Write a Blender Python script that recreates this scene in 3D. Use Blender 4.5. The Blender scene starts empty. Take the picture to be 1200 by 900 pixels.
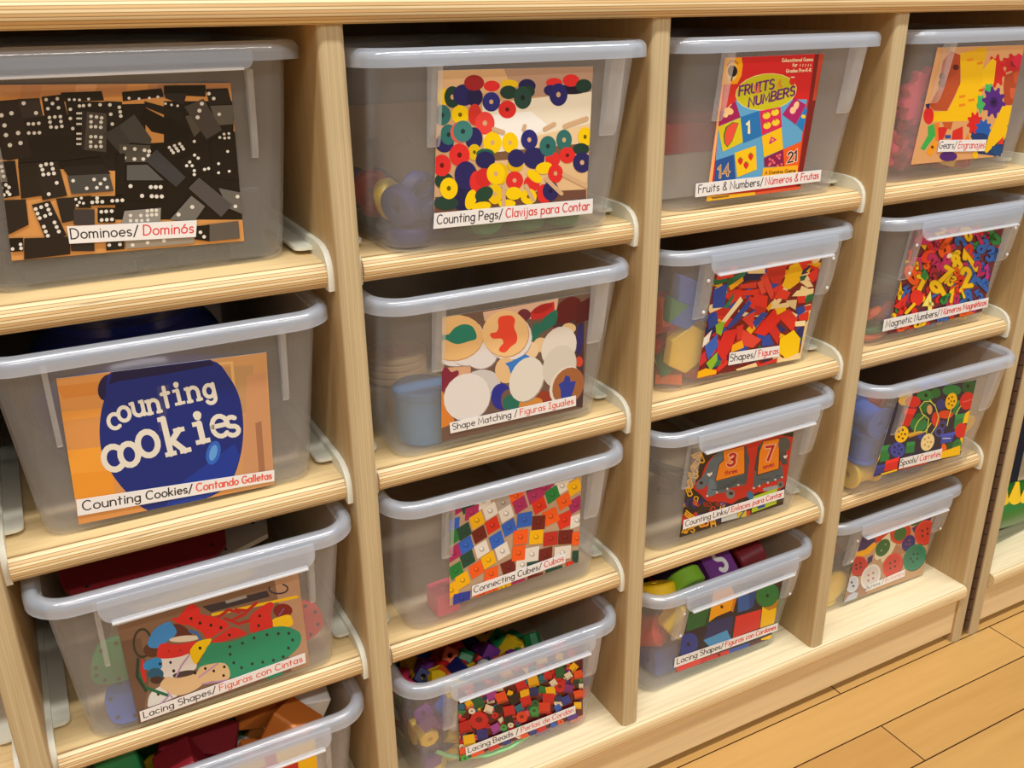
import bpy, bmesh, math, random
from mathutils import Vector, Matrix, Euler

# ------------------------------------------------------------------ camera, light, exposure
scene = bpy.context.scene
COL = scene.collection
HT = 0.7726                                   # underside of the shelf unit's top board above the floor
cam_data = bpy.data.cameras.new('camera')
cam_data.sensor_fit = 'HORIZONTAL'
cam_data.sensor_width = 36.0
cam_data.lens = 36.0 * 1086.93 / 1200.0
cam_data.clip_start = 0.02
cam = bpy.data.objects.new('camera', cam_data)
COL.objects.link(cam)
cam.location = (-0.2052, -0.6148, HT + 0.0097)
cam.rotation_euler = Euler((1.18344, 0.01168, -0.48916), 'XYZ')
scene.camera = cam

world = bpy.data.worlds.new('world')
scene.world = world
world.use_nodes = True
world.node_tree.nodes['Background'].inputs[0].default_value = (0.97, 0.98, 1.0, 1)
world.node_tree.nodes['Background'].inputs[1].default_value = 0.28


def ceiling_lamp(x, y, z, sx, sy, power):
    d = bpy.data.lights.new('ceiling_lamp', 'AREA')
    d.shape = 'RECTANGLE'
    d.size, d.size_y = sx, sy
    d.energy = power
    d.color = (1.0, 0.985, 0.955)
    o = bpy.data.objects.new('ceiling_lamp', d)
    o.location = (x, y, z)
    COL.objects.link(o)


ceiling_lamp(0.1, -0.80, 2.60, 3.6, 0.14, 78)
ceiling_lamp(0.1, -2.40, 2.60, 3.6, 0.14, 60)

scene.view_settings.view_transform = 'Standard'
scene.view_settings.look = 'None'
scene.view_settings.gamma = 1.0
scene.view_settings.use_curve_mapping = False
scene.view_settings.exposure = 0.0
cy = scene.cycles
try:
    cy.use_denoising = True
    cy.max_bounces = 10
    cy.transparent_max_bounces = 24
    cy.caustics_reflective = False
    cy.caustics_refractive = False
    cy.sample_clamp_indirect = 4.0
except Exception:
    pass


# ------------------------------------------------------------------ small helpers
def lin(c):
    return tuple((v / 12.92 if v <= 0.04045 else ((v + 0.055) / 1.055) ** 2.4) for v in (x / 255.0 for x in c))


class MB:
    """collects rings, boxes, prisms and tubes and links them as ONE mesh object"""
    def __init__(s):
        s.v, s.f, s.c = [], [], []
        s.col = None

    def face(s, idx):
        s.f.append(tuple(idx))
        s.c.append(s.col)

    def pts(s, ps):
        n = len(s.v)
        s.v.extend(tuple(p) for p in ps)
        return list(range(n, n + len(ps)))

    def rings(s, rings, closed=True, cap0=True, cap1=True):
        ids = [s.pts(r) for r in rings]
        for a, b in zip(ids[:-1], ids[1:]):
            n = len(a)
            for i in range(n if closed else n - 1):
                j = (i + 1) % n
                s.face((a[i], a[j], b[j], b[i]))
        if cap0:
            s.face(ids[0][::-1])
        if cap1:
            s.face(ids[-1])

    def box(s, x0, x1, y0, y1, z0, z1, b=0.0):
        if b <= 0:
            s.rings([[(x0, y0, z), (x1, y0, z), (x1, y1, z), (x0, y1, z)] for z in (z0, z1)])
            return
        def ring(i, z):
            a0, a1, c0, c1 = x0 + i, x1 - i, y0 + i, y1 - i
            return [(a0 + (b - i), c0, z), (a1 - (b - i), c0, z), (a1, c0 + (b - i), z), (a1, c1 - (b - i), z),
                    (a1 - (b - i), c1, z), (a0 + (b - i), c1, z), (a0, c1 - (b - i), z), (a0, c0 + (b - i), z)]
        s.rings([ring(b * .7, z0), ring(0, z0 + b * .7), ring(0, z1 - b * .7), ring(b * .7, z1)])

    def prism(s, poly, axis, a, b):
        """poly of (u,v) in the two other axes, extruded along axis from a to b"""
        def P(u, v, t):
            return {'x': (t, u, v), 'y': (u, t, v), 'z': (u, v, t)}[axis]
        s.rings([[P(u, v, a) for u, v in poly], [P(u, v, b) for u, v in poly]])

    def tube(s, path, r, n=8, cap=True, closed=False):
        path = [Vector(p) for p in path]
        rr = r if isinstance(r, (list, tuple)) else [r] * len(path)
        rings = []
        up = Vector((0.13, 0.21, 1)).normalized()
        for i, p in enumerate(path):
            if closed:
                t = (path[(i + 1) % len(path)] - path[i - 1]).normalized()
            else:
                t = (path[min(i + 1, len(path) - 1)] - path[max(i - 1, 0)]).normalized()
            if abs(t.dot(up)) > .95:
                up = Vector((1, .1, .2)).normalized()
            sd = t.cross(up).normalized()
            u2 = sd.cross(t).normalized()
            up = u2
            rings.append([p + rr[i] * (math.cos(2 * math.pi * k / n) * sd + math.sin(2 * math.pi * k / n) * u2) for k in range(n)])
        if closed:
            rings.append(rings[0])
            s.rings(rings, cap0=False, cap1=False)
        else:
            s.rings(rings, cap0=cap, cap1=cap)

    def lathe(s, prof, n=24, M=None, a0=0.0):
        """prof of (r,z); a closed profile may start and end off axis"""
        rings = []
        for r, z in prof:
            rings.append([Vector((r * math.cos(a0 + 2 * math.pi * k / n), r * math.sin(a0 + 2 * math.pi * k / n), z)) for k in range(n)])
        if M:
            rings = [[M @ p for p in r] for r in rings]
        s.rings(rings, cap0=True, cap1=True)

    def torus_like(s, prof, n=24):
        rings = [[(r * math.cos(2 * math.pi * k / n), r * math.sin(2 * math.pi * k / n), z) for k in range(n)] for r, z in prof]
        rings.append(rings[0])
        s.rings(rings, cap0=False, cap1=False)

    def mesh(s, name, mat, smooth=False):
        me = bpy.data.meshes.new(name)
        me.from_pydata(s.v, [], s.f)
        me.update()
        if any(c is not None for c in s.c):
            at = me.color_attributes.new('print', 'FLOAT_COLOR', 'CORNER')
            k = 0
            for fi, poly in enumerate(s.f):
                c = s.c[fi] or (1, 1, 1)
                for _ in poly:
                    at.data[k].color = (c[0], c[1], c[2], 1)
                    k += 1
        else:
            bm = bmesh.new()
            bm.from_mesh(me)
            bmesh.ops.recalc_face_normals(bm, faces=bm.faces)
            bm.to_mesh(me)
            bm.free()
        if mat:
            me.materials.append(mat)
        if smooth:
            for p in me.polygons:
                p.use_smooth = True
            me.set_sharp_from_angle(angle=math.radians(smooth if smooth is not True else 40))
        return me

    def build(s, name, mat, parent=None, smooth=False, loc=None):
        o = bpy.data.objects.new(name, s.mesh(name, mat, smooth))
        COL.objects.link(o)
        if parent:
            o.parent = parent
        if loc:
            o.location = loc
        return o


def tag(o, label=None, cat=None, group=None, kind=None):
    if label:
        o['label'] = label
    if cat:
        o['category'] = cat
    if group:
        o['group'] = group
    if kind:
        o['kind'] = kind
    return o


def thing(name, label, cat, loc=(0, 0, 0), rz=0.0, group=None):
    o = bpy.data.objects.new(name, None)
    o.empty_display_size = .05
    COL.objects.link(o)
    o.location = loc
    o.rotation_euler = (0, 0, rz)
    return tag(o, label, cat, group)


def copy_tree(o, parent=None):
    c = o.copy()
    COL.objects.link(c)
    if parent:
        c.parent = parent
    for ch in list(o.children):
        copy_tree(ch, c)
    return c


# ------------------------------------------------------------------ materials
def new_mat(name):
    m = bpy.data.materials.new(name)
    m.use_nodes = True
    nt = m.node_tree
    for n in list(nt.nodes):
        nt.nodes.remove(n)
    out = nt.nodes.new('ShaderNodeOutputMaterial')
    return m, nt, out


def pbsdf(nt, col=None, rough=.5, spec=.5):
    b = nt.nodes.new('ShaderNodeBsdfPrincipled')
    if col is not None:
        b.inputs['Base Color'].default_value = (*col, 1)
    b.inputs['Roughness'].default_value = rough
    b.inputs['Specular IOR Level'].default_value = spec
    return b


def mix_rgb(nt, fac, a, b, mode='MIX'):
    n = nt.nodes.new('ShaderNodeMix')
    n.data_type = 'RGBA'
    n.blend_type = mode
    for sock, val in ((n.inputs[0], fac), (n.inputs[6], a), (n.inputs[7], b)):
        if hasattr(val, 'node'):
            nt.links.new(val, sock)
        elif isinstance(val, (int, float)):
            sock.default_value = val
        else:
            sock.default_value = (*val, 1)
    return n.outputs[2]


def noise(nt, vec, scale, detail=4, rough=.5):
    n = nt.nodes.new('ShaderNodeTexNoise')
    n.inputs['Scale'].default_value = scale
    n.inputs['Detail'].default_value = detail
    n.inputs['Roughness'].default_value = rough
    nt.links.new(vec, n.inputs['Vector'])
    return n.outputs[0]


def ramp(nt, fac, stops):
    n = nt.nodes.new('ShaderNodeValToRGB')
    el = n.color_ramp.elements
    while len(el) < len(stops):
        el.new(.5)
    for e, (p, c) in zip(el, stops):
        e.position = p
        e.color = (*c, 1)
    nt.links.new(fac, n.inputs[0])
    return n.outputs[0]


def mapping(nt, vec, scale, loc=(0, 0, 0)):
    n = nt.nodes.new('ShaderNodeMapping')
    n.inputs['Scale'].default_value = scale
    n.inputs['Location'].default_value = loc
    nt.links.new(vec, n.inputs['Vector'])
    return n.outputs[0]


def simple(name, rgb, rough=.45, spec=.4):
    m, nt, out = new_mat(name)
    b = pbsdf(nt, lin(rgb), rough, spec)
    nt.links.new(b.outputs[0], out.inputs[0])
    return m


PLY = 0.019


def plywood(name, axis, contrast=1.0, face=(232, 203, 150), grain='x', tint=1.0):
    """birch plywood: real layers across the thickness axis, cut open wherever the edge is shaped"""
    m, nt, out = new_mat(name)
    tc = nt.nodes.new('ShaderNodeTexCoord')
    obj = tc.outputs['Object']
    sep = nt.nodes.new('ShaderNodeSeparateXYZ')
    nt.links.new(obj, sep.inputs[0])
    # wobble of the layers
    st = {'x': (3, 30, 30), 'z': (30, 30, 3)}[grain]
    wob = noise(nt, mapping(nt, obj, tuple(v * 1.0 for v in st)), 1.0, 3)
    mad = nt.nodes.new('ShaderNodeMath')
    mad.operation = 'MULTIPLY_ADD'
    nt.links.new(wob, mad.inputs[0])
    mad.inputs[1].default_value = 0.0011
    nt.links.new(sep.outputs[{'x': 0, 'y': 1, 'z': 2}[axis]], mad.inputs[2])
    div = nt.nodes.new('ShaderNodeMath')
    div.operation = 'MULTIPLY_ADD'
    nt.links.new(mad.outputs[0], div.inputs[0])
    div.inputs[1].default_value = 1 / (PLY * 1.06)
    div.inputs[2].default_value = 0.47
    fz = lin(face)
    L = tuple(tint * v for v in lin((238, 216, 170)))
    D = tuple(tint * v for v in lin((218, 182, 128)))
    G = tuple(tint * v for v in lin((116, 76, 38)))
    def mx(a, b, t):
        return tuple(x * (1 - t) + y * t for x, y in zip(a, b))
    D = mx(L, D, contrast)
    G = mx(L, G, contrast)
    stops = [(0.0, fz), (.055, fz)]
    n = 9
    for i in range(n):
        a = .06 + .88 * i / n
        w = .88 / n
        c = L if i % 2 == 0 else D
        stops += [(a + .04 * w, G), (a + .20 * w, c), (a + .88 * w, c)]
    stops += [(.945, G), (.965, fz)]
    lay = ramp(nt, div.outputs[0], stops)
    g1 = noise(nt, mapping(nt, obj, {'x': (6, 260, 260), 'z': (260, 260, 6)}[grain]), 1.0, 4, .6)
    gr = ramp(nt, g1, [(.3, (.80, .76, .70)), (.55, (1, 1, 1)), (.8, (1.0, .97, .93))])
    c = mix_rgb(nt, .75, lay, gr, 'MULTIPLY')
    g2 = noise(nt, mapping(nt, obj, {'x': (1.5, 14, 14), 'z': (14, 14, 1.5)}[grain]), 1.0, 3, .6)
    c = mix_rgb(nt, .5, c, ramp(nt, g2, [(.3, (.88, .84, .78)), (.7, (1.0, 1.0, 1.0))]), 'MULTIPLY')
    # dark pockets in the inner layers
    g3 = noise(nt, mapping(nt, obj, {'x': (9, 700, 420), 'z': (420, 700, 9)}[grain]), 1.0, 2)
    c = mix_rgb(nt, ramp(nt, g3, [(.725, (0, 0, 0)), (.745, (.55, .55, .55))]), c, lin((112, 78, 44)))
    b = pbsdf(nt, None, .42, .35)
    nt.links.new(c, b.inputs['Base Color'])
    nt.links.new(b.outputs[0], out.inputs[0])
    return m


def face_wood(name, rgb, grain='x', rough=.45):
    m, nt, out = new_mat(name)
    tc = nt.nodes.new('ShaderNodeTexCoord')
    obj = tc.outputs['Object']
    g1 = noise(nt, mapping(nt, obj, {'x': (5, 120, 120), 'z': (120, 120, 5)}[grain]), 1.0, 5, .6)
    c = mix_rgb(nt, ramp(nt, g1, [(.35, (0, 0, 0)), (.7, (1, 1, 1))]), tuple(.86 * v for v in lin(rgb)), lin(rgb))
    b = pbsdf(nt, None, rough, .3)
    nt.links.new(c, b.inputs['Base Color'])
    nt.links.new(b.outputs[0], out.inputs[0])
    return m


def milky(name, rgb, cover, rough=.25, trans=(0.985, 0.988, 0.992), translu=.35, gloss=.05):
    """translucent moulded plastic: part of the light goes straight through, part is scattered"""
    m, nt, out = new_mat(name)
    t = nt.nodes.new('ShaderNodeBsdfTransparent')
    t.inputs[0].default_value = (*trans, 1)
    b = pbsdf(nt, lin(rgb), .5, .1)
    tl = nt.nodes.new('ShaderNodeBsdfTranslucent')
    tl.inputs[0].default_value = (*lin(rgb), 1)
    m1 = nt.nodes.new('ShaderNodeMixShader')
    m1.inputs[0].default_value = translu
    nt.links.new(b.outputs[0], m1.inputs[1])
    nt.links.new(tl.outputs[0], m1.inputs[2])
    lw = nt.nodes.new('ShaderNodeLayerWeight')
    lw.inputs[0].default_value = .35
    fm = nt.nodes.new('ShaderNodeMath')
    fm.operation = 'MULTIPLY_ADD'
    nt.links.new(lw.outputs['Facing'], fm.inputs[0])
    fm.inputs[1].default_value = .10
    fm.inputs[2].default_value = cover
    m2 = nt.nodes.new('ShaderNodeMixShader')
    nt.links.new(fm.outputs[0], m2.inputs[0])
    nt.links.new(t.outputs[0], m2.inputs[1])
    nt.links.new(m1.outputs[0], m2.inputs[2])
    gl = nt.nodes.new('ShaderNodeBsdfGlossy')
    gl.inputs['Roughness'].default_value = rough
    lw2 = nt.nodes.new('ShaderNodeLayerWeight')
    lw2.inputs[0].default_value = .5
    pw = nt.nodes.new('ShaderNodeMath')
    pw.operation = 'POWER'
    nt.links.new(lw2.outputs['Facing'], pw.inputs[0])
    pw.inputs[1].default_value = 5.0
    sc_ = nt.nodes.new('ShaderNodeMath')
    sc_.operation = 'MULTIPLY_ADD'
    nt.links.new(pw.outputs[0], sc_.inputs[0])
    sc_.inputs[1].default_value = .6
    sc_.inputs[2].default_value = gloss
    geo = nt.nodes.new('ShaderNodeNewGeometry')
    fr = nt.nodes.new('ShaderNodeMix')          # only the outer skin of the plastic is glossy
    fr.data_type = 'FLOAT'
    nt.links.new(geo.outputs['Backfacing'], fr.inputs[0])
    nt.links.new(sc_.outputs[0], fr.inputs[2])
    fr.inputs[3].default_value = 0.0
    m3 = nt.nodes.new('ShaderNodeMixShader')
    nt.links.new(fr.outputs[0], m3.inputs[0])
    nt.links.new(m2.outputs[0], m3.inputs[1])
    nt.links.new(gl.outputs[0], m3.inputs[2])
    nt.links.new(m3.outputs[0], out.inputs[0])
    return m


def print_mat(name, rough=.3):
    m, nt, out = new_mat(name)
    a = nt.nodes.new('ShaderNodeAttribute')
    a.attribute_name = 'print'
    b = pbsdf(nt, None, rough, .35)
    nt.links.new(a.outputs['Color'], b.inputs['Base Color'])
    nt.links.new(b.outputs[0], out.inputs[0])
    return m


def floor_mat():
    m, nt, out = new_mat('maple_floor')
    tc = nt.nodes.new('ShaderNodeTexCoord')
    v = mapping(nt, tc.outputs['Object'], (1, 1, 1))
    br = nt.nodes.new('ShaderNodeTexBrick')
    br.offset = .37
    br.inputs['Scale'].default_value = 1.0
    br.inputs['Brick Width'].default_value = .74
    br.inputs['Row Height'].default_value = .0617
    br.inputs['Mortar Size'].default_value = .0009
    br.inputs['Mortar Smooth'].default_value = .2
    br.inputs['Bias'].default_value = 0.0
    br.inputs['Color1'].default_value = (*lin((208, 164, 98)), 1)
    br.inputs['Color2'].default_value = (*lin((196, 148, 84)), 1)
    br.inputs['Mortar'].default_value = (*lin((58, 34, 16)), 1)
    nt.links.new(v, br.inputs['Vector'])
    g = noise(nt, mapping(nt, tc.outputs['Object'], (4, 60, 60)), 1.0, 5, .6)
    c = mix_rgb(nt, .6, br.outputs['Color'], ramp(nt, g, [(.3, (.82, .78, .70)), (.7, (1, 1, 1))]), 'MULTIPLY')
    g2 = noise(nt, mapping(nt, tc.outputs['Object'], (25, 60, 60)), 1.0, 3, .6)
    c = mix_rgb(nt, ramp(nt, g2, [(.70, (0, 0, 0)), (.76, (.4, .4, .4))]), c, lin((150, 100, 52)))
    b = pbsdf(nt, None, .32, .4)
    nt.links.new(c, b.inputs['Base Color'])
    nt.links.new(b.outputs[0], out.inputs[0])
    return m


M_SHELF = plywood('birch_plywood_shelf', 'z', 1.0)
M_DIV = plywood('birch_plywood_upright', 'x', .22, face=(190, 159, 112), grain='z', tint=.66)  # same birch, darkened: the weaker light on vertical faces is put into the tint
M_BASE = plywood('birch_plywood_base', 'z', .45, face=(242, 226, 188))
M_KICK = face_wood('birch_kickboard', (232, 204, 156))
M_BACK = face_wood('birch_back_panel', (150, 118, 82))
M_TUB = milky('frosted_tub_plastic', (248, 250, 252), .15, .14, translu=.5)
M_RIM = milky('frosted_rim_plastic', (222, 233, 247), .32, .055, translu=.35, gloss=.09)
M_LIP = milky('frosted_lip_plastic', (250, 252, 255), .55, .2, translu=.3)  # whiter and denser than the rim: bright edge glow put into the colour
M_RIB = milky('frosted_rib_plastic', (242, 246, 250), .22, .15)
M_RAIL = simple('cream_rail_plastic', (226, 224, 206), .4, .4)
M_PRINT = print_mat('laminated_print')
M_PAPER = print_mat('paper_caption', .55)
M_FLOOR = floor_mat()
M_HINGE = simple('dark_brown_hinge', (74, 52, 40), .45, .4)
M_WALL = simple('painted_wall', (214, 206, 190), .8, .2)
TOYS = {}


def toy(name, rgb, rough=.4, spec=.4):
    if name not in TOYS:
        TOYS[name] = simple(name, rgb, rough, spec)
    return TOYS[name]

# ------------------------------------------------------------------ the setting
PITCH = 0.262                      # one column of the shelf unit
OPEN = PITCH - PLY
DEPTH = 0.385
TOPS = [HT - 0.1573, HT - 0.3295, HT - 0.4995, HT - 0.6825]     # what the bins of each row stand on

b = MB(); b.box(-2.2, 3.2, -2.6, .43, -.03, 0)
fl = b.build('floor', M_FLOOR)
fl.location = (0.10, .0, 0)
tag(fl, kind='structure')
b = MB(); b.box(-2.2, 3.2, .43, .53, -.03, 2.8)
tag(b.build('wall_back', M_WALL), kind='structure')


def arc_pts(cx, cy, r, a0, a1, n):
    return [(cx + r * math.cos(math.radians(a0 + (a1 - a0) * i / n)), cy + r * math.sin(math.radians(a0 + (a1 - a0) * i / n))) for i in range(n + 1)]


def board(name, x0, x1, y0, y1, ztop, parent, mat, r=.008, t=PLY):
    """horizontal board with a rounded front edge; object origin in the middle of its thickness"""
    h = t / 2
    prof = [(y1, -h), (y1, h)] + arc_pts(y0 + r, h - r, r, 90, 180, 6) + arc_pts(y0 + r, -h + r, r, 180, 270, 6)
    m = MB()
    xm = (x0 + x1) / 2
    m.prism(prof, 'x', x0 - xm, x1 - xm)
    return m.build(name, mat, parent, smooth=35, loc=(xm, 0, ztop - h))


def upright(name, xr, z0, z1, parent, y0=0.0, y1=DEPTH, t=PLY, r=.005, mat=None):
    """divider whose right face is at xr; rounded front edge, plies run up and down"""
    h = t / 2
    prof = [(h, y1), (-h, y1)] + arc_pts(-h + r, y0 + r, r, 180, 270, 5) + arc_pts(h - r, y0 + r, r, 270, 360, 5)
    m = MB()
    m.prism(prof, 'z', 0, z1 - z0)
    return m.build(name, mat or M_DIV, parent, smooth=35, loc=(xr - h, 0, z0))


def rail(parent, side, x, ztop):
    """cream plastic runner at a shelf end: thin upright plate with a curved nose and a flat ledge behind"""
    w = .0042
    x0, x1 = (x, x + w) if side < 0 else (x - w, x)
    prof = [(.0085, -PLY - .0012), (.0075, -.010), (.0085, -.002), (.0115, .0035), (.016, .0075), (.023, .0105), (.035, .0120),
            (.37, .0120), (.37, -PLY - .0012)]
    m = MB()
    if side < 0:
        prof = [(y + (.006 if y < .1 else 0), z) for y, z in prof]
    m.prism(prof, 'x', x0 - x, x1 - x)
    lw = .0165
    if side < 0:
        pl = [(w - .0005, .042)] + [(lw - .006, .042)] + arc_pts(lw - .006, .048, .006, 270, 360, 4) + [(lw, .36), (w - .0005, .36)]
    else:
        pl = [(-w + .0005, .36), (-lw, .36)] + arc_pts(-lw + .006, .048, .006, 180, 270, 4) + [(-w + .0005, .042)]
    m.prism(pl, 'z', .0035, .0062)
    return m.build('shelf_rail', M_RAIL, parent, smooth=30, loc=(x, 0, ztop))


unit = thing('shelf_unit', 'birch plywood shelf unit holding the labelled clear bins in four rows', 'shelf unit', (0, 0, 0))
XL, XR = -2 * PITCH - PLY, 3 * PITCH
board('top_board', XL - .004, XR + .004, -.0075, DEPTH + .004, HT + PLY, unit, M_SHELF, r=.0085)
board('base_board', XL + PLY, XR - PLY, -.0055, DEPTH - .008, TOPS[3], unit, M_BASE, r=.006)
for k in (-1, 0, 1, 2):
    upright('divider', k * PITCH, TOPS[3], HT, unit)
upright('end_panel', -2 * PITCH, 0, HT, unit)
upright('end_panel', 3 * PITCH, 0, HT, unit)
m = MB(); m.box(XL + PLY, XR - PLY, .005, .023, .014, TOPS[3] - PLY)
m.build('kickboard', M_KICK, unit)
m = MB(); m.box(XL + PLY, XR - PLY, DEPTH - .008, DEPTH - .002, .001, HT)  # stretch below the base added to shut out light behind the kickboard
m.build('back_panel', M_BACK, unit)
for k in (-2, -1, 0, 1, 2):
    for zt in TOPS[:3]:
        x0, x1 = k * PITCH, k * PITCH + OPEN
        board('shelf', x0 + .0042, x1 - .0042, .0095, DEPTH - .008, zt, unit, M_SHELF, r=.0088)
        if k < 2 or True:
            rail(unit, -1, x0, zt)
            rail(unit, 1, x1, zt)
# piano hinge between the two units
m = MB()
hx = XR + .007
for i in range(46):
    z0 = .012 + i * .0163
    m.rings([[(hx + .0045 * math.cos(a), .004 + .0045 * math.sin(a), z) for a in [2 * math.pi * q / 10 for q in range(10)]] for z in (z0, z0 + .0150)])
m.box(XR, hx, .003, .005, .01, .765)
m.box(hx, hx + .007, .003, .005, .01, .765)
m.build('piano_hinge', M_HINGE, unit, smooth=35)

# the neighbouring unit beyond the hinge
XU = XR + .0145
unit2 = thing('shelf_unit', 'second plywood unit beyond the brown piano hinge, holding green toys', 'shelf unit', (0, 0, 0))
upright('end_panel', XU + PLY, 0, HT, unit2)
upright('end_panel', XU + .70, 0, HT, unit2)
board('top_board', XU - .003, XU + .704, -.0075, DEPTH + .004, HT + PLY, unit2, M_SHELF, r=.0085)
board('base_board', XU + PLY, XU + .70 - PLY, -.0055, DEPTH - .008, TOPS[3], unit2, M_BASE, r=.006)
board('shelf', XU + PLY, XU + .70 - PLY, .0095, DEPTH - .008, HT - .31, unit2, M_SHELF, r=.0088)
m = MB(); m.box(XU + PLY, XU + .70 - PLY, .005, .023, .014, TOPS[3] - PLY)
m.build('kickboard', M_KICK, unit2)
m = MB(); m.box(XU + PLY, XU + .70 - PLY, DEPTH - .008, DEPTH - .002, .001, HT)  # also carried to the floor, added to keep the kickboard gap dark
m.build('back_panel', M_BACK, unit2)

# ------------------------------------------------------------------ lettering: one-stroke schoolbook hand
def A(cx, cy, rx, ry, a0, a1, n=None):
    n = n or max(3, int(abs(a1 - a0) / 24))
    return [(cx + rx * math.cos(math.radians(a0 + (a1 - a0) * i / n)), cy + ry * math.sin(math.radians(a0 + (a1 - a0) * i / n))) for i in range(n + 1)]


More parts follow.
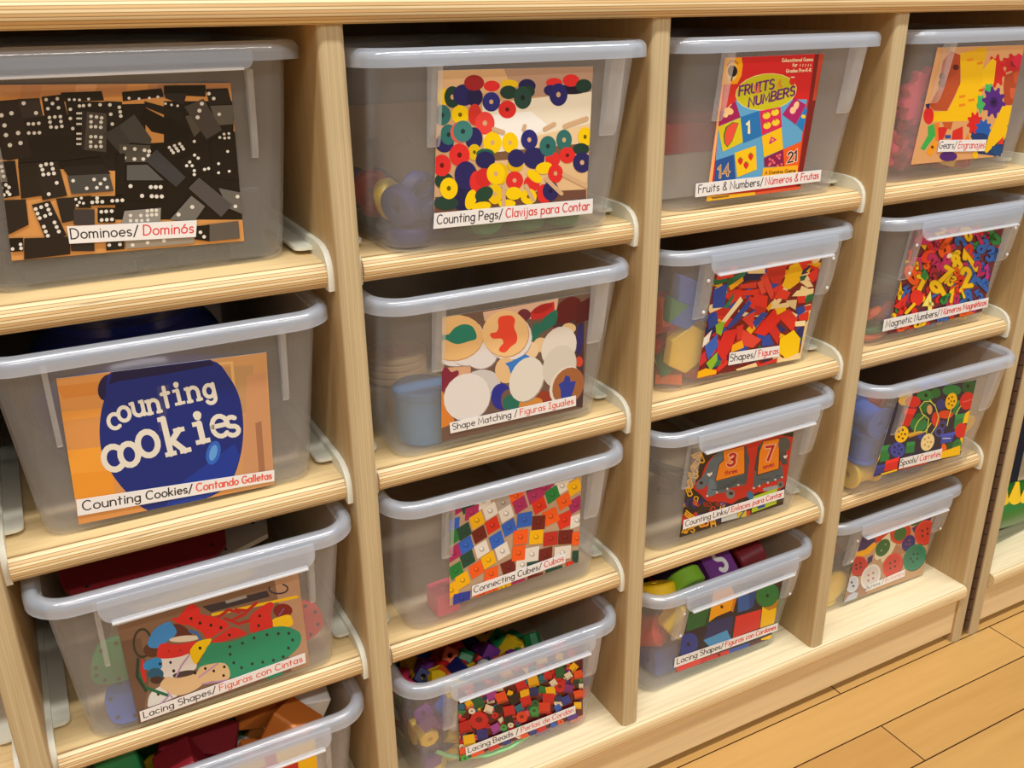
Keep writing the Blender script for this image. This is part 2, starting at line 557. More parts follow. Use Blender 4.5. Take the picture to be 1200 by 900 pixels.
X = .60     # x-height
def O_(w=.5):
    return A(w / 2, X / 2, w / 2, X / 2, 0, 360, 16)
BOWL = A(.24, X / 2, .24, X / 2, 20, 380, 16)
ACUTE = lambda x, y=.72: [(x, y), (x + .12, y + .16)]
GL = {
    'a': (.52, [BOWL, [(.48, X), (.48, 0)]]), 'b': (.52, [[(0, 1), (0, 0)], A(.24, X / 2, .24, X / 2, 160, -160, 14)]),
    'c': (.46, [A(.26, X / 2, .26, X / 2, 50, 310, 12)]), 'd': (.52, [BOWL, [(.48, 1), (.48, 0)]]),
    'e': (.5, [[(.02, .32), (.49, .32)] + A(.26, X / 2, .24, X / 2, 5, 310, 14)[1:]]),
    'f': (.36, [A(.26, .82, .14, .18, 60, 180, 6) + [(.12, 0)], [(0, X - .03), (.30, X - .03)]]),
    'g': (.52, [BOWL, [(.48, X)] + A(.25, -.08, .23, .24, 0, -150, 8)]), 'h': (.48, [[(0, 1), (0, 0)], A(.22, X - .24, .22, .24, 180, 0, 8) + [(.44, 0)]]),
    'i': (.12, [[(.05, X), (.05, 0)], [(.05, .82), (.05, .825)]]), 'j': (.22, [[(.16, X)] + A(0, -.1, .16, .2, 0, -120, 6), [(.16, .82), (.16, .825)]]),
    'k': (.44, [[(0, 1), (0, 0)], [(.36, X), (.02, .26)], [(.12, .34), (.40, 0)]]), 'l': (.12, [[(.05, 1), (.05, 0)]]),
    'm': (.74, [[(0, X), (0, 0)], A(.17, X - .2, .17, .2, 180, 0, 7) + [(.34, 0)], A(.51, X - .2, .17, .2, 180, 0, 7) + [(.68, 0)]]),
    'n': (.48, [[(0, X), (0, 0)], A(.22, X - .24, .22, .24, 180, 0, 8) + [(.44, 0)]]), 'o': (.52, [O_(.5)]),
    'p': (.52, [[(0, X), (0, -.36)], A(.24, X / 2, .24, X / 2, 160, -160, 14)]), 'q': (.52, [BOWL, [(.48, X), (.48, -.36)]]),
    'r': (.36, [[(0, X), (0, 0)], A(.2, X - .22, .2, .22, 180, 50, 6)]),
    's': (.42, [A(.2, .45, .17, .15, 40, 270, 8) + A(.2, .15, .18, .15, 90, -140, 8)[1:]]),
    't': (.36, [[(.15, .88), (.15, 0)], [(0, X), (.31, X)]]), 'u': (.48, [[(0, X)] + A(.22, .24, .22, .24, 180, 360, 8) + [(.44, X)], [(.44, X), (.44, 0)]]),
    'v': (.44, [[(0, X), (.2, 0), (.4, X)]]), 'w': (.6, [[(0, X), (.14, 0), (.28, X), (.42, 0), (.56, X)]]), 'x': (.42, [[(0, X), (.38, 0)], [(.38, X), (0, 0)]]),
    'y': (.44, [[(0, X), (.2, 0)], [(.4, X), (.08, -.36)]]), 'z': (.42, [[(0, X), (.38, X), (0, 0), (.4, 0)]]),
    'A': (.62, [[(0, 0), (.29, 1), (.58, 0)], [(.1, .36), (.48, .36)]]),
    'B': (.58, [[(0, 0), (0, 1), (.25, 1)] + A(.25, .76, .24, .24, 90, -90, 8)[1:] + [(0, .52)], [(.25, .52)] + A(.27, .26, .27, .26, 90, -90, 8)[1:] + [(0, 0)]]),
    'C': (.66, [A(.36, .5, .36, .5, 50, 310, 14)]), 'D': (.66, [[(0, 0), (0, 1), (.2, 1)] + A(.2, .5, .42, .5, 90, -90, 12)[1:] + [(0, 0)]]),
    'E': (.5, [[(.44, 1), (0, 1), (0, 0), (.46, 0)], [(0, .52), (.38, .52)]]), 'F': (.5, [[(.46, 1), (0, 1), (0, 0)], [(0, .52), (.38, .52)]]),
    'G': (.7, [A(.36, .5, .36, .5, 50, 350, 16) + [(.4, .42)]]), 'H': (.6, [[(0, 1), (0, 0)], [(.54, 1), (.54, 0)], [(0, .52), (.54, .52)]]),
    'I': (.4, [[(.17, 1), (.17, 0)], [(0, 1), (.34, 1)], [(0, 0), (.34, 0)]]), 'L': (.48, [[(0, 1), (0, 0), (.44, 0)]]),
    'M': (.78, [[(0, 0), (.06, 1), (.36, .2), (.66, 1), (.72, 0)]]), 'N': (.66, [[(0, 0), (0, 1), (.58, 0), (.58, 1)]]),
    'O': (.74, [A(.36, .5, .36, .5, 0, 360, 18)]), 'P': (.54, [[(0, 0), (0, 1), (.24, 1)] + A(.24, .74, .26, .26, 90, -90, 8)[1:] + [(0, .48)]]),
    'R': (.56, [[(0, 0), (0, 1), (.24, 1)] + A(.24, .74, .26, .26, 90, -90, 8)[1:] + [(0, .48)], [(.22, .48), (.52, 0)]]),
    'S': (.54, [A(.26, .76, .23, .24, 40, 270, 9) + A(.26, .26, .25, .26, 90, -140, 9)[1:]]), 'T': (.56, [[(0, 1), (.54, 1)], [(.27, 1), (.27, 0)]]),
    'U': (.6, [[(0, 1)] + A(.27, .28, .27, .28, 180, 360, 9) + [(.54, 1)]]), 'K': (.54, [[(0, 1), (0, 0)], [(.48, 1), (.02, .42)], [(.14, .54), (.52, 0)]]),
    '&': (.62, [[(.58, 0), (.16, .72)] + A(.29, .83, .15, .17, 215, -40, 8) + A(.26, .24, .25, .26, 130, 350, 10)]),
    '/': (.42, [[(0, -.12), (.36, 1.02)]]), '-': (.36, [[(.02, .4), (.3, .4)]]), "'": (.14, [[(.06, 1), (.05, .8)]]),
    '1': (.3, [[(0, .8), (.16, 1), (.16, 0)]]), '2': (.52, [A(.24, .74, .23, .26, 165, -20, 8) + [(0, 0), (.48, 0)]]),
    '3': (.5, [A(.22, .76, .22, .24, 150, -90, 8) + A(.22, .26, .24, .26, 90, -150, 9)[1:]]), '4': (.54, [[(.36, 0), (.36, 1), (0, .32), (.5, .32)]]),
    '5': (.5, [[(.44, 1), (.06, 1), (.03, .58)] + A(.22, .32, .25, .32, 130, -140, 9)]), '6': (.5, [[(.4, 1)] + A(.23, .28, .23, .28, 165, 520, 14)]),
    '7': (.5, [[(0, 1), (.46, 1), (.14, 0)]]), '8': (.5, [A(.23, .76, .2, .24, 0, 360, 14), A(.23, .26, .24, .26, 0, 360, 14)]), '9': (.5, [A(.23, .72, .23, .28, 0, 360, 14), [(.46, .72), (.3, 0)]]),
    '0': (.52, [A(.24, .5, .24, .5, 0, 360, 18)]), '*': (.2, [[(.08, .5), (.09, .5)]]),
}
for ch, base in (('á', 'a'), ('é', 'e'), ('ó', 'o'), ('ú', 'u')):
    GL[ch] = (GL[base][0], GL[base][1] + [ACUTE(.18)])
GL['Ú'] = (GL['U'][0], GL['U'][1] + [ACUTE(.22, 1.1)])
GL['Ó'] = (GL['O'][0], GL['O'][1] + [ACUTE(.3, 1.1)])


def text_strokes(txt, gap=.15, space=.36):
    """[(stroke points)] per run at cap height 1, and the total width"""
    x, out = 0.0, []
    for ch in txt:
        if ch == ' ':
            x += space
            continue
        w, st = GL[ch]
        for s_ in st:
            out.append([(x + px, py) for px, py in s_])
        x += w + gap
    return out, x - gap


def hom(src, dst):
    """projective map taking four src points to four dst points"""
    M_, r_ = [], []
    for (x, y), (u, v) in zip(src, dst):
        M_.append([x, y, 1, 0, 0, 0, -u * x, -u * y]); r_.append(u)
        M_.append([0, 0, 0, x, y, 1, -v * x, -v * y]); r_.append(v)
    n = 8
    for i in range(n):
        p = max(range(i, n), key=lambda k: abs(M_[k][i]))
        M_[i], M_[p] = M_[p], M_[i]; r_[i], r_[p] = r_[p], r_[i]
        for k in range(n):
            if k != i:
                f = M_[k][i] / M_[i][i]
                if f:
                    M_[k] = [a - f * b_ for a, b_ in zip(M_[k], M_[i])]
                    r_[k] -= f * r_[i]
    h = [r_[i] / M_[i][i] for i in range(n)] + [1.0]
    def f(x, y):
        d = h[6] * x + h[7] * y + h[8]
        return ((h[0] * x + h[1] * y + h[2]) / d, (h[3] * x + h[4] * y + h[5]) / d)
    return f


class Art:
    """flat printed artwork: coloured polygons stacked in printing order on one sheet.
    Drawing coordinates -> sheet coordinates (metres) through a projective map; local z is the sheet normal."""
    STEP = 3e-6

    def __init__(s, fmap, clip=None, z=0.0):
        s.m = MB(); s.f = fmap; s.z = z; s.clip = clip

    def poly(s, pts, rgb, raw=False):
        if s.clip and not raw:
            pts = clip_poly(pts, s.clip)
        if len(pts) < 3:
            return
        s.z += s.STEP
        q = [s.f(*p) for p in pts]
        ar = sum(a[0] * b_[1] - b_[0] * a[1] for a, b_ in zip(q, q[1:] + q[:1]))
        if ar < 0:
            q = q[::-1]
        s.m.col = lin(rgb)
        i = s.m.pts([(u, v, s.z) for u, v in q])
        s.m.face(i)

    def blob(s, pts, rgb, k=4):
        """a rounded outline through the points"""
        n, out = len(pts), []
        for i in range(n):
            p0, p1, p2, p3 = pts[i - 1], pts[i], pts[(i + 1) % n], pts[(i + 2) % n]
            for j in range(k):
                t = j / k
                out.append(tuple(.5 * (2 * p1[q] + (p2[q] - p0[q]) * t + (2 * p0[q] - 5 * p1[q] + 4 * p2[q] - p3[q]) * t * t + (3 * p1[q] - p0[q] - 3 * p2[q] + p3[q]) * t ** 3) for q in (0, 1)))
        s.poly(out, rgb)

    def ell(s, cx, cy, rx, ry, rgb, ang=0.0, n=20):
        ca, sa = math.cos(math.radians(ang)), math.sin(math.radians(ang))
        s.poly([(cx + rx * math.cos(t) * ca - ry * math.sin(t) * sa, cy + rx * math.cos(t) * sa + ry * math.sin(t) * ca)
                for t in [2 * math.pi * k / n for k in range(n)]], rgb)

    def rect(s, cx, cy, w, h, ang, rgb):
        ca, sa = math.cos(math.radians(ang)), math.sin(math.radians(ang))
        s.poly([(cx + a * w / 2 * ca - b_ * h / 2 * sa, cy + a * w / 2 * sa + b_ * h / 2 * ca) for a, b_ in ((-1, -1), (1, -1), (1, 1), (-1, 1))], rgb)

    def line(s, pts, w, rgb, cap=True):
        """a drawn line: one mitred ribbon with rounded ends"""
        P = [pts[0]]
        for p in pts[1:]:
            if math.dist(p, P[-1]) > w * .04:
                P.append(p)
        if len(P) == 1:
            s.ell(P[0][0], P[0][1], w * .62, w * .62, rgb, n=10)
            return
        closed = len(P) > 3 and math.dist(P[0], P[-1]) < w * .05
        if closed:
            P.pop()
        n = len(P)
        L, R = [], []
        for i in range(n):
            a = P[i - 1] if (closed or i) else None
            c = P[(i + 1) % n] if (closed or i < n - 1) else None
            d = []
            for q0, q1 in ((a, P[i]), (P[i], c)):
                if q0 and q1:
                    l = math.dist(q0, q1)
                    d.append(((q1[0] - q0[0]) / l, (q1[1] - q0[1]) / l))
            tx, ty = sum(k[0] for k in d), sum(k[1] for k in d)
            l = math.hypot(tx, ty)
            if l < .35:
                tx, ty, l = d[0][0], d[0][1], 1.0
            tx, ty = tx / l, ty / l
            k = w / 2 / max(.55, tx * d[0][0] + ty * d[0][1])
            L.append((P[i][0] - ty * k, P[i][1] + tx * k))
            R.append((P[i][0] + ty * k, P[i][1] - tx * k))
        z0 = s.z
        for i in range(n if closed else n - 1):
            j = (i + 1) % n
            s.z = z0
            s.poly([L[i], L[j], R[j], R[i]], rgb)
        if cap and not closed:
            for i, j in ((0, 1), (n - 1, n - 2)):
                l = math.dist(P[i], P[j])
                a0 = math.atan2(P[i][1] - P[j][1], P[i][0] - P[j][0])
                s.z = z0
                s.poly([(P[i][0] + w / 2 * math.cos(a0 + t), P[i][1] + w / 2 * math.sin(a0 + t)) for t in (-1.57, -1.0, -.5, 0, .5, 1.0, 1.57)], rgb)

    def text(s, txt, tmap, w, rgb, gap=.15, space=.36):
        """tmap: (x in 0..width, y cap units) -> drawing coordinates"""
        st, W = text_strokes(txt, gap, space)
        for sp in st:
            s.line([tmap(px, py) for px, py in sp], w, rgb)
        return W


def clip_poly(pts, quad):
    """cut a polygon to a convex quad (any winding)"""
    ar = sum(a[0] * b_[1] - b_[0] * a[1] for a, b_ in zip(quad, quad[1:] + quad[:1]))
    q = quad if ar > 0 else quad[::-1]
    out = list(pts)
    for a, b_ in zip(q, q[1:] + q[:1]):
        inp, out = out, []
        if not inp:
            break
        def side(p):
            return (b_[0] - a[0]) * (p[1] - a[1]) - (b_[1] - a[1]) * (p[0] - a[0])
        for p, r in zip(inp, inp[1:] + inp[:1]):
            sp, sr = side(p), side(r)
            if sp >= 0:
                out.append(p)
            if (sp >= 0) != (sr >= 0):
                t = sp / (sp - sr)
                out.append((p[0] + t * (r[0] - p[0]), p[1] + t * (r[1] - p[1])))
    return out


# ------------------------------------------------------------------ the bins
WB, DB, WT, DT, HB = .190, .252, .213, .276, .137      # bottom and top sizes of a tub, height below its rim
TAPER = .0173
UPV = Vector((0, -TAPER, HB)).normalized()
NRM = Vector((1, 0, 0)).cross(UPV)                       # out of the front wall


def rr(w, d, r, y0, z, n=6):
    """rounded rectangle ring, front edge at y0"""
    pts = []
    for cx, cy, a in ((w / 2 - r, y0 + r, -90), (w / 2 - r, y0 + d - r, 0), (-w / 2 + r, y0 + d - r, 90), (-w / 2 + r, y0 + r, 180)):
        for i in range(n + 1):
            t = math.radians(a + 90 * i / n)
            pts.append((cx + r * math.cos(t), cy + r * math.sin(t), z))
    return pts


def tub_mesh():
    m = MB()
    def at(z, inset):
        t = z / HB
        return rr(WB + (WT - WB) * t - 2 * inset, DB + (DT - DB) * t - 2 * inset, .016 - inset * .5, -TAPER * t + inset, z)
    outer = [at(0, .004), at(.0012, .0015), at(.004, 0)] + [at(z, 0) for z in (.03, .06, .09, .12, HB)]
    inner = [at(z, .0018) for z in (HB, .12, .09, .06, .03, .006)] + [at(.0025, .006)]
    m.rings(outer + inner, cap0=True, cap1=True)
    return m.mesh('tub', M_TUB, 45)


RIMW = .2345
def rim_mesh():
    m = MB()
    grow = (RIMW - WT) / 2
    def R(g, z):
        return rr(WT + 2 * g, DT + 2 * g, .020 + g, -TAPER - g, z, 8)
    g0, rr_ = grow - .0062, .0062
    prof = [(0, HB - .002), (.0004, HB + .0025), (.0018, HB + .0045)]
    prof += [(g0 + rr_ * math.sin(math.radians(t)), HB - .0010 + rr_ * math.cos(math.radians(t))) for t in (0, 12, 24, 36, 48, 60, 72, 84)]
    prof += [(grow, HB - .0022), (grow, HB - .0068), (grow - .002, HB - .0068), (grow - .002, HB - .001), (grow - .0038, HB + .0018), (.0045, HB + .0030), (.0024, HB + .0015), (.0018, HB - .002)]
    rings = [R(g, z) for g, z in prof]
    rings.append(rings[0])
    m.rings(rings, cap0=False, cap1=False)
    return m.mesh('rim', M_RIM, 50)


def flap_mesh(drop=.0185):
    """broad finger grip hanging from the front rim"""
    m = MB()
    yf = -TAPER - (RIMW - WT) / 2
    w, z0, z1 = .152, HB - .0005, HB - drop
    def outline(o):
        r = min(.011, drop * .55)
        p = [(-w / 2 + o, z0)] + [(-w / 2 + o + r - r * math.cos(math.radians(t)), z1 + o + r - r * math.sin(math.radians(t))) for t in (0, 22, 45, 67, 90)]
        p += [(w / 2 - o - r + r * math.sin(math.radians(t)), z1 + o + r - r * math.cos(math.radians(t))) for t in (0, 22, 45, 67, 90)] + [(w / 2 - o, z0)]
        return p
    def lay(o, back):
        return [(x + .003, yf - .0012 - .0022 * (z0 - z) / (z0 - z1) + back, z) for x, z in outline(o)]
    m.rings([lay(.001, -.0004), lay(0, .0004), lay(0, .0016), lay(.001, .0024)])
    return m.mesh('grip_flap', M_RIM, 40)


def lip_mesh(drop=.0185):
    """the thick turned-out lower edge of the finger grip"""
    m = MB()
    yf = -TAPER - (RIMW - WT) / 2
    zl = HB - drop + .0012
    m.rings([[(x + .003, yf - .0032 + dy, zl + dz) for dy, dz in ((.002, -.0012), (-.0020, -.0014), (-.0022, -.0002), (.002, .0006))] for x in (-.069, .069)])
    return m.mesh('grip_lip', M_LIP, 40)


def rib_mesh(x, w, zb, slim):
    """one upright stiffening rib under the front rim"""
    m = MB()
    def fy(z):
        return -TAPER * z / HB
    d = .0075 if not slim else .006
    zt = HB - .006
    side = [(zt, 0), (zt, d + .001), (zb + .014, d * .9), (zb + .004, d * .75), (zb, d * .4), (zb, 0)]
    m.rings([[(xx, fy(z) - dd - .0001, z) for z, dd in side] for xx in (x - w / 2, x + w / 2)])
    return m.mesh('front_rib', M_RIB, 35)


def rivet_mesh(x, z):
    m = MB()
    y = -TAPER * z / HB - .0078
    m.rings([[(x + r * math.cos(t), y - h, z + r * math.sin(t)) for t in [2 * math.pi * k / 10 for k in range(10)]] for r, h in ((.0018, 0), (.0015, .0008), (.0006, .0012))])
    return m.mesh('rivet', simple('clear_rivet', (225, 228, 230), .12, .8) if 'clear_rivet' not in bpy.data.materials else bpy.data.materials['clear_rivet'], 30)


ME_TUB, ME_RIM, ME_FLAP, ME_FLAP_LOW = tub_mesh(), rim_mesh(), flap_mesh(), flap_mesh(.0115)
RIBS = {  # style -> [(x, width, lowest z)]
    'plain': [(-.0640, .0080, .076), (.0800, .0120, .074)],
    'slim': [(-.0740, .0035, .072), (.0775, .0040, .074)],
    'flap': [(-.0690, .0115, .074), (.0830, .0120, .074)],
}
ME_RIB = {k: [rib_mesh(x, w, z, k == 'slim') for x, w, z in v] for k, v in RIBS.items()}
ME_RIV = [rivet_mesh(x, z) for x in (-.0690, .0830) for z in (.112, .082)]


def taller(me, dz=.006):
    """the same moulding for the slightly deeper bin"""
    me = me.copy()
    for v in me.vertices:
        if v.co.z > .1:
            v.co.z += dz
    return me


ME_LIP = lip_mesh()
ME_TALL = [taller(m_) for m_ in (ME_TUB, ME_RIM, ME_FLAP_LOW, lip_mesh(.0115))]


def child(me, name, parent):
    o = bpy.data.objects.new(name, me)
    COL.objects.link(o)
    o.parent = parent
    return o


def on_front(parent, off):
    """matrix of a sheet lying on the front wall: local x across, y up the wall, z outwards"""
    return Matrix(((1, 0, NRM.x, 0), (0, UPV.y, NRM.y, 0), (0, UPV.z, NRM.z, 0), (0, 0, 0, 1))) @ Matrix.Translation((0, 0, off))


BINS = {}


def make_bin(key, x, y, row, yaw, label, flap, ribs, rivets=False):
    root = thing('storage_bin', label, 'storage bin', (x, y, TOPS[row] + .0003), yaw, 'translucent storage bins')
    me_tub, me_rim, me_flap, me_lip = ME_TALL if key == (1, 1) else (ME_TUB, ME_RIM, ME_FLAP, ME_LIP)
    child(me_tub, 'tub', root)
    child(me_rim, 'rim', root)
    if flap:
        child(me_lip, 'grip_lip', child(me_flap, 'grip_flap', root))
    for me in ME_RIB[ribs]:
        r_ = child(me, 'front_rib', root)
    if rivets:
        for me in ME_RIV:
            child(me, 'rivet', root)
    BINS[key] = root
    return root


def make_card(key, quad, label=None):
    """the laminated picture on the front wall. quad: TL TR BR BL in sheet metres. Returns an Art to draw on; finish with end_card"""
    art = Art(lambda u, v: (u, v), None)
    art.quad = quad
    return art


def end_card(key, art, name='picture_card'):
    """white-edged sheet under the artwork, then link as one mesh"""
    q = art.quad
    b_ = art.m
    b_.col = lin((232, 226, 214))
    lo = b_.pts([(u, v, -.0003) for u, v in q])
    hi = b_.pts([(u, v, 0) for u, v in q])
    b_.face(hi[::-1])
    for i in range(4):
        j = (i + 1) % 4
        b_.face((lo[i], hi[i], hi[j], lo[j]))
    b_.face(lo)
    o = b_.build(name, M_PRINT, BINS[key])
    o.matrix_local = on_front(BINS[key], .0007)
    return o


BLACK_INK, RED_INK = (38, 36, 40), (226, 58, 62)


def caption(key, quad, en, es, parent, red=RED_INK, fade=None, zoff=.0022, pad=(.02, .02), inkw=.125):
    """white paper strip with the bilingual name; quad TL TR BR BL in sheet metres"""
    st1, w1 = text_strokes(en)
    st2, w2 = text_strokes(es)
    gapw = .42
    W = w1 + gapw + w2
    # text box: cap height leaves room for descenders
    H = 1.72
    base = .48
    wid = math.dist(quad[0], quad[1]); hei = math.dist(quad[0], quad[3])
    f = hom([(0, 1), (1, 1), (1, 0), (0, 0)], quad)
    a = Art(lambda u, v: f(u, v))
    def tm(dx):
        return lambda px, py: (pad[0] + (1 - pad[0] - pad[1]) * (px + dx) / W, (py + base) / H)
    inkm = inkw * hei / H
    def draw(st, dx, rgb):
        m_ = tm(dx)
        for sp in st:
            pts = [f(*m_(px, py)) for px, py in sp]
            aa.line(pts, inkm, rgb)
    aa = Art(lambda u, v: (u, v))
    aa.quad = quad
    draw(st1, 0, fade or BLACK_INK)
    draw(st2, w1 + gapw, red)
    b_ = aa.m
    b_.col = lin((240, 240, 240))
    lo = b_.pts([(u, v, -.00015) for u, v in quad])
    hi = b_.pts([(u, v, 0) for u, v in quad])
    b_.face(hi[::-1])
    for i in range(4):
        j = (i + 1) % 4
        b_.face((lo[i], hi[i], hi[j], lo[j]))
    b_.face(lo)
    o = b_.build('caption_strip', M_PAPER, parent)
    return o

BIN_DATA = {
    (1, 1): ([-0.1375, 0.0394, 0, 0.0], [(-0.0707, 0.1289), (0.0661, 0.1238), (0.0652, 0.0169), (-0.0793, 0.0222)], [(-0.0446, 0.041), (0.0349, 0.0359), (0.033, 0.0244), (-0.045, 0.0295)]),
    (1, 2): ([-0.1382, 0.0261, 1, 0.0], [(-0.0679, 0.122), (0.0666, 0.1151), (0.0636, 0.0029), (-0.073, 0.0078)], [(-0.0715, 0.0288), (0.0646, 0.0164), (0.0638, 0.0065), (-0.0726, 0.0154)]),
    (1, 3): ([-0.138, 0.0142, 2, 0.007], [(-0.063, 0.1057), (0.0682, 0.1088), (0.0716, 0.0087), (-0.0617, 0.0059)], [(-0.0599, 0.0188), (0.0685, 0.0242), (0.0686, 0.0132), (-0.0602, 0.0079)]),
    (1, 4): ([-0.138, 0.024, 3, 0.0], [(-0.066, 0.122), (0.068, 0.1215), (0.068, 0.014), (-0.066, 0.014)], None),
    (2, 1): ([0.1205, 0.0073, 0, -0.0052], [(-0.0602, 0.1278), (0.0634, 0.1259), (0.0679, 0.0257), (-0.0626, 0.0283)], [(-0.0628, 0.0286), (0.0731, 0.0256), (0.0739, 0.0135), (-0.0634, 0.0168)]),
    (2, 2): ([0.1205, 0.0192, 1, 0.0052], [(-0.06, 0.1217), (0.0737, 0.1209), (0.0767, 0.0108), (-0.059, 0.0099)], [(-0.0524, 0.027), (0.0682, 0.0256), (0.0692, 0.0151), (-0.0514, 0.0166)]),
    (2, 3): ([0.1215, 0.0192, 2, 0.0], [(-0.0618, 0.1246), (0.0669, 0.1229), (0.0727, 0.0246), (-0.0597, 0.0203)], [(-0.0388, 0.0361), (0.0568, 0.0411), (0.0578, 0.0298), (-0.0385, 0.0242)]),
    (2, 4): ([0.1225, 0.022, 3, 0.0], [(-0.0606, 0.1232), (0.0726, 0.1195), (0.083, 0.0178), (-0.0566, 0.022)], [(-0.0516, 0.0407), (0.0708, 0.0389), (0.0724, 0.0272), (-0.0504, 0.0283)]),
    (3, 1): ([0.382, 0.02, 0, 0.0], [(-0.0641, 0.1269), (0.0442, 0.1267), (0.0478, 0.0077), (-0.0611, 0.0075)], [(-0.0762, 0.0248), (0.0688, 0.0241), (0.0702, 0.0132), (-0.075, 0.0127)]),
    (3, 2): ([0.3863, 0.0267, 1, 0.0105], [(-0.0565, 0.121), (0.0753, 0.1149), (0.0758, 0.0049), (-0.0577, 0.0107)], [(-0.0226, 0.031), (0.0417, 0.0263), (0.0442, 0.0141), (-0.0215, 0.0173)]),
    (3, 3): ([0.3825, 0.0207, 2, 0.0], [(-0.0707, 0.1197), (0.0619, 0.1061), (0.0705, 0.0127), (-0.0671, 0.0127)], [(-0.066, 0.0347), (0.0665, 0.0338), (0.0685, 0.0226), (-0.065, 0.0227)]),
    (3, 4): ([0.386, 0.0268, 3, 0.007], [(-0.0608, 0.1305), (0.0741, 0.1104), (0.0788, 0.0128), (-0.0592, 0.0207)], [(-0.065, 0.0447), (0.0834, 0.0353), (0.0854, 0.0232), (-0.0637, 0.0299)]),
    (4, 1): ([0.6465, 0.0222, 0, 0.0], [(-0.0758, 0.1273), (0.0498, 0.126), (0.0659, 0.0148), (-0.0713, 0.0175)], [(-0.0393, 0.0395), (0.0329, 0.0345), (0.0341, 0.0227), (-0.0384, 0.0276)]),
    (4, 2): ([0.648, 0.0232, 1, 0.0], [(-0.0713, 0.1278), (0.0737, 0.1176), (0.0819, 0.0132), (-0.07, 0.012)], [(-0.0818, 0.0319), (0.0838, 0.0307), (0.0867, 0.0187), (-0.0796, 0.0177)]),
    (4, 3): ([0.643, 0.0046, 2, -0.007], [(-0.072, 0.1286), (0.0526, 0.119), (0.0682, 0.0157), (-0.0769, 0.0241)], [(-0.0397, 0.0391), (0.0293, 0.035), (0.0322, 0.0203), (-0.0374, 0.0248)]),
    (4, 4): ([0.648, 0.0408, 3, 0.0], [(-0.0576, 0.1248), (0.0712, 0.1065), (0.0904, 0.0023), (-0.0529, 0.0085)], [(-0.0181, 0.023), (0.0478, 0.0263), (0.0515, 0.0136), (-0.018, 0.0134)]),
}

BIN_INFO = {  # key: (caption en, es, label, flap, rib style, rivets)
    (1, 1): ('Dominoes/', 'Dominós', 'clear plastic bin of dominoes, captioned Dominoes, top row at the far left', True, 'slim', False),
    (1, 2): ('Counting Cookies/', 'Contando Galletas', 'clear plastic bin holding a blue cookie jar, captioned Counting Cookies', False, 'slim', False),
    (1, 3): ('Lacing Shapes/', 'Figuras con Cintas', 'clear plastic bin with a grip flap, captioned Lacing Shapes / Figuras con Cintas', True, 'slim', False),
    (1, 4): (None, None, 'clear plastic bin of wooden blocks below the Figuras con Cintas bin', True, 'slim', False),
    (2, 1): ('Counting Pegs/', 'Clavijas para Contar', 'clear plastic bin of coloured discs, captioned Counting Pegs / Clavijas para Contar', False, 'plain', False),
    (2, 2): ('Shape Matching /', 'Figuras Iguales', 'clear plastic bin captioned Shape Matching / Figuras Iguales, with round tiles on its picture', False, 'plain', False),
    (2, 3): ('Connecting Cubes/', 'Cubos', 'clear plastic bin captioned Connecting Cubes / Cubos, with a pink cube inside', False, 'plain', False),
    (2, 4): ('Lacing Beads /', 'Perlas de Cordón', 'clear plastic bin full of small coloured beads, captioned Lacing Beads', True, 'flap', False),
    (3, 1): ('Fruits & Numbers/', 'Números & Frutas', 'clear plastic bin showing a red game cover, captioned Fruits & Numbers', False, 'plain', False),
    (3, 2): ('Shapes/', 'Figuras', 'clear plastic bin of pattern blocks, captioned Shapes / Figuras', True, 'flap', True),
    (3, 3): ('Counting Links/', 'Enlaces para Contar', 'clear plastic bin with two grey elephants on its picture, captioned Counting Links', True, 'flap', False),
    (3, 4): ('Lacing Shapes/', 'Figuras con Cordones', 'clear plastic bin of big beads, captioned Lacing Shapes / Figuras con Cordones', True, 'flap', True),
    (4, 1): ('Gears/', 'Engranajes', 'clear plastic bin of gears captioned Gears / Engranajes, top row at the far right', False, 'plain', False),
    (4, 2): ('Magnetic Numbers/', 'Números Magnéticos', 'clear plastic bin captioned Magnetic Numbers / Números Magnéticos', True, 'flap', True),
    (4, 3): ('Spools/', 'Carretes', 'clear plastic bin of spools captioned Spools / Carretes', False, 'plain', False),
    (4, 4): ('Buttons /', 'Botones', 'clear plastic bin of big buttons on the base board, captioned Buttons', True, 'flap', True),
}
PALE_RED = (236, 92, 70)
RED_OF = {(1, 2): PALE_RED, (1, 3): PALE_RED, (2, 2): PALE_RED, (4, 4): (238, 150, 130), (2, 4): (232, 110, 120)}
CARDS = {}
for key, ((bx, by, row, yaw), cq, lq) in BIN_DATA.items():
    en, es, label, flap, ribs, riv = BIN_INFO[key]
    make_bin(key, bx, by, row, yaw, label, flap, ribs, riv)


PICTURE = {(1, 1): 'black dominoes', (1, 2): 'a blue cookie jar', (1, 3): 'painted lacing figures', (1, 4): 'coloured wooden blocks', (2, 1): 'coloured wooden discs and a peg board', (2, 2): 'round wooden shape tiles', (2, 3): 'coloured connecting cubes',
           (2, 4): 'mixed coloured beads', (3, 1): 'a red game cover with fruit and numbers', (3, 2): 'coloured pattern blocks', (3, 3): 'two grey elephants on numbered cards', (3, 4): 'big coloured beads', (4, 1): 'plastic gears', (4, 2): 'magnetic numbers', (4, 3): 'thread spools and a yellow lace', (4, 4): 'big round buttons'}


def finish(key, art, name='picture_card'):
    card = end_card(key, art, name)
    card['label'] = 'printed picture of ' + PICTURE[key]
    CARDS[key] = card
    en, es = BIN_INFO[key][:2]
    lq = BIN_DATA[key][2]
    if en:
        c = caption(key, lq, en, es, card, red=RED_OF.get(key, RED_INK))
        c['label'] = 'white paper strip reading %s %s' % (en, es)
        c.matrix_local = Matrix.Translation((0, 0, art.z + .0006))


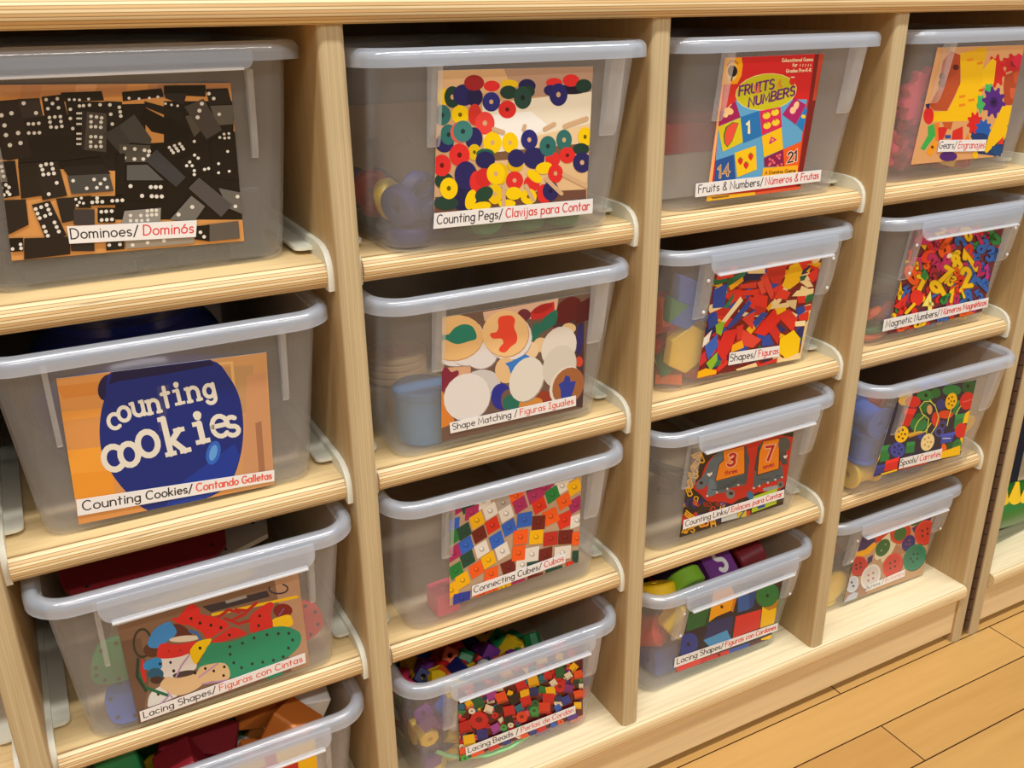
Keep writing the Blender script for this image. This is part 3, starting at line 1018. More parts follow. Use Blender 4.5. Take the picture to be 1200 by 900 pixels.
def px_art(key, px_quad, clip=True):
    """Art whose drawing coordinates are those of a picture of the card; px_quad are its corners TL TR BR BL there"""
    quad = BIN_DATA[key][1]
    a = Art(hom(px_quad, quad), px_quad if clip else None)
    a.quad = quad
    return a

# ------------------------------------------------------------------ the printed pictures
RED, DRED, YEL, NAVY, TEAL, DGRN = (226, 46, 48), (160, 34, 42), (250, 212, 10), (34, 36, 100), (42, 114, 112), (24, 62, 54)
CREAM, WHITE, BLUE, ORG, GRN, MAG, PURP, BLK = (240, 212, 158), (232, 228, 220), (38, 98, 200), (244, 100, 32), (24, 122, 62), (176, 36, 96), (112, 40, 130), (30, 28, 32)


def hole(a, x, y, r=4.0, c=(24, 22, 24)):
    a.ell(x, y, r, r * 1.1, c, n=10)


# dominoes
a = px_art((1, 1), [(-34, 197), (760, 190), (805, 710), (40, 775)])
a.poly([(-34, 197), (760, 190), (805, 710), (40, 775)], (214, 152, 86))
a.poly([(-34, 197), (760, 190), (762, 225), (-30, 235)], (206, 150, 104))
for x0, c in ((70, (196, 142, 100)), (250, (222, 168, 122)), (520, (180, 140, 104)), (420, (226, 166, 104))):
    a.poly([(x0, 195), (x0 + 70, 193), (x0 + 60, 240), (x0 - 5, 240)], c)
def dom(quad, g, pips=(), r=6.2):
    a.poly(quad, g if isinstance(g, tuple) else (g + 2, g, g))
    for x, y in pips:
        a.ell(x, y, r, r * .95, (226, 224, 214), n=10)
dom([(640, 360), (775, 350), (800, 640), (640, 640)], 20)
dom([(380, 395), (640, 380), (640, 640), (380, 640)], 17)
dom([(60, 300), (400, 290), (400, 480), (60, 470)], 26)
dom([(345, 262), (480, 258), (480, 440), (345, 440)], 22)
dom([(540, 250), (770, 250), (770, 400), (540, 400)], 20)
dom([(-10, 250), (62, 244), (105, 432), (30, 446), (-12, 440)], (42, 34, 33), [(38, 290), (5, 297), (15, 330), (60, 355), (20, 362), (68, 388), (33, 395)], 7.5)
dom([(57, 243), (130, 240), (142, 300), (75, 308)], (54, 48, 45), [(78, 257), (119, 289)], 7)
dom([(85, 308), (235, 300), (240, 365), (85, 368)], (34, 30, 30), [(94, 325), (110, 325), (128, 323), (95, 355), (113, 355), (130, 354)])
dom([(137, 236), (205, 228), (238, 350), (155, 352)], (30, 26, 27), [(152, 245), (189, 242), (173, 258), (158, 275), (193, 272), (163, 304), (181, 302), (199, 301), (165, 319), (201, 317), (168, 335), (186, 336), (204, 333)])
dom([(200, 222), (335, 217), (343, 248), (205, 252)], 28, [(228, 245), (245, 245), (262, 246), (292, 243)], 5)
dom([(215, 250), (345, 252), (350, 290), (225, 300)], 26, [(232, 277), (262, 266), (275, 265), (295, 263), (330, 262), (232, 307), (240, 340)], 6)
dom([(247, 280), (285, 275), (280, 400), (245, 395)], 22, [(x, y) for x in (255, 262, 269) for y in (290, 307, 325, 357, 374, 391)], 4)
dom([(270, 280), (292, 283), (282, 412), (268, 408)], 40)
dom([(287, 285), (352, 290), (350, 418), (277, 410)], (74, 72, 67), [(318, 302), (335, 305), (300, 300), (300, 318), (333, 319), (315, 334), (332, 336), (300, 334), (300, 367), (315, 367), (333, 369), (299, 384), (331, 384), (299, 399), (316, 399), (333, 399)])
dom([(345, 250), (402, 252), (402, 330), (355, 340)], 29, [(362, 262), (365, 293), (393, 270), (396, 285), (398, 299), (370, 325)])
dom([(402, 220), (532, 208), (540, 235), (405, 250)], 24, [(425, 240), (458, 242), (492, 240), (520, 236)], 5)
dom([(340, 358), (392, 330), (440, 378), (392, 418)], (62, 62, 60))
dom([(392, 330), (442, 293), (500, 375), (495, 392), (430, 385)], (71, 71, 68))
dom([(475, 250), (605, 285), (605, 320), (480, 270)], 26, [(545, 258), (565, 262), (585, 265)], 4.5)
dom([(465, 310), (480, 272), (620, 345), (618, 375), (500, 350)], 15)
dom([(540, 199), (677, 197), (677, 235), (540, 228)], 22)
dom([(540, 222), (615, 225), (605, 262), (545, 240)], 37)
dom([(677, 210), (750, 207), (764, 258), (690, 262)], 32, [(688, 225), (704, 241)])
dom([(692, 265), (768, 262), (768, 325), (715, 330)], (96, 92, 85), [(722, 293)])
dom([(610, 300), (640, 290), (662, 345), (640, 368)], (84, 80, 73))
dom([(607, 268), (670, 242), (732, 345), (680, 375)], (73, 69, 66), [(665, 258), (657, 281), (651, 303)], 7)
dom([(540, 385), (600, 365), (640, 400), (575, 435)], 21, [(558, 402), (575, 396), (592, 390), (565, 411), (581, 405), (599, 399), (571, 419), (587, 413), (604, 407), (640, 382)], 5.5)
dom([(590, 440), (660, 410), (700, 460), (640, 500), (600, 470)], 20, [(641, 427), (653, 437), (625, 450), (615, 462), (633, 462), (640, 478), (640, 491), (674, 474), (687, 471)], 5.5)
dom([(690, 380), (770, 350), (795, 510), (700, 500)], 19, [(738, 358), (754, 356), (724, 369), (740, 371), (754, 370), (720, 455), (750, 415), (755, 480), (720, 485)], 5)
dom([(392, 390), (495, 395), (500, 450), (395, 450)], (80, 78, 71), [(411, 405), (444, 407), (476, 411), (491, 414), (410, 436), (443, 440), (472, 440), (489, 428)], 6.5)
dom([(418, 460), (485, 458), (540, 510), (418, 510)], (90, 90, 89))
dom([(478, 445), (515, 408), (612, 500), (580, 532)], (59, 61, 64))
dom([(410, 512), (545, 512), (550, 575), (412, 575)], 17, [(430, 529), (497, 532), (513, 532), (529, 532), (468, 561), (500, 562), (516, 563), (533, 563)], 7)
dom([(-10, 450), (50, 445), (65, 560), (5, 570)], 24, [(5, 465), (8, 480), (12, 497), (20, 525), (30, 533), (5, 535), (25, 548), (13, 558), (32, 556)])
dom([(60, 455), (125, 450), (140, 560), (70, 570)], (35, 29, 27))
dom([(120, 452), (190, 445), (222, 560), (140, 575)], (39, 33, 31), [(135, 462), (152, 457), (170, 456), (140, 475), (174, 472), (143, 491), (160, 489), (178, 487), (187, 518), (161, 555)], 6.6)
dom([(195, 450), (330, 432), (345, 460), (215, 470)], 20)
dom([(205, 467), (340, 457), (365, 488), (225, 496)], 30)
dom([(222, 495), (360, 488), (375, 545), (235, 555)], (73, 73, 71), [(241, 511), (310, 507), (345, 506), (331, 521), (286, 536), (319, 534), (353, 533)])
dom([(383, 425), (412, 420), (412, 560), (383, 555)], 20)
dom([(105, 590), (165, 577), (220, 690), (155, 712)], (37, 31, 31), [(118, 604), (136, 598), (154, 591), (124, 619), (160, 606), (131, 634), (149, 627), (166, 620), (145, 662), (151, 678), (158, 692), (180, 648), (187, 663), (194, 678)], 6.6)
dom([(10, 575), (85, 572), (95, 655), (25, 690)], (38, 32, 30))
dom([(185, 570), (245, 565), (250, 640), (205, 650)], 34)
dom([(245, 565), (300, 560), (300, 600), (250, 600)], 20, [(250, 572), (268, 568), (262, 582), (255, 592), (275, 585)], 5)
dom([(295, 563), (410, 560), (410, 590), (300, 592)], 16, [(304, 582), (320, 580), (337, 580), (320, 568), (370, 577), (386, 576), (403, 575)], 6.5)
dom([(243, 605), (312, 605), (312, 655), (243, 655)], (62, 58, 58))
dom([(322, 600), (380, 600), (380, 648), (322, 648)], 18, [(334, 613), (350, 612), (368, 611), (335, 640), (352, 639), (369, 638)], 6.5)
dom([(410, 610), (530, 600), (528, 648), (400, 655)], (146, 144, 138), [(430, 625), (464, 625), (485, 610), (500, 608), (515, 608), (485, 625), (500, 623), (515, 622), (430, 642), (450, 642), (467, 642), (487, 640)], 6)
dom([(560, 638), (630, 560), (675, 595), (640, 645)], (112, 110, 105), [(588, 622), (633, 597)], 7)
dom([(720, 535), (795, 550), (797, 620), (750, 600)], (102, 100, 95), [(782, 563), (775, 595)], 6.5)
dom([(620, 535), (655, 500), (765, 590), (728, 630)], (80, 76, 77))
dom([(680, 655), (785, 643), (790, 700), (690, 710)], (94, 88, 81))
dom([(80, 700), (230, 695), (232, 752), (80, 770)], (34, 28, 27))
dom([(30, 700), (77, 698), (77, 742), (35, 745)], 18, [(42, 735), (68, 720), (70, 733)])
dom([(232, 705), (310, 700), (312, 742), (235, 742)], (42, 38, 38))
dom([(350, 710), (410, 706), (410, 735), (350, 740)], 28, [(360, 722), (395, 720)])
dom([(415, 705), (640, 690), (640, 716), (415, 735)], (152, 142, 127), [(437, 722), (486, 714), (540, 708)])
dom([(645, 660), (690, 655), (690, 710), (640, 703)], 20, [(660, 680), (672, 695)])
finish((1, 1), a)

# cookie jar
a = px_art((1, 2), [(25, 163), (1055, 34), (1092, 680), (136, 878)])
a.poly([(25, 163), (1055, 34), (1092, 680), (136, 878)], (218, 152, 86))
for y0, h, c in ((200, 60, (214, 140, 66)), (330, 40, (234, 160, 76)), (520, 120, (240, 164, 62)), (640, 160, (236, 156, 54))):
    a.poly([(25, y0), (300, y0 - 30), (320, y0 + h - 30), (60, y0 + h)], c)
a.poly([(760, 60), (1055, 34), (1092, 680), (880, 720)], (208, 156, 104))
a.poly([(800, 110), (990, 95), (1000, 330), (880, 330)], (190, 150, 104))
a.line([(800, 92), (885, 84), (900, 250), (905, 420)], 14, (226, 184, 116))
a.poly([(960, 150), (1050, 130), (1088, 650), (940, 660)], (204, 150, 108))
a.poly([(1000, 380), (1030, 370), (1050, 650), (1020, 650)], (166, 116, 86))
a.ell(275, 205, 44, 66, (24, 28, 76), 15)
a.ell(765, 98, 27, 34, (20, 26, 74), 20)
a.blob([(300, 125), (540, 92), (782, 72), (870, 150), (925, 260), (942, 400), (930, 530), (890, 650), (820, 720), (700, 770), (580, 800), (470, 806), (390, 740), (320, 660), (260, 560), (238, 450), (245, 330), (268, 240)], (16, 44, 128))
a.poly([(300, 128), (782, 75), (800, 95), (560, 140), (330, 175), (285, 190)], (18, 24, 72))
a.poly([(600, 700), (900, 480), (925, 540), (888, 650), (820, 718), (700, 768), (560, 800)], (18, 58, 160))
a.poly([(520, 200), (580, 190), (560, 420), (530, 420)], (56, 64, 128))
a.ell(795, 525, 34, 60, (44, 104, 204), 15)
a.ell(795, 525, 18, 40, (96, 164, 236), 15)
INK = (232, 230, 218)
def slab(ch, x, y, hgt, w, ang, serifs=()):
    ca, sa = math.cos(math.radians(ang)), math.sin(math.radians(ang))
    f = lambda u, v: (x + (u * ca + v * sa) * hgt, y - (v * ca - u * sa) * hgt)
    for st in GL[ch][1]:
        a.line([f(*p) for p in st], w if len(st) > 2 or st[0] != st[-1] else w, INK)
    for u, v, L in serifs:
        a.line([f(u - L, v), f(u + L, v)], w * .78, INK, cap=False)
    if ch == 'i':
        q = f(.05, .88)
        a.ell(q[0], q[1], w * .72, w * .66, INK)
S = {'n': [(-.0, .0, .15), (.44, 0, .15), (-.06, X, .1)], 'u': [(-.04, X, .12), (.40, X, .12), (.48, 0, .12)], 'i': [(.05, 0, .24), (-.04, X, .14)],
     't': [], 'k': [(0, 0, .16), (.42, 0, .16), (.36, X, .16), (-.06, 1, .1)]}
for ch, x, y, h in (('c', 290, 412, 118), ('o', 338, 374, 112), ('u', 412, 347, 108), ('n', 488, 333, 104), ('t', 556, 303, 110), ('i', 628, 284, 108), ('n', 682, 274, 108), ('g', 758, 256, 98)):
    slab(ch, x, y, h, 19, -13, S.get(ch, []))
for ch, x, y, h in (('c', 272, 618, 190), ('o', 352, 594, 175), ('o', 440, 548, 195), ('k', 588, 530, 176), ('i', 738, 470, 150), ('e', 798, 452, 165), ('s', 868, 445, 150)):
    slab(ch, x, y, h, 29 if ch not in 'es' else 23, -13, S.get(ch, []))
finish((1, 2), a)

# lacing cards with laces
a = px_art((1, 3), [(-15, 331), (1017, 19), (1082, 555), (112, 890)])
a.poly([(-15, 331), (1017, 19), (1082, 555), (112, 890)], (132, 102, 82))
a.poly([(880, 60), (1017, 19), (1082, 555), (980, 590)], (186, 148, 118))
a.poly([(0, 420), (120, 400), (170, 640), (130, 860), (112, 890)], (112, 86, 72))
a.poly([(470, 222), (840, 130), (856, 165), (520, 255)], (52, 46, 58))
a.poly([(600, 190), (720, 155), (726, 172), (610, 205)], (150, 148, 148))
a.line(A(905, 120, 54, 28, -60, 200, 12), 9, (46, 44, 70))
a.line([(530, 268), (1010, 166)], 16, (244, 198, 24))
for p in ([(560, 285), (620, 240), (680, 255)], [(600, 290), (680, 320), (745, 300)], [(660, 240), (730, 245), (780, 200)], [(640, 300), (720, 260)]):
    a.line(p, 17, (186, 36, 40))
a.blob([(295, 290), (330, 285), (360, 250), (390, 215), (420, 208), (455, 235), (465, 265), (560, 285), (625, 330), (560, 375), (500, 408), (470, 370), (400, 330), (340, 322)], (222, 42, 44))
for p in ((407, 290), (458, 316), (520, 328), (577, 342)):
    hole(a, *p, 9)
a.ell(930, 245, 55, 40, (128, 30, 34)); a.line([(910, 270), (935, 235)], 8, (130, 90, 150))
a.blob([(870, 300), (905, 282), (970, 270), (982, 330), (880, 338)], (246, 202, 30))
a.blob([(745, 280), (770, 250), (850, 198), (878, 212), (860, 260), (872, 335), (800, 358), (745, 365)], (216, 44, 46))
hole(a, 798, 275, 8); hole(a, 792, 330, 8)
a.line(A(130, 430, 50, 80, 20, 330, 14), 13, (50, 56, 44))
a.ell(185, 470, 50, 40, (88, 52, 40))
a.blob([(300, 330), (360, 330), (420, 400), (330, 420)], (92, 44, 42))
a.blob([(160, 440), (195, 355), (270, 310), (300, 322), (325, 372), (270, 420), (215, 458)], (56, 142, 216))
a.ell(370, 405, 88, 18, (222, 212, 192), -5)
a.line([(400, 362), (440, 372), (460, 410)], 15, (48, 110, 180))
a.blob([(525, 422), (590, 370), (650, 340), (725, 378), (640, 402), (580, 425)], (218, 42, 44)); hole(a, 625, 384, 8)
a.blob([(240, 510), (390, 490), (440, 560), (380, 605), (255, 625)], (230, 228, 228))
a.ell(370, 605, 70, 18, (70, 60, 60), -10)
a.blob([(215, 470), (240, 432), (330, 436), (445, 420), (425, 470), (340, 508), (225, 516)], (216, 46, 48))
hole(a, 290, 540, 8); hole(a, 308, 588, 9); hole(a, 280, 476, 6, (170, 36, 40)); hole(a, 345, 472, 6, (170, 36, 40))
a.blob([(120, 560), (135, 520), (152, 640), (128, 642)], (212, 44, 50))
a.blob([(135, 555), (165, 525), (232, 515), (236, 575), (150, 582)], (44, 144, 214)); hole(a, 230, 548, 8)
a.ell(205, 605, 46, 34, (30, 96, 130)); a.ell(215, 640, 40, 22, (70, 46, 44))
a.blob([(160, 780), (185, 705), (300, 650), (330, 720), (300, 745), (180, 790)], (222, 226, 224))
a.blob([(400, 480), (440, 425), (505, 405), (522, 416), (470, 500), (430, 550)], (246, 206, 18)); hole(a, 458, 458, 9)
a.blob([(440, 580), (480, 490), (520, 432), (640, 420), (760, 375), (900, 335), (980, 345), (1030, 378), (1026, 440), (970, 500), (880, 548), (830, 570), (640, 628), (600, 592), (500, 575)], (38, 150, 114))
for p in ((628, 450), (630, 494), (650, 542), (694, 570), (755, 548), (815, 538), (876, 528), (932, 508), (962, 458), (985, 412), (964, 374), (904, 376), (840, 382), (766, 400), (700, 430)):
    hole(a, *p, 8.5, (40, 52, 44))
a.ell(880, 612, 50, 22, (38, 150, 114), -15)
a.blob([(230, 665), (270, 622), (330, 628), (430, 602), (470, 560), (600, 545), (622, 632), (500, 652), (420, 702), (330, 727), (250, 695)], (224, 192, 146))
for p in ((488, 574), (536, 588), (596, 565), (592, 614), (430, 600), (220, 720)):
    hole(a, *p, 8)
for p in ([(320, 625), (350, 560), (395, 500)], [(450, 625), (560, 545)], [(470, 662), (615, 640)], [(240, 770), (280, 730), (275, 705), (300, 740)]):
    a.line(p, 9, (188, 150, 192))
a.line([(110, 600), (140, 680), (270, 725)], 17, (24, 106, 72))
a.line([(105, 520), (100, 620), (150, 700)], 16, (34, 62, 48))
finish((1, 3), a)

# counting pegs
a = px_art((2, 1), [(358, 135), (930, 120), (907, 610), (340, 660)])
a.poly([(358, 135), (930, 120), (907, 610), (340, 660)], (206, 166, 124))
a.poly([(358, 135), (700, 126), (690, 200), (356, 235)], (222, 180, 132))
a.poly([(600, 128), (930, 120), (926, 220), (640, 235)], (186, 150, 126))
a.poly([(520, 258), (925, 213), (920, 402), (525, 440)], (242, 234, 212))
a.poly([(540, 300), (700, 285), (770, 345), (650, 395), (530, 420)], (250, 250, 246))
a.poly([(700, 380), (920, 330), (920, 400), (720, 420)], (236, 208, 164))
a.poly([(520, 440), (915, 402), (912, 440), (525, 470)], (124, 92, 66))
a.poly([(560, 470), (912, 440), (905, 580), (700, 615), (580, 560)], (228, 194, 146))
a.poly([(560, 590), (905, 575), (905, 612), (340, 662), (345, 600)], (112, 76, 64))
def peg(x, y, rx, ry, c, h=0, ang=0):
    a.ell(x, y, rx, ry, c, ang)
    if h:
        a.ell(x, y, rx * .24, ry * .24, (216, 176, 130) if h == 2 else tuple(int(v * .45) for v in c), ang, 10)
L = [(375, 232, 20, 32, YEL, 0), (410, 232, 30, 40, DGRN, 2), (452, 225, 40, 40, NAVY, 0), (492, 232, 30, 35, (28, 30, 78), 0), (490, 180, 37, 29, DRED, 0), (555, 192, 30, 20, RED, 0), (553, 250, 33, 36, (40, 48, 128), 2),
     (620, 185, 32, 17, (236, 196, 24), 0), (617, 215, 32, 25, DGRN, 0), (685, 192, 32, 26, (30, 30, 84), 0), (688, 212, 26, 22, DGRN, 0), (669, 235, 33, 42, (34, 74, 66), 1), (612, 278, 33, 33, RED, 1), (785, 180, 30, 18, RED, 0),
     (850, 205, 60, 18, (24, 22, 50), 0), (848, 172, 31, 23, RED, 0), (895, 192, 30, 25, DGRN, 0), (772, 208, 25, 20, NAVY, 0), (801, 224, 34, 42, (36, 38, 112), 2), (372, 298, 32, 38, TEAL, 1), (438, 297, 32, 35, YEL, 1), (492, 297, 25, 40, (212, 52, 48), 0),
     (529, 328, 36, 42, (236, 70, 66), 2), (380, 402, 34, 34, NAVY, 0), (395, 370, 30, 38, TEAL, 1), (488, 385, 32, 42, NAVY, 0), (438, 362, 36, 40, (226, 92, 86), 0), (448, 358, 36, 40, (60, 130, 128), 1), (557, 400, 34, 40, YEL, 2),
     (622, 400, 30, 38, YEL, 2), (693, 390, 31, 38, (38, 42, 120), 2), (710, 458, 40, 40, NAVY, 0), (762, 414, 31, 38, TEAL, 1), (780, 462, 28, 28, RED, 0), (762, 414, 31, 38, TEAL, 1), (822, 391, 29, 38, TEAL, 2), (900, 380, 26, 36, YEL, 1), (490, 435, 24, 30, (226, 190, 24), 1), (435, 445, 38, 42, RED, 1),
     (530, 442, 34, 20, (30, 98, 78), 0), (530, 464, 36, 32, (30, 32, 92), 0), (640, 486, 30, 22, (226, 186, 22), 0), (645, 458, 32, 34, NAVY, 0), (834, 448, 30, 30, RED, 1), (885, 425, 30, 22, DGRN, 0), (889, 475, 34, 38, NAVY, 2),
     (378, 540, 35, 30, DGRN, 0), (370, 483, 34, 40, RED, 1), (450, 600, 60, 50, (26, 30, 80), 0), (458, 520, 42, 52, NAVY, 0), (500, 545, 28, 42, RED, 0), (524, 530, 30, 36, (212, 40, 44), 0), (583, 515, 32, 40, (232, 190, 10), 0), (569, 515, 34, 40, YEL, 2),
     (385, 622, 46, 26, (28, 66, 58), 0), (395, 568, 33, 40, YEL, 1), (638, 540, 32, 34, RED, 2), (635, 588, 30, 24, YEL, 0), (702, 552, 30, 30, RED, 0), (712, 525, 33, 18, YEL, 0, 40), (748, 495, 32, 22, YEL, 0, -10), (790, 515, 28, 35, RED, 2),
     (748, 590, 28, 36, RED, 0), (772, 580, 30, 36, NAVY, 1), (690, 600, 30, 30, YEL, 1), (565, 590, 28, 38, (240, 200, 14), 2), (476, 610, 20, 38, YEL, 0, 15), (515, 636, 36, 18, YEL, 0, -10), (525, 590, 36, 26, (26, 70, 56), 0, -30), (610, 626, 32, 16, YEL, 0)]
for q in L:
    peg(*q)
for p0, p1, w in (((750, 350), (785, 332), 15), ((825, 340), (905, 312), 17), ((562, 350), (596, 362), 17), ((755, 535), (812, 590), 15), ((822, 520), (904, 562), 16), ((598, 560), (597, 635), 15), ((680, 560), (706, 612), 15), ((676, 338), (672, 352), 14)):
    a.line([p0, p1], w, (214, 178, 138))
finish((2, 1), a)

# shape matching tiles
a = px_art((2, 2), [(38, 180), (883, 38), (838, 695), (32, 890)])
a.poly([(38, 180), (883, 38), (838, 695), (32, 890)], (112, 88, 78))
a.poly([(270, 150), (700, 70), (690, 140), (500, 200), (280, 200)], (222, 184, 158))
a.poly([(650, 160), (850, 100), (840, 690), (780, 690)], (70, 50, 60))
a.poly([(33, 590), (70, 650), (110, 780), (33, 810)], (218, 132, 56))
a.poly([(70, 465), (200, 455), (200, 510), (100, 520)], (216, 170, 134))
a.blob([(690, 130), (715, 90), (770, 62), (820, 75), (825, 120), (790, 190), (745, 218), (690, 200)], (96, 26, 36))
a.poly([(800, 110), (883, 60), (880, 190), (800, 215)], (84, 24, 36))
a.poly([(540, 150), (600, 106), (676, 90), (678, 140), (600, 188), (545, 192)], (204, 42, 50)); a.ell(608, 128, 62, 22, (168, 32, 40), -22)
a.ell(505, 165, 38, 34, (110, 40, 62))
a.blob([(550, 310), (555, 222), (600, 208), (640, 162), (692, 138), (688, 205), (650, 240), (600, 270), (575, 302)], (22, 114, 98))
a.ell(600, 335, 42, 42, (230, 198, 152)); a.ell(545, 365, 42, 48, (236, 206, 164)); a.ell(760, 240, 40, 30, (230, 200, 150))
a.ell(700, 262, 45, 30, (150, 70, 100))
a.ell(822, 300, 20, 92, (40, 40, 108), 5); a.ell(818, 430, 22, 30, (206, 70, 50)); a.ell(610, 630, 60, 34, (150, 60, 44))
a.ell(540, 668, 72, 32, (212, 142, 66), -10)
for x, y, rx, ry in ((130, 322, 160, 138), (200, 350, 130, 106), (262, 386, 96, 90)):
    a.ell(x, y, rx, ry, (150, 140, 140), -20); a.ell(x - 4, y - 5, rx, ry, (226, 222, 222), -20)
a.ell(110, 300, 165, 128, (196, 150, 96), -8); a.ell(108, 294, 165, 128, (234, 192, 130), -8)
a.blob([(30, 282), (75, 275), (110, 238), (160, 218), (208, 230), (232, 272), (230, 302), (190, 315), (130, 331), (90, 322), (60, 306), (30, 312)], (22, 130, 110))
a.ell(418, 296, 133, 132, (160, 150, 146)); a.ell(416, 290, 133, 132, (228, 226, 226)); a.ell(400, 274, 134, 134, (196, 150, 98)); a.ell(398, 270, 132, 132, (240, 200, 142))
a.blob([(365, 177), (400, 168), (435, 170), (453, 195), (447, 235), (464, 280), (460, 320), (430, 345), (395, 378), (362, 369), (368, 345), (385, 325), (375, 300), (330, 300), (312, 285), (315, 268), (345, 262), (358, 235), (355, 200)], (234, 74, 54))
a.blob([(35, 472), (70, 470), (90, 490), (125, 480), (130, 505), (90, 540), (70, 580), (35, 597)], (132, 38, 66))
a.ell(260, 560, 110, 84, (206, 204, 204), -10)
a.ell(400, 480, 62, 74, (228, 192, 142)); a.poly([(395, 440), (440, 425), (510, 388), (538, 402), (480, 430), (430, 505), (415, 460)], (48, 126, 212))
a.ell(375, 630, 60, 76, (34, 46, 150)); a.ell(415, 650, 44, 62, (112, 88, 78)); a.ell(430, 665, 48, 46, (24, 110, 96))
a.ell(181, 636, 128, 140, (170, 168, 166), 40); a.ell(178, 632, 128, 140, (228, 226, 224), 40)
a.ell(524, 536, 94, 132, (150, 144, 134), 22); a.ell(518, 531, 94, 132, (226, 224, 214), 22)
a.ell(704, 352, 94, 122, (160, 152, 140), 28); a.ell(702, 346, 94, 122, (224, 220, 210), 28)
a.ell(708, 462, 92, 124, (160, 152, 138), 22); a.ell(705, 456, 92, 124, (214, 210, 198), 22)
a.ell(742, 566, 86, 118, (226, 220, 208), 28); a.ell(756, 570, 86, 112, (162, 102, 64), 26)
a.poly([(700, 560), (730, 540), (740, 508), (765, 515), (770, 545), (800, 540), (788, 590), (772, 632), (715, 642), (712, 590)], (40, 62, 160))
finish((2, 2), a)

# connecting cubes
a = px_art((2, 3), [(33, 262), (878, 44), (856, 589), (35, 872)])
a.poly([(33, 262), (878, 44), (856, 589), (35, 872)], (188, 160, 132))
CU = {'w': WHITE, 'y': (246, 186, 20), 'r': (222, 48, 34), 'd': (112, 28, 30), 'b': (38, 102, 208), 'o': (246, 96, 32), 'm': (172, 40, 102), 'g': (18, 130, 62), 'k': (16, 74, 62), 'n': (40, 62, 164), 'p': (236, 120, 140), 'q': (190, 44, 40), 's': (176, 166, 158)}
def cube(t, x, y, ang=-32, w=92, h=80, knob=1):
    c = CU[t]
    ca, sa = math.cos(math.radians(ang)), math.sin(math.radians(ang))
    e1 = (ca * w / 2, sa * w / 2); e2 = (h / 2 * .30, h / 2 * .96) if ang < -20 else (h / 2 * -.06, h / 2)
    a.poly([(x - e1[0] - e2[0], y - e1[1] - e2[1]), (x + e1[0] - e2[0], y + e1[1] - e2[1]), (x + e1[0] + e2[0], y + e1[1] + e2[1]), (x - e1[0] + e2[0], y - e1[1] + e2[1])], c)
    if knob:
        a.ell(x, y, 18, 17, tuple(int(v * .80) for v in c), 0, 10); a.ell(x - 3, y - 4, 11, 10, tuple(min(255, int(v * 1.05 + 6)) for v in c), 0, 8)
for q in (('p', 470, 140), ('m', 670, 75), ('w', 250, 200), ('m', 70, 250), ('w', 780, 45), ('k', 150, 228), ('k', 560, 105), ('w', 400, 165), ('m', 640, 118), ('o', 460, 170), ('w', 755, 105), ('k', 30, 330),
          ('m', 178, 275, -20), ('y', 210, 325), ('w', 295, 265), ('s', 378, 212), ('w', 397, 282), ('m', 485, 225), ('m', 575, 165), ('r', 608, 230), ('g', 692, 160), ('m', 840, 225), ('r', 770, 322, -25, 100, 90), ('w', 850, 325, -20), ('o', 682, 300, -25, 100, 90), ('o', 765, 202), ('y', 832, 112),
          ('b', 55, 355, -20), ('k', 128, 395), ('g', 48, 435), ('d', 225, 415), ('r', 308, 355), ('b', 140, 482), ('m', 62, 532), ('b', 335, 450), ('b', 415, 370), ('b', 513, 320, -10, 96, 92), ('d', 603, 338, -5, 84, 88), ('k', 150, 570), ('w', 240, 508), ('w', 372, 520), ('y', 283, 577), ('g', 75, 645), ('o', 205, 637), ('y', 118, 705), ('y', 45, 770), ('n', 112, 822, -12, 110, 76),
          ('o', 488, 430, -8, 94, 92), ('y', 587, 430, -6, 88, 90), ('q', 680, 440, -8, 92, 88), ('d', 775, 430, -4, 92, 90), ('o', 850, 438, -8, 70, 84), ('d', 410, 622, -25), ('w', 500, 606, -20), ('k', 570, 600, -15), ('o', 300, 665, -20), ('o', 475, 532, -8, 84, 96), ('w', 560, 540, -10, 90, 92), ('d', 645, 545, -14, 90, 90), ('w', 755, 530, -8, 106, 84), ('k', 838, 555, -6, 44, 78),
          ('o', 240, 790, -15), ('y', 380, 748, -12, 100, 60), ('m', 470, 725, -15, 90, 50), ('d', 580, 690, -12, 100, 50), ('k', 700, 648, -15, 110, 50), ('r', 800, 606, -12, 50, 40), ('o', 305, 775, -12, 70, 40)):
    cube(*q)
finish((2, 3), a)

# lacing beads
a = px_art((2, 4), [(41, 281), (1053, -66), (1056, 502), (55, 879)])
a.poly([(41, 281), (1053, -66), (1056, 502), (55, 879)], (92, 18, 24))
rnd = random.Random(5)
BC = [(206, 30, 36), (236, 84, 36), (206, 30, 36), (246, 190, 24), (34, 44, 110), (24, 100, 60), (130, 44, 120), (26, 24, 26), (24, 110, 140), (236, 224, 196), (206, 30, 36), (60, 150, 70), (230, 90, 110)]
def bead(x, y, s, c, kind=0, ang=0):
    if kind == 0:
        a.rect(x, y, s, s * .95, ang, c)
        a.rect(x + s * .06, y + s * .38, s * .9, s * .2, ang, tuple(int(v * .8) for v in c))
    elif kind == 1:
        a.ell(x, y, s * .52, s * .5, c, ang, 8); a.ell(x, y - s * .04, s * .2, s * .16, tuple(int(v * .6) for v in c), 0, 8)
    else:
        a.ell(x, y, s * .5, s * .42, c, ang, 14); a.ell(x, y, s * .14, s * .12, tuple(int(v * .5) for v in c), 0, 8)
for i in range(150):
    u, v = rnd.random(), rnd.random()
    bead(40 + u * 1010, 281 - 347 * u + v * (595 - 30 * u), rnd.choice((44, 52, 60)), rnd.choice(BC), rnd.choice((0, 0, 1, 2)), rnd.uniform(-50, 20))
R_, O2, Y_, N_, G_, P_, K_, T_, W_ = BC[0], BC[1], BC[3], BC[4], BC[5], BC[6], BC[7], BC[8], BC[9]
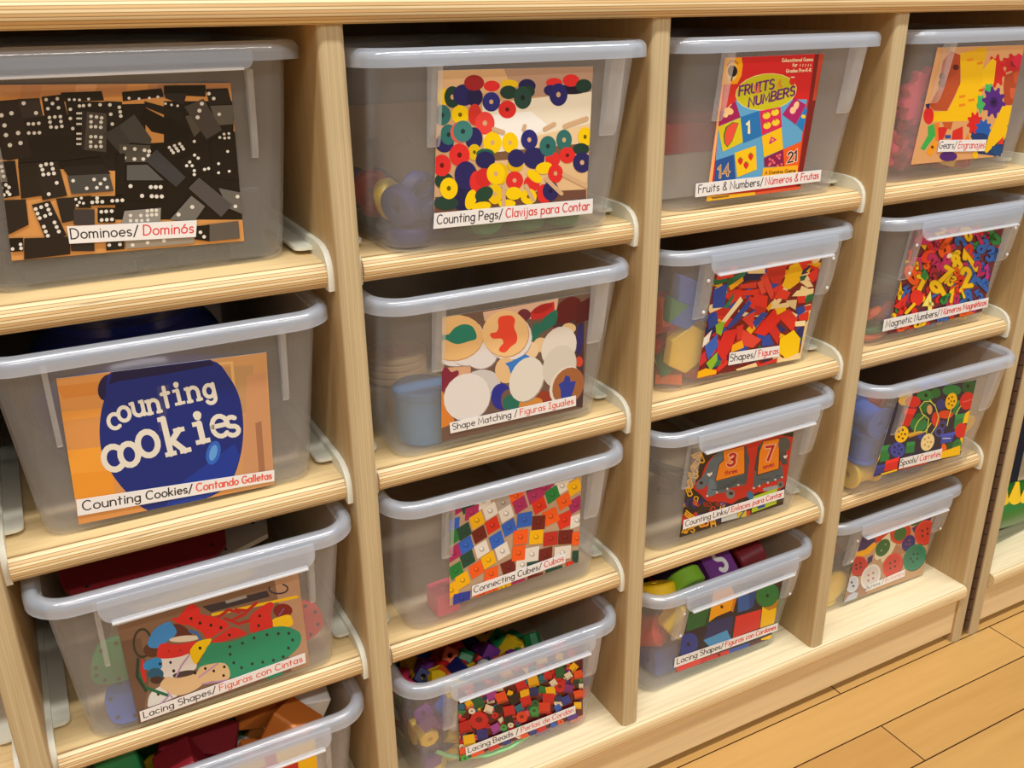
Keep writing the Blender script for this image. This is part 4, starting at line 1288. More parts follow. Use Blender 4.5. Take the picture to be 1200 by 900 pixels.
for q in ((100, 250, 110, (232, 100, 110), 0, -15), (240, 165, 70, O2, 1, 0), (315, 180, 80, (70, 110, 170), 0, 0), (425, 148, 96, (236, 190, 70), 0, -15), (510, 120, 60, O2, 1, 0), (590, 80, 70, (200, 60, 130), 0, -20), (715, 45, 90, (240, 210, 110), 0, -10), (860, 30, 60, Y_, 0, 0), (960, 0, 70, R_, 1, 0), (800, 90, 60, N_, 0, 0), (640, 140, 60, T_, 0, 0),
          (210, 545, 150, R_, 1, 0), (95, 600, 100, (190, 22, 32), 0, -20), (65, 440, 58, T_, 0, 0), (130, 410, 54, Y_, 0, -40), (205, 402, 84, G_, 0, -30), (152, 470, 58, (238, 230, 214), 2, 0), (315, 345, 82, (166, 60, 160), 0, -25), (390, 362, 90, O2, 0, -20), (460, 325, 44, Y_, 0, 20), (495, 372, 84, K_, 0, -30), (372, 452, 76, K_, 1, 0), (287, 453, 66, W_, 0, 20), (455, 470, 92, R_, 0, -10), (580, 330, 76, Y_, 0, -10), (655, 312, 76, N_, 0, 0), (725, 296, 64, GRN, 0, 10), (790, 306, 76, Y_, 0, -10), (865, 272, 92, R_, 1, 0), (937, 286, 72, P_, 0, 10), (550, 262, 84, R_, 0, -25), (648, 230, 86, (236, 178, 24), 0, -15), (715, 206, 46, T_, 0, 0), (770, 182, 66, R_, 0, 0), (868, 162, 78, G_, 0, -10), (935, 180, 56, W_, 0, -35), (812, 240, 54, W_, 0, -35), (1015, 172, 72, O2, 0, -15), (1000, 240, 62, DGRN, 1, 0), (1015, 330, 70, O2, 0, -15), (1040, 262, 40, W_, 0, 0), (915, 378, 70, (40, 60, 160), 0, -25), (848, 440, 52, BLUE, 0, -30), (852, 368, 46, (30, 60, 110), 0, 0), (535, 445, 64, T_, 0, -30), (590, 390, 84, R_, 0, -20), (665, 405, 64, G_, 1, 0), (655, 466, 78, (60, 160, 80), 1, 0), (770, 368, 92, R_, 0, 0), (740, 440, 92, (226, 60, 40), 0, 0), (555, 515, 94, (232, 70, 40), 1, 0), (450, 545, 76, K_, 0, -20), (345, 606, 76, (170, 72, 172), 0, -28), (408, 600, 56, (70, 170, 80), 1, 0), (465, 580, 50, W_, 2, 0), (130, 700, 92, (246, 196, 20), 0, -10), (235, 655, 88, (40, 44, 130), 0, -10), (960, 500, 84, (90, 50, 150), 0, -20), (1010, 420, 60, Y_, 0, 0), (870, 552, 56, O2, 2, 0), (640, 628, 60, (44, 50, 140), 0, -20), (815, 580, 50, BLUE, 0, -10), (200, 812, 110, O2, 0, -15), (95, 850, 66, (60, 170, 60), 1, 0), (330, 765, 90, R_, 0, -15), (430, 712, 70, (44, 50, 140), 0, -15), (530, 670, 44, W_, 2, 0), (580, 680, 70, O2, 0, -15), (720, 610, 70, R_, 0, -15), (80, 790, 60, O2, 0, -10)):
    bead(*q)
finish((2, 4), a)

# the fruit-and-number game cover
a = px_art((3, 1), [(232, 80), (1160, 40), (936, 1309), (56, 1424)])
a.poly([(232, 80), (1160, 40), (936, 1309), (56, 1424)], (216, 38, 42))
a.poly([(1075, 46), (1160, 40), (1030, 780), (960, 1150), (936, 1309), (900, 1290), (985, 700)], (124, 34, 34))
a.poly([(1115, 44), (1160, 40), (1080, 480), (1052, 480)], (196, 70, 46))
a.poly([(330, 480), (1000, 470), (905, 1180), (130, 1240), (170, 720)], (96, 172, 218))
a.poly([(205, 330), (330, 330), (330, 490), (185, 580)], (224, 52, 44))
a.poly([(205, 320), (218, 320), (90, 1424), (56, 1424)], (252, 186, 116))
a.poly([(232, 80), (386, 78), (398, 150), (385, 250), (345, 325), (192, 330)], (250, 172, 24))
a.ell(298, 215, 50, 84, (244, 206, 130), 6); a.ell(302, 205, 46, 54, (30, 26, 24)); a.rect(294, 270, 16, 60, 8, (30, 26, 24))
a.line(A(305, 200, 62, 92, 210, 320, 10), 7, (90, 60, 20))
a.ell(616, 400, 290, 172, (240, 226, 150), -8); a.ell(616, 400, 283, 166, (204, 198, 34), -8)
def along(p0, p1, hgt, wtxt):
    dx, dy = (p1[0] - p0[0]) / wtxt, (p1[1] - p0[1]) / wtxt
    return lambda x, y: (p0[0] + dx * x + y * hgt * .10, p0[1] + dy * x - y * hgt)
VIO = (112, 40, 112)
for txt, p0, p1, h, w in (('FRUITS', (362, 436), (690, 368), 88, 17), ('NUMBERS', (452, 540), (884, 428), 84, 17)):
    W = text_strokes(txt)[1]
    a.text(txt, along(p0, p1, h, W), w, VIO)
a.line([(512, 340), (516, 402), (550, 400), (546, 330)], 16, (236, 110, 80))
a.text('&', along((722, 358), (762, 352), 66, .62), 13, (236, 150, 60))
a.ell(862, 302, 28, 36, (220, 44, 44)); a.line([(852, 262), (880, 262)], 9, (246, 240, 220))
a.poly([(185, 580), (330, 488), (376, 636), (168, 722)], (166, 32, 92)); a.ell(265, 580, 46, 34, (250, 206, 140), 15); a.ell(236, 616, 24, 24, (250, 214, 150)); a.line([(262, 545), (290, 515)], 8, (250, 214, 150))
a.poly([(165, 726), (380, 640), (398, 871), (210, 961)], (226, 206, 34)); a.poly([(360, 690), (300, 682), (236, 730), (214, 810), (222, 880), (252, 920), (300, 860)], (70, 120, 50)); a.poly([(352, 694), (300, 692), (250, 735), (228, 810), (232, 875), (252, 908), (300, 850)], (240, 84, 66))
a.poly([(375, 636), (555, 575), (575, 810), (400, 880)], (32, 120, 190)); a.text('1', lambda x, y: (438 + x * 110, 782 - y * 100), 24, (252, 238, 180))
a.poly([(555, 578), (750, 540), (765, 730), (575, 806)], (220, 42, 90))
for x, y in ((620, 622), (700, 592), (626, 715), (706, 686)):
    a.ell(x, y, 38, 30, (246, 216, 52), -25); a.ell(x - 6, y - 24, 10, 8, (130, 150, 40))
a.poly([(880, 455), (990, 520), (895, 705), (768, 610)], (176, 32, 110)); a.ell(898, 528, 24, 42, (250, 206, 160), 20); a.ell(866, 572, 28, 34, (250, 206, 160), 20)
a.poly([(990, 530), (1000, 570), (965, 770), (900, 705)], (26, 130, 204)); a.ell(965, 630, 20, 18, (246, 216, 52))
a.poly([(575, 816), (760, 731), (775, 936), (595, 1011)], (250, 200, 24)); a.line([(652, 880), (704, 846), (668, 826), (650, 880)], 17, (240, 120, 150)); a.line([(652, 880), (704, 846), (668, 826), (650, 880)], 9, (196, 30, 90))
a.poly([(320, 971), (520, 901), (528, 1126), (345, 1201)], (250, 206, 30))
for x, y in ((375, 1050), (472, 1008), (428, 1090)):
    a.poly([(x - 26, y - 18), (x, y - 36), (x + 26, y - 20), (x + 18, y + 12), (x, y + 36), (x - 20, y + 12)], (218, 52, 42)); a.ell(x, y - 32, 14, 7, (110, 130, 40))
a.poly([(145, 1041), (315, 986), (330, 1211), (130, 1236)], (34, 86, 160)); a.text('14', lambda x, y: (166 + x * 108 + y * 4, 1205 - x * 26 - y * 106), 24, (250, 214, 150)); a.text('14', lambda x, y: (166 + x * 108 + y * 4, 1205 - x * 26 - y * 106), 13, (170, 110, 60))
a.poly([(595, 1021), (775, 936), (785, 1096), (600, 1101)], (140, 28, 82))
for x, y in ((650, 1030), (676, 1042), (655, 1070), (690, 1062), (720, 1000), (745, 990), (738, 1020), (760, 1078), (725, 1090), (645, 1085)):
    a.ell(x, y, 13, 13, (236, 104, 112), 0, 8)
a.poly([(775, 936), (950, 861), (920, 1091), (785, 1096)], (240, 96, 34))
for w, c in ((30, (250, 226, 196)), (17, (60, 34, 50))):
    a.text('21', lambda x, y: (818 + x * 92 + y * 6, 1062 - x * 24 - y * 92), w, c)
a.poly([(585, 1111), (915, 1086), (905, 1190), (575, 1220)], (252, 186, 34))
W = text_strokes('A Domino Game')[1]
a.text('A Domino Game', along((605, 1172), (890, 1148), 30, W), 6, (104, 60, 24))
a.poly([(60, 1376), (512, 1336), (512, 1372), (58, 1424)], (246, 190, 44)); a.poly([(512, 1340), (945, 1280), (936, 1309), (512, 1372)], (226, 92, 56))
a.poly([(100, 1385), (270, 1366), (265, 1382), (110, 1404)], (150, 110, 50))
for txt, p0, p1 in (('Educational Game', (765, 118), (1050, 108)), ('for', (860, 162), (905, 160)), ('Grades Pre-K-K', (800, 218), (1035, 208))):
    W = text_strokes(txt)[1]
    a.text(txt, along(p0, p1, 30, W), 6.5, (252, 222, 180))
for x in (930, 955, 980, 1005, 1028):
    a.line([(x, 160), (x + 4, 140)], 6, (252, 222, 180))
finish((3, 1), a)

# pattern-block shapes
a = px_art((3, 2), [(157, 141), (861, 56), (714, 731), (34, 861)])
a.poly([(157, 141), (861, 56), (714, 731), (34, 861)], (120, 28, 34))
LIME, SB, RB, CR = (146, 192, 44), (40, 74, 166), (224, 50, 40), (242, 216, 160)
rnd = random.Random(9)
for i in range(90):
    u, v = rnd.random(), rnd.random()
    x, y = 157 - 123 * v + u * 690, 141 + 715 * v - u * (85 + 45 * v)
    a.rect(x, y, rnd.uniform(50, 110), rnd.uniform(30, 60), rnd.uniform(-70, 40), rnd.choice((RB, (196, 40, 38), SB, (28, 36, 90), (30, 110, 70), CR, (244, 180, 24), RB)))
for c, p in ((RB, [(165, 165), (270, 160), (275, 195), (165, 215)]), (SB, [(140, 280), (235, 235), (215, 395), (135, 402)]), ((36, 120, 84), [(270, 190), (365, 155), (340, 197), (270, 222)]), ((244, 176, 24), [(243, 255), (335, 193), (340, 222), (255, 284)]),
             ((28, 36, 90), [(350, 180), (470, 170), (470, 208), (350, 222)]), (CR, [(365, 155), (480, 130), (482, 172), (370, 172)]), ((214, 62, 48), [(315, 245), (425, 225), (425, 266), (320, 272)]), ((200, 46, 42), [(490, 130), (620, 108), (615, 180), (580, 240), (530, 238), (500, 190)]),
             ((222, 70, 56), [(450, 200), (490, 163), (542, 300), (522, 345)]), ((226, 80, 62), [(428, 232), (460, 214), (487, 290), (460, 310)]), ((246, 192, 24), [(593, 255), (645, 120), (700, 95), (730, 150), (705, 230), (642, 277)]), (RB, [(720, 90), (792, 75), (788, 106), (728, 112)]), (CR, [(790, 90), (852, 62), (842, 86), (808, 108)]),
             (RB, [(760, 180), (836, 120), (830, 190), (790, 232)]), ((36, 90, 70), [(710, 190), (760, 180), (740, 215), (715, 222)]), (CR, [(718, 230), (775, 218), (800, 257), (760, 264)]), ((226, 60, 46), [(545, 330), (580, 268), (652, 295), (622, 345)]), ((246, 222, 160), [(658, 322), (690, 285), (802, 268), (800, 302), (740, 320)]), (RB, [(690, 322), (750, 318), (745, 365), (700, 368)]),
             (RB, [(240, 390), (290, 290), (440, 273), (436, 312), (330, 316)]), ((36, 120, 84), [(205, 397), (280, 298), (276, 330), (235, 402)]), (SB, [(230, 522), (380, 335), (392, 370), (300, 490), (240, 537)]), ((248, 230, 180), [(192, 490), (320, 323), (336, 350), (215, 502)]), (RB, [(380, 355), (420, 303), (500, 320), (492, 402), (420, 380)]),
             ((196, 40, 38), [(420, 380), (492, 402), (470, 440), (415, 450)]), (SB, [(328, 470), (420, 398), (420, 432), (350, 482)]), ((226, 64, 54), [(328, 470), (416, 418), (402, 542)]), (SB, [(398, 492), (460, 428), (502, 432), (420, 532)]), ((226, 38, 34), [(405, 562), (546, 398), (582, 480), (482, 582)]), (CR, [(510, 410), (545, 335), (560, 360), (545, 400)]), ((244, 176, 24), [(490, 400), (520, 360), (530, 380), (505, 420)]),
             (CR, [(540, 380), (640, 358), (642, 392), (550, 412)]), ((232, 206, 150), [(618, 350), (692, 343), (682, 412), (650, 392)]), ((250, 204, 30), [(550, 400), (622, 394), (616, 430), (560, 442)]), (RB, [(558, 447), (636, 403), (697, 470), (662, 557)]), (SB, [(680, 400), (740, 378), (746, 422), (700, 452)]), (RB, [(700, 450), (770, 414), (766, 476), (705, 482)]), ((248, 230, 176), [(680, 488), (748, 480), (746, 516), (680, 520)]),
             ((34, 44, 110), [(695, 540), (750, 520), (742, 582), (710, 592)]), ((34, 44, 110), [(570, 500), (620, 540), (600, 560), (570, 545)]), ((206, 42, 42), [(505, 555), (550, 508), (582, 560), (566, 642)]), (SB, [(458, 592), (510, 570), (540, 642), (460, 652)]), ((226, 70, 56), [(330, 538), (458, 606), (400, 662), (322, 642)]), ((216, 50, 44), [(293, 520), (341, 503), (326, 602), (295, 612)]), ((248, 176, 20), [(268, 642), (330, 610), (342, 660), (290, 680), (255, 692)]),
             ((218, 40, 40), [(160, 682), (210, 553), (302, 533), (262, 660), (205, 748)]), (LIME, [(153, 500), (217, 488), (192, 582), (160, 562)]), (SB, [(103, 482), (165, 423), (172, 502), (110, 542)]), ((240, 238, 228), [(53, 622), (132, 543), (112, 612), (50, 682)]), ((54, 100, 194), [(83, 652), (165, 568), (172, 652), (105, 742)]), ((30, 120, 90), [(143, 745), (187, 738), (192, 772), (138, 792)]), (LIME, [(93, 762), (167, 688), (167, 742), (125, 812)]),
             ((214, 44, 60), [(50, 722), (87, 678), (97, 745), (48, 788)]), ((250, 186, 10), [(34, 820), (90, 795), (162, 808), (160, 832), (34, 861)]), ((222, 50, 40), [(163, 792), (230, 738), (242, 762), (170, 822)]), (CR, [(288, 802), (420, 758), (432, 782), (300, 812)]), ((206, 42, 42), [(428, 772), (562, 728), (560, 752), (440, 787)]), (CR, [(568, 737), (722, 688), (717, 732), (560, 757)]), ((226, 198, 140), [(745, 500), (770, 470), (730, 690), (705, 720)]),
             ((250, 206, 8), [(578, 602), (670, 543), (714, 600), (702, 692), (620, 732), (573, 692)])):
    a.poly(p, c)
finish((3, 2), a)

# counting links: two elephants on number cards
a = px_art((3, 3), [(130, 170), (931, 37), (847, 607), (37, 867)])
a.poly([(130, 170), (931, 37), (847, 607), (37, 867)], (52, 42, 36))
rnd = random.Random(3)
def link(x, y, r, ang, c, w=9):
    ca, sa = math.cos(math.radians(ang)), math.sin(math.radians(ang))
    a.line([(x + ca * px - sa * py, y + sa * px + ca * py) for px, py in [(-r, -r * .4), (r, -r * .45), (r * 1.2, 0), (r, r * .45), (-r * .6, r * .42), (-r * .8, 0), (r * .3, 0)]], w, c)
for i in range(46):
    u, v = rnd.random(), rnd.random()
    link(50 + u * 330, 600 + v * 220 - u * 90, rnd.uniform(22, 34), rnd.uniform(-80, 60), rnd.choice(((40, 54, 130), (40, 54, 130), (206, 60, 40), (236, 176, 40), (30, 30, 36), (160, 40, 36))), 8)
for x, y, an in ((170, 225, -20), (150, 330, 60), (140, 380, 10), (205, 240, 70), (120, 440, 80), (165, 290, -50), (110, 500, 70)):
    link(x, y, 36, an, (236, 178, 44), 10)
for x, y, an in ((140, 770, -30), (220, 760, -20), (110, 690, 40), (300, 750, 80), (90, 800, -60)):
    link(x, y, 38, an, (240, 176, 36), 10)
OUT = (200, 42, 38)
a.poly([(160, 440), (205, 400), (240, 300), (300, 225), (420, 170), (560, 128), (620, 118), (700, 92), (830, 66), (925, 80), (915, 200), (890, 330), (862, 462), (800, 505), (650, 510), (610, 530), (500, 566), (450, 602), (380, 588), (250, 578), (205, 530), (148, 485)], OUT)
EL = (92, 110, 124)
a.poly([(168, 455), (185, 432), (240, 350), (268, 275), (320, 215), (372, 188), (390, 260), (548, 330), (552, 452), (500, 462), (432, 480), (400, 512), (330, 520), (285, 545), (248, 540), (262, 440), (240, 470), (200, 492), (172, 485)], EL)
a.poly([(560, 150), (585, 260), (565, 420), (552, 452), (540, 360), (545, 150)], (70, 80, 88))
a.poly([(330, 430), (552, 372), (552, 452), (500, 440), (430, 480), (330, 500)], (72, 88, 98))
a.poly([(248, 540), (275, 400), (310, 420), (330, 520), (285, 545)], (104, 126, 142))
a.poly([(375, 190), (546, 147), (550, 366), (313, 430), (345, 290), (380, 262)], (40, 34, 30)); a.poly([(380, 192), (543, 151), (545, 362), (320, 423), (350, 293), (386, 262)], (242, 138, 34))
a.ell(208, 448, 34, 36, (96, 112, 122)); a.ell(208, 438, 14, 13, (40, 36, 36))
a.ell(436, 525, 34, 36, (120, 128, 132)); a.ell(440, 520, 18, 14, (60, 44, 40))
a.poly([(250, 372), (262, 360), (275, 364), (292, 352), (294, 368), (272, 390)], (236, 230, 220))
for x, y in ((255, 540), (330, 512), (412, 484), (497, 454)):
    a.ell(x, y, 9, 9, (220, 210, 200), 0, 8)
for p in ([(290, 490), (330, 490)], [(385, 485), (395, 460), (440, 452)], [(440, 440), (480, 425), (485, 400)]):
    a.line(p, 4, (40, 40, 42))
a.poly([(610, 478), (628, 330), (652, 165), (690, 108), (700, 300), (840, 300), (850, 396), (800, 420), (700, 440), (680, 452), (640, 470)], (84, 100, 112))
a.poly([(620, 340), (650, 160), (672, 130), (660, 200), (640, 350)], (60, 64, 66))
a.poly([(690, 110), (822, 82), (818, 330), (640, 384), (655, 200)], (40, 34, 30)); a.poly([(694, 114), (816, 89), (812, 326), (648, 374), (662, 202)], (242, 138, 34))
a.poly([(815, 150), (870, 190), (880, 290), (845, 300), (820, 260)], (72, 76, 78)); a.ell(856, 138, 48, 60, (82, 86, 88))
a.poly([(848, 232), (856, 222), (864, 228), (878, 216), (878, 234), (862, 250)], (236, 230, 220))
a.poly([(690, 480), (850, 440), (840, 470), (760, 500), (690, 500)], (150, 160, 166)); a.ell(826, 450, 26, 28, (110, 112, 108)); a.ell(826, 450, 11, 11, (60, 50, 44))
for x, y in ((617, 478), (662, 462), (728, 436), (786, 412), (838, 392)):
    a.ell(x, y, 9, 9, (210, 206, 200), 0, 8)
for p in ([(670, 410), (720, 410), (745, 400)], [(785, 400), (800, 380), (840, 385)]):
    a.line(p, 4, (40, 40, 42))
for w, c in ((34, (246, 200, 170)), (21, (190, 34, 40))):
    a.text('3', lambda x, y: (412 + x * 112 + y * 18, 306 - x * 14 - y * 92), w, c)
    a.text('7', lambda x, y: (712 + x * 116 + y * 4, 262 - x * 16 - y * 104), w, c)
for t, p0, p1 in (('three', (392, 378), (488, 356)), ('seven', (690, 330), (776, 306))):
    W = text_strokes(t)[1]
    a.text(t, (lambda p0, p1, W: lambda x, y: (p0[0] + (p1[0] - p0[0]) * x / W, p0[1] + (p1[1] - p0[1]) * x / W - y * 34))(p0, p1, W), 6, (190, 44, 60))
a.poly([(610, 545), (800, 478), (795, 600), (600, 672)], (176, 202, 48)); a.ell(588, 540, 28, 38, (60, 110, 160)); a.ell(573, 562, 10, 12, (40, 36, 40))
a.poly([(365, 680), (485, 648), (490, 712), (365, 745)], (196, 206, 206)); a.poly([(490, 665), (560, 640), (560, 700), (490, 712)], (206, 190, 60)); a.line([(510, 705), (545, 655), (520, 660)], 10, (50, 60, 140))
a.poly([(560, 660), (590, 650), (590, 690), (560, 698)], (200, 60, 50)); a.poly([(645, 622), (705, 603), (706, 624), (650, 642)], (50, 80, 170)); a.line([(805, 580), (845, 575)], 12, (80, 74, 70))
finish((3, 3), a)

# big lacing beads
a = px_art((3, 4), [(154, 227), (942, 50), (836, 588), (47, 869)])
a.poly([(154, 227), (942, 50), (836, 588), (47, 869)], (36, 32, 50))
for c, p in (((60, 40, 40), [(880, 70), (942, 50), (915, 270), (885, 280)]), ((44, 70, 140), [(160, 270), (240, 240), (240, 320), (150, 330)]), ((24, 70, 46), [(280, 480), (335, 300), (360, 330), (330, 500)]), ((28, 104, 60), [(150, 325), (337, 298), (282, 482), (133, 532)]),
             ((246, 172, 28), [(365, 110), (482, 92), (534, 225), (502, 357), (380, 408), (320, 452), (345, 300)]), ((214, 130, 26), [(502, 357), (534, 225), (552, 250), (520, 370)]), ((42, 96, 176), [(560, 225), (640, 180), (718, 160), (692, 320), (640, 352), (560, 372)]), ((30, 74, 146), [(650, 178), (718, 160), (692, 320), (660, 345)]),
             ((190, 134, 30), [(768, 320), (902, 260), (884, 330), (815, 357)]), ((250, 200, 14), [(765, 322), (815, 357), (884, 330), (862, 462), (745, 502)]), ((222, 46, 48), [(545, 405), (755, 345), (742, 500), (518, 588)]), ((38, 48, 108), [(320, 460), (520, 398), (512, 522), (275, 602)]), ((70, 162, 230), [(275, 602), (470, 518), (508, 597), (330, 662)]),
             ((226, 56, 54), [(53, 822), (250, 755), (250, 795), (54, 868)]), ((204, 38, 44), [(250, 755), (490, 680), (490, 714), (250, 795)]), ((44, 80, 176), [(490, 680), (662, 622), (652, 654), (490, 714)]), ((90, 40, 50), [(662, 622), (750, 592), (760, 610), (652, 654)]), ((248, 196, 18), [(750, 592), (842, 553), (832, 592), (760, 602)])):
    a.poly(p, c)
a.ell(150, 642, 78, 104, (40, 62, 152), 20); hole(a, 150, 636, 14)
a.ell(804, 228, 92, 106, (60, 90, 50), 40); a.ell(808, 226, 88, 102, (26, 124, 66), 40); hole(a, 806, 232, 13); hole(a, 428, 325, 13, (90, 40, 20)); hole(a, 405, 724, 12, (90, 30, 30))
finish((3, 4), a)

# gears
a = px_art((4, 1), [(228, 36), (840, 18), (678, 798), (42, 858)])
a.poly([(228, 36), (840, 18), (678, 798), (42, 858)], (224, 168, 112))
def gear(x, y, rx, ry, c, n=9, ang=0, hub=None):
    p = []
    for i in range(n * 4):
        t = 2 * math.pi * (i + .5) / (n * 4)
        k = 1.0 if i % 4 < 2 else .74
        p.append((x + rx * k * math.cos(t), y + ry * k * math.sin(t)))
    a.poly(p, c)
    if hub:
        a.ell(x, y, rx * .34, ry * .34, hub)
        a.ell(x, y, rx * .16, ry * .16, tuple(int(v * .6) for v in hub))
BR = (180, 74, 40)
a.poly([(590, 640), (760, 450), (720, 580), (690, 760), (640, 798), (480, 780), (460, 600)], (30, 60, 110))
gear(640, 200, 70, 120, (216, 40, 36), 8); gear(770, 150, 95, 75, (206, 36, 40), 9, 0, (150, 30, 30)); a.ell(800, 130, 46, 46, (222, 40, 70))
a.poly([(700, 230), (800, 190), (806, 330), (750, 440), (695, 440), (690, 300)], BR); a.poly([(760, 220), (805, 200), (815, 260), (770, 290)], (206, 90, 50)); a.poly([(735, 320), (785, 320), (775, 400), (740, 390)], (214, 100, 60))
a.poly([(385, 80), (560, 28), (577, 60), (545, 180), (540, 345), (492, 512), (430, 552), (192, 557), (200, 488), (300, 480), (350, 380), (392, 270)], (248, 198, 12))
a.poly([(385, 80), (560, 28), (577, 60), (555, 130), (390, 130)], (232, 180, 20))
for x, y in ((455, 122), (525, 145), (400, 380), (465, 405), (400, 440)):
    a.rect(x, y, 44, 18, -12, (236, 140, 30))
a.poly([(265, 130), (322, 62), (387, 88), (387, 290), (330, 412), (292, 482), (200, 477), (168, 442), (232, 330)], BR); a.poly([(232, 330), (330, 240), (387, 180), (387, 290), (330, 412), (292, 482), (200, 477), (168, 442)], (190, 84, 46))
a.ell(355, 175, 22, 20, (90, 34, 24)); a.ell(262, 240, 22, 26, (90, 34, 24)); a.ell(258, 290, 24, 30, (120, 44, 28))
a.poly([(545, 190), (612, 113), (640, 130), (622, 290), (533, 312)], (250, 204, 14)); a.poly([(517, 330), (560, 320), (545, 345), (515, 345)], (222, 90, 30))
gear(530, 430, 30, 70, (66, 190, 100), 5); gear(587, 325, 34, 40, (66, 190, 100), 5)
gear(622, 420, 84, 112, (86, 38, 136), 10, 0, (60, 26, 100))
gear(490, 570, 58, 84, (220, 36, 36), 9); gear(550, 612, 60, 76, (28, 96, 186), 9); a.ell(520, 660, 60, 24, (24, 60, 120))
a.poly([(592, 640), (682, 448), (765, 445), (735, 560), (715, 585), (722, 640), (690, 690), (660, 690), (572, 778), (556, 762)], (248, 200, 14)); gear(648, 760, 48, 48, (20, 76, 130), 7); a.poly([(660, 690), (690, 660), (690, 715), (650, 715)], (220, 60, 40))
a.ell(165, 515, 36, 60, (222, 40, 44)); a.poly([(142, 435), (172, 428), (170, 465), (150, 462)], (30, 36, 90))
a.poly([(108, 745), (160, 650), (160, 590), (200, 570), (214, 650), (135, 758)], (56, 180, 80)); a.poly([(148, 772), (205, 678), (228, 720), (182, 802)], (246, 160, 30)); hole(a, 190, 735, 11, (110, 60, 20))
a.poly([(205, 570), (240, 560), (235, 690), (215, 690)], (236, 130, 40)); a.poly([(230, 598), (305, 588), (262, 690), (235, 690)], (214, 40, 40)); a.poly([(335, 620), (405, 588), (405, 690), (325, 690)], (220, 44, 40)); a.poly([(260, 560), (335, 558), (320, 610), (280, 600)], (200, 90, 40)); a.poly([(420, 690), (440, 635), (455, 690)], (236, 130, 40)); a.rect(300, 662, 40, 24, 0, (40, 80, 160))
a.ell(303, 800, 62, 36, (80, 36, 122)); a.ell(492, 790, 20, 28, (248, 196, 14))
finish((4, 1), a)

# magnetic numbers
a = px_art((4, 2), [(254, 94), (945, 45), (772, 707), (51, 881)])
a.poly([(254, 94), (945, 45), (772, 707), (51, 881)], (110, 40, 60))
rnd = random.Random(21)
MC = {'r': (224, 40, 40), 'o': (246, 92, 34), 'b': (34, 104, 196), 'y': (250, 204, 22), 'g': (30, 136, 66), 'm': (196, 34, 104), 'p': (206, 36, 160), 'l': (252, 240, 120), 'd': (170, 26, 60)}
def dig(ch, x, y, h, ang, c, w=.26):
    ca, sa = math.cos(math.radians(ang)), math.sin(math.radians(ang))
    W = GL[ch][0]
    for k, cc in ((1.28, tuple(int(v * .62) for v in MC[c])), (1.0, MC[c])):
        for st in GL[ch][1]:
            a.line([(x + ((px - W / 2) * ca * .9 + (py - .5) * sa) * h, y - ((py - .5) * ca - (px - W / 2) * .9 * sa) * h) for px, py in st], w * h * k, cc)
for i in range(120):
    u, v = rnd.random(), rnd.random()
    x, y = 254 - 203 * v + u * 700, 94 + 787 * v - u * (49 + 125 * v)
    if u > .7:
        c = rnd.choice('bbmbgrp')
    elif u < .3:
        c = rnd.choice('oryrgmo')
    else:
        c = rnd.choice('rmoydbr')
    dig(rnd.choice('0123456789'), x, y, rnd.uniform(62, 84), rnd.uniform(-70, 60), c)
a.ell(330, 165, 74, 38, MC['m'], -10); a.ell(360, 290, 60, 40, (236, 60, 40), -40)
for q in (('0', 240, 430, 128, -28, 'o'), ('3', 410, 340, 120, -20, 'm'), ('6', 495, 215, 140, 10, 'o'), ('8', 500, 340, 110, 20, 'm'), ('2', 625, 190, 110, -60, 'b'), ('8', 775, 215, 100, 30, 'b'), ('3', 830, 270, 100, 10, 'b'), ('0', 665, 122, 90, -10, 'y'), ('6', 855, 138, 116, -30, 'g'), ('1', 735, 140, 110, -30, 'm'), ('0', 660, 255, 96, 25, 'r'),
          ('1', 682, 325, 150, -35, 'y'), ('8', 578, 335, 110, -15, 'y'), ('0', 580, 410, 70, -30, 'o'), ('3', 610, 500, 110, 10, 'r'), ('7', 490, 435, 120, 30, 'y'), ('5', 400, 440, 90, 10, 'd'), ('9', 440, 540, 130, -40, 'y'), ('7', 305, 505, 120, 10, 'y'), ('4', 140, 545, 120, 0, 'y'), ('1', 185, 560, 90, 20, 'b'), ('1', 205, 585, 80, 20, 'b'), ('4', 165, 650, 130, 20, 'r'),
          ('4', 365, 630, 110, 0, 'l'), ('6', 490, 605, 80, 30, 'g'), ('9', 668, 590, 84, -20, 'b'), ('7', 760, 500, 130, -60, 'b'), ('4', 795, 470, 90, 20, 'b'), ('1', 805, 405, 90, 0, 'p'), ('2', 745, 380, 90, -20, 'm'), ('2', 652, 448, 128, -8, 'y'), ('1', 620, 565, 70, -20, 'y'), ('1', 540, 585, 90, 10, 'y'), ('0', 575, 610, 60, 20, 'm'), ('3', 300, 800, 80, 60, 'y'), ('2', 470, 760, 70, 70, 'b'), ('4', 650, 715, 90, 80, 'o'), ('1', 80, 720, 90, 10, 'y')):
    dig(*q)
a.ell(275, 600, 50, 60, (232, 44, 40)); a.line([(255, 650), (195, 715)], 24, MC['y']); a.poly([(302, 440), (330, 380), (362, 430), (340, 475)], MC['g']); a.ell(520, 285, 22, 16, (250, 230, 190), -40)
finish((4, 2), a)

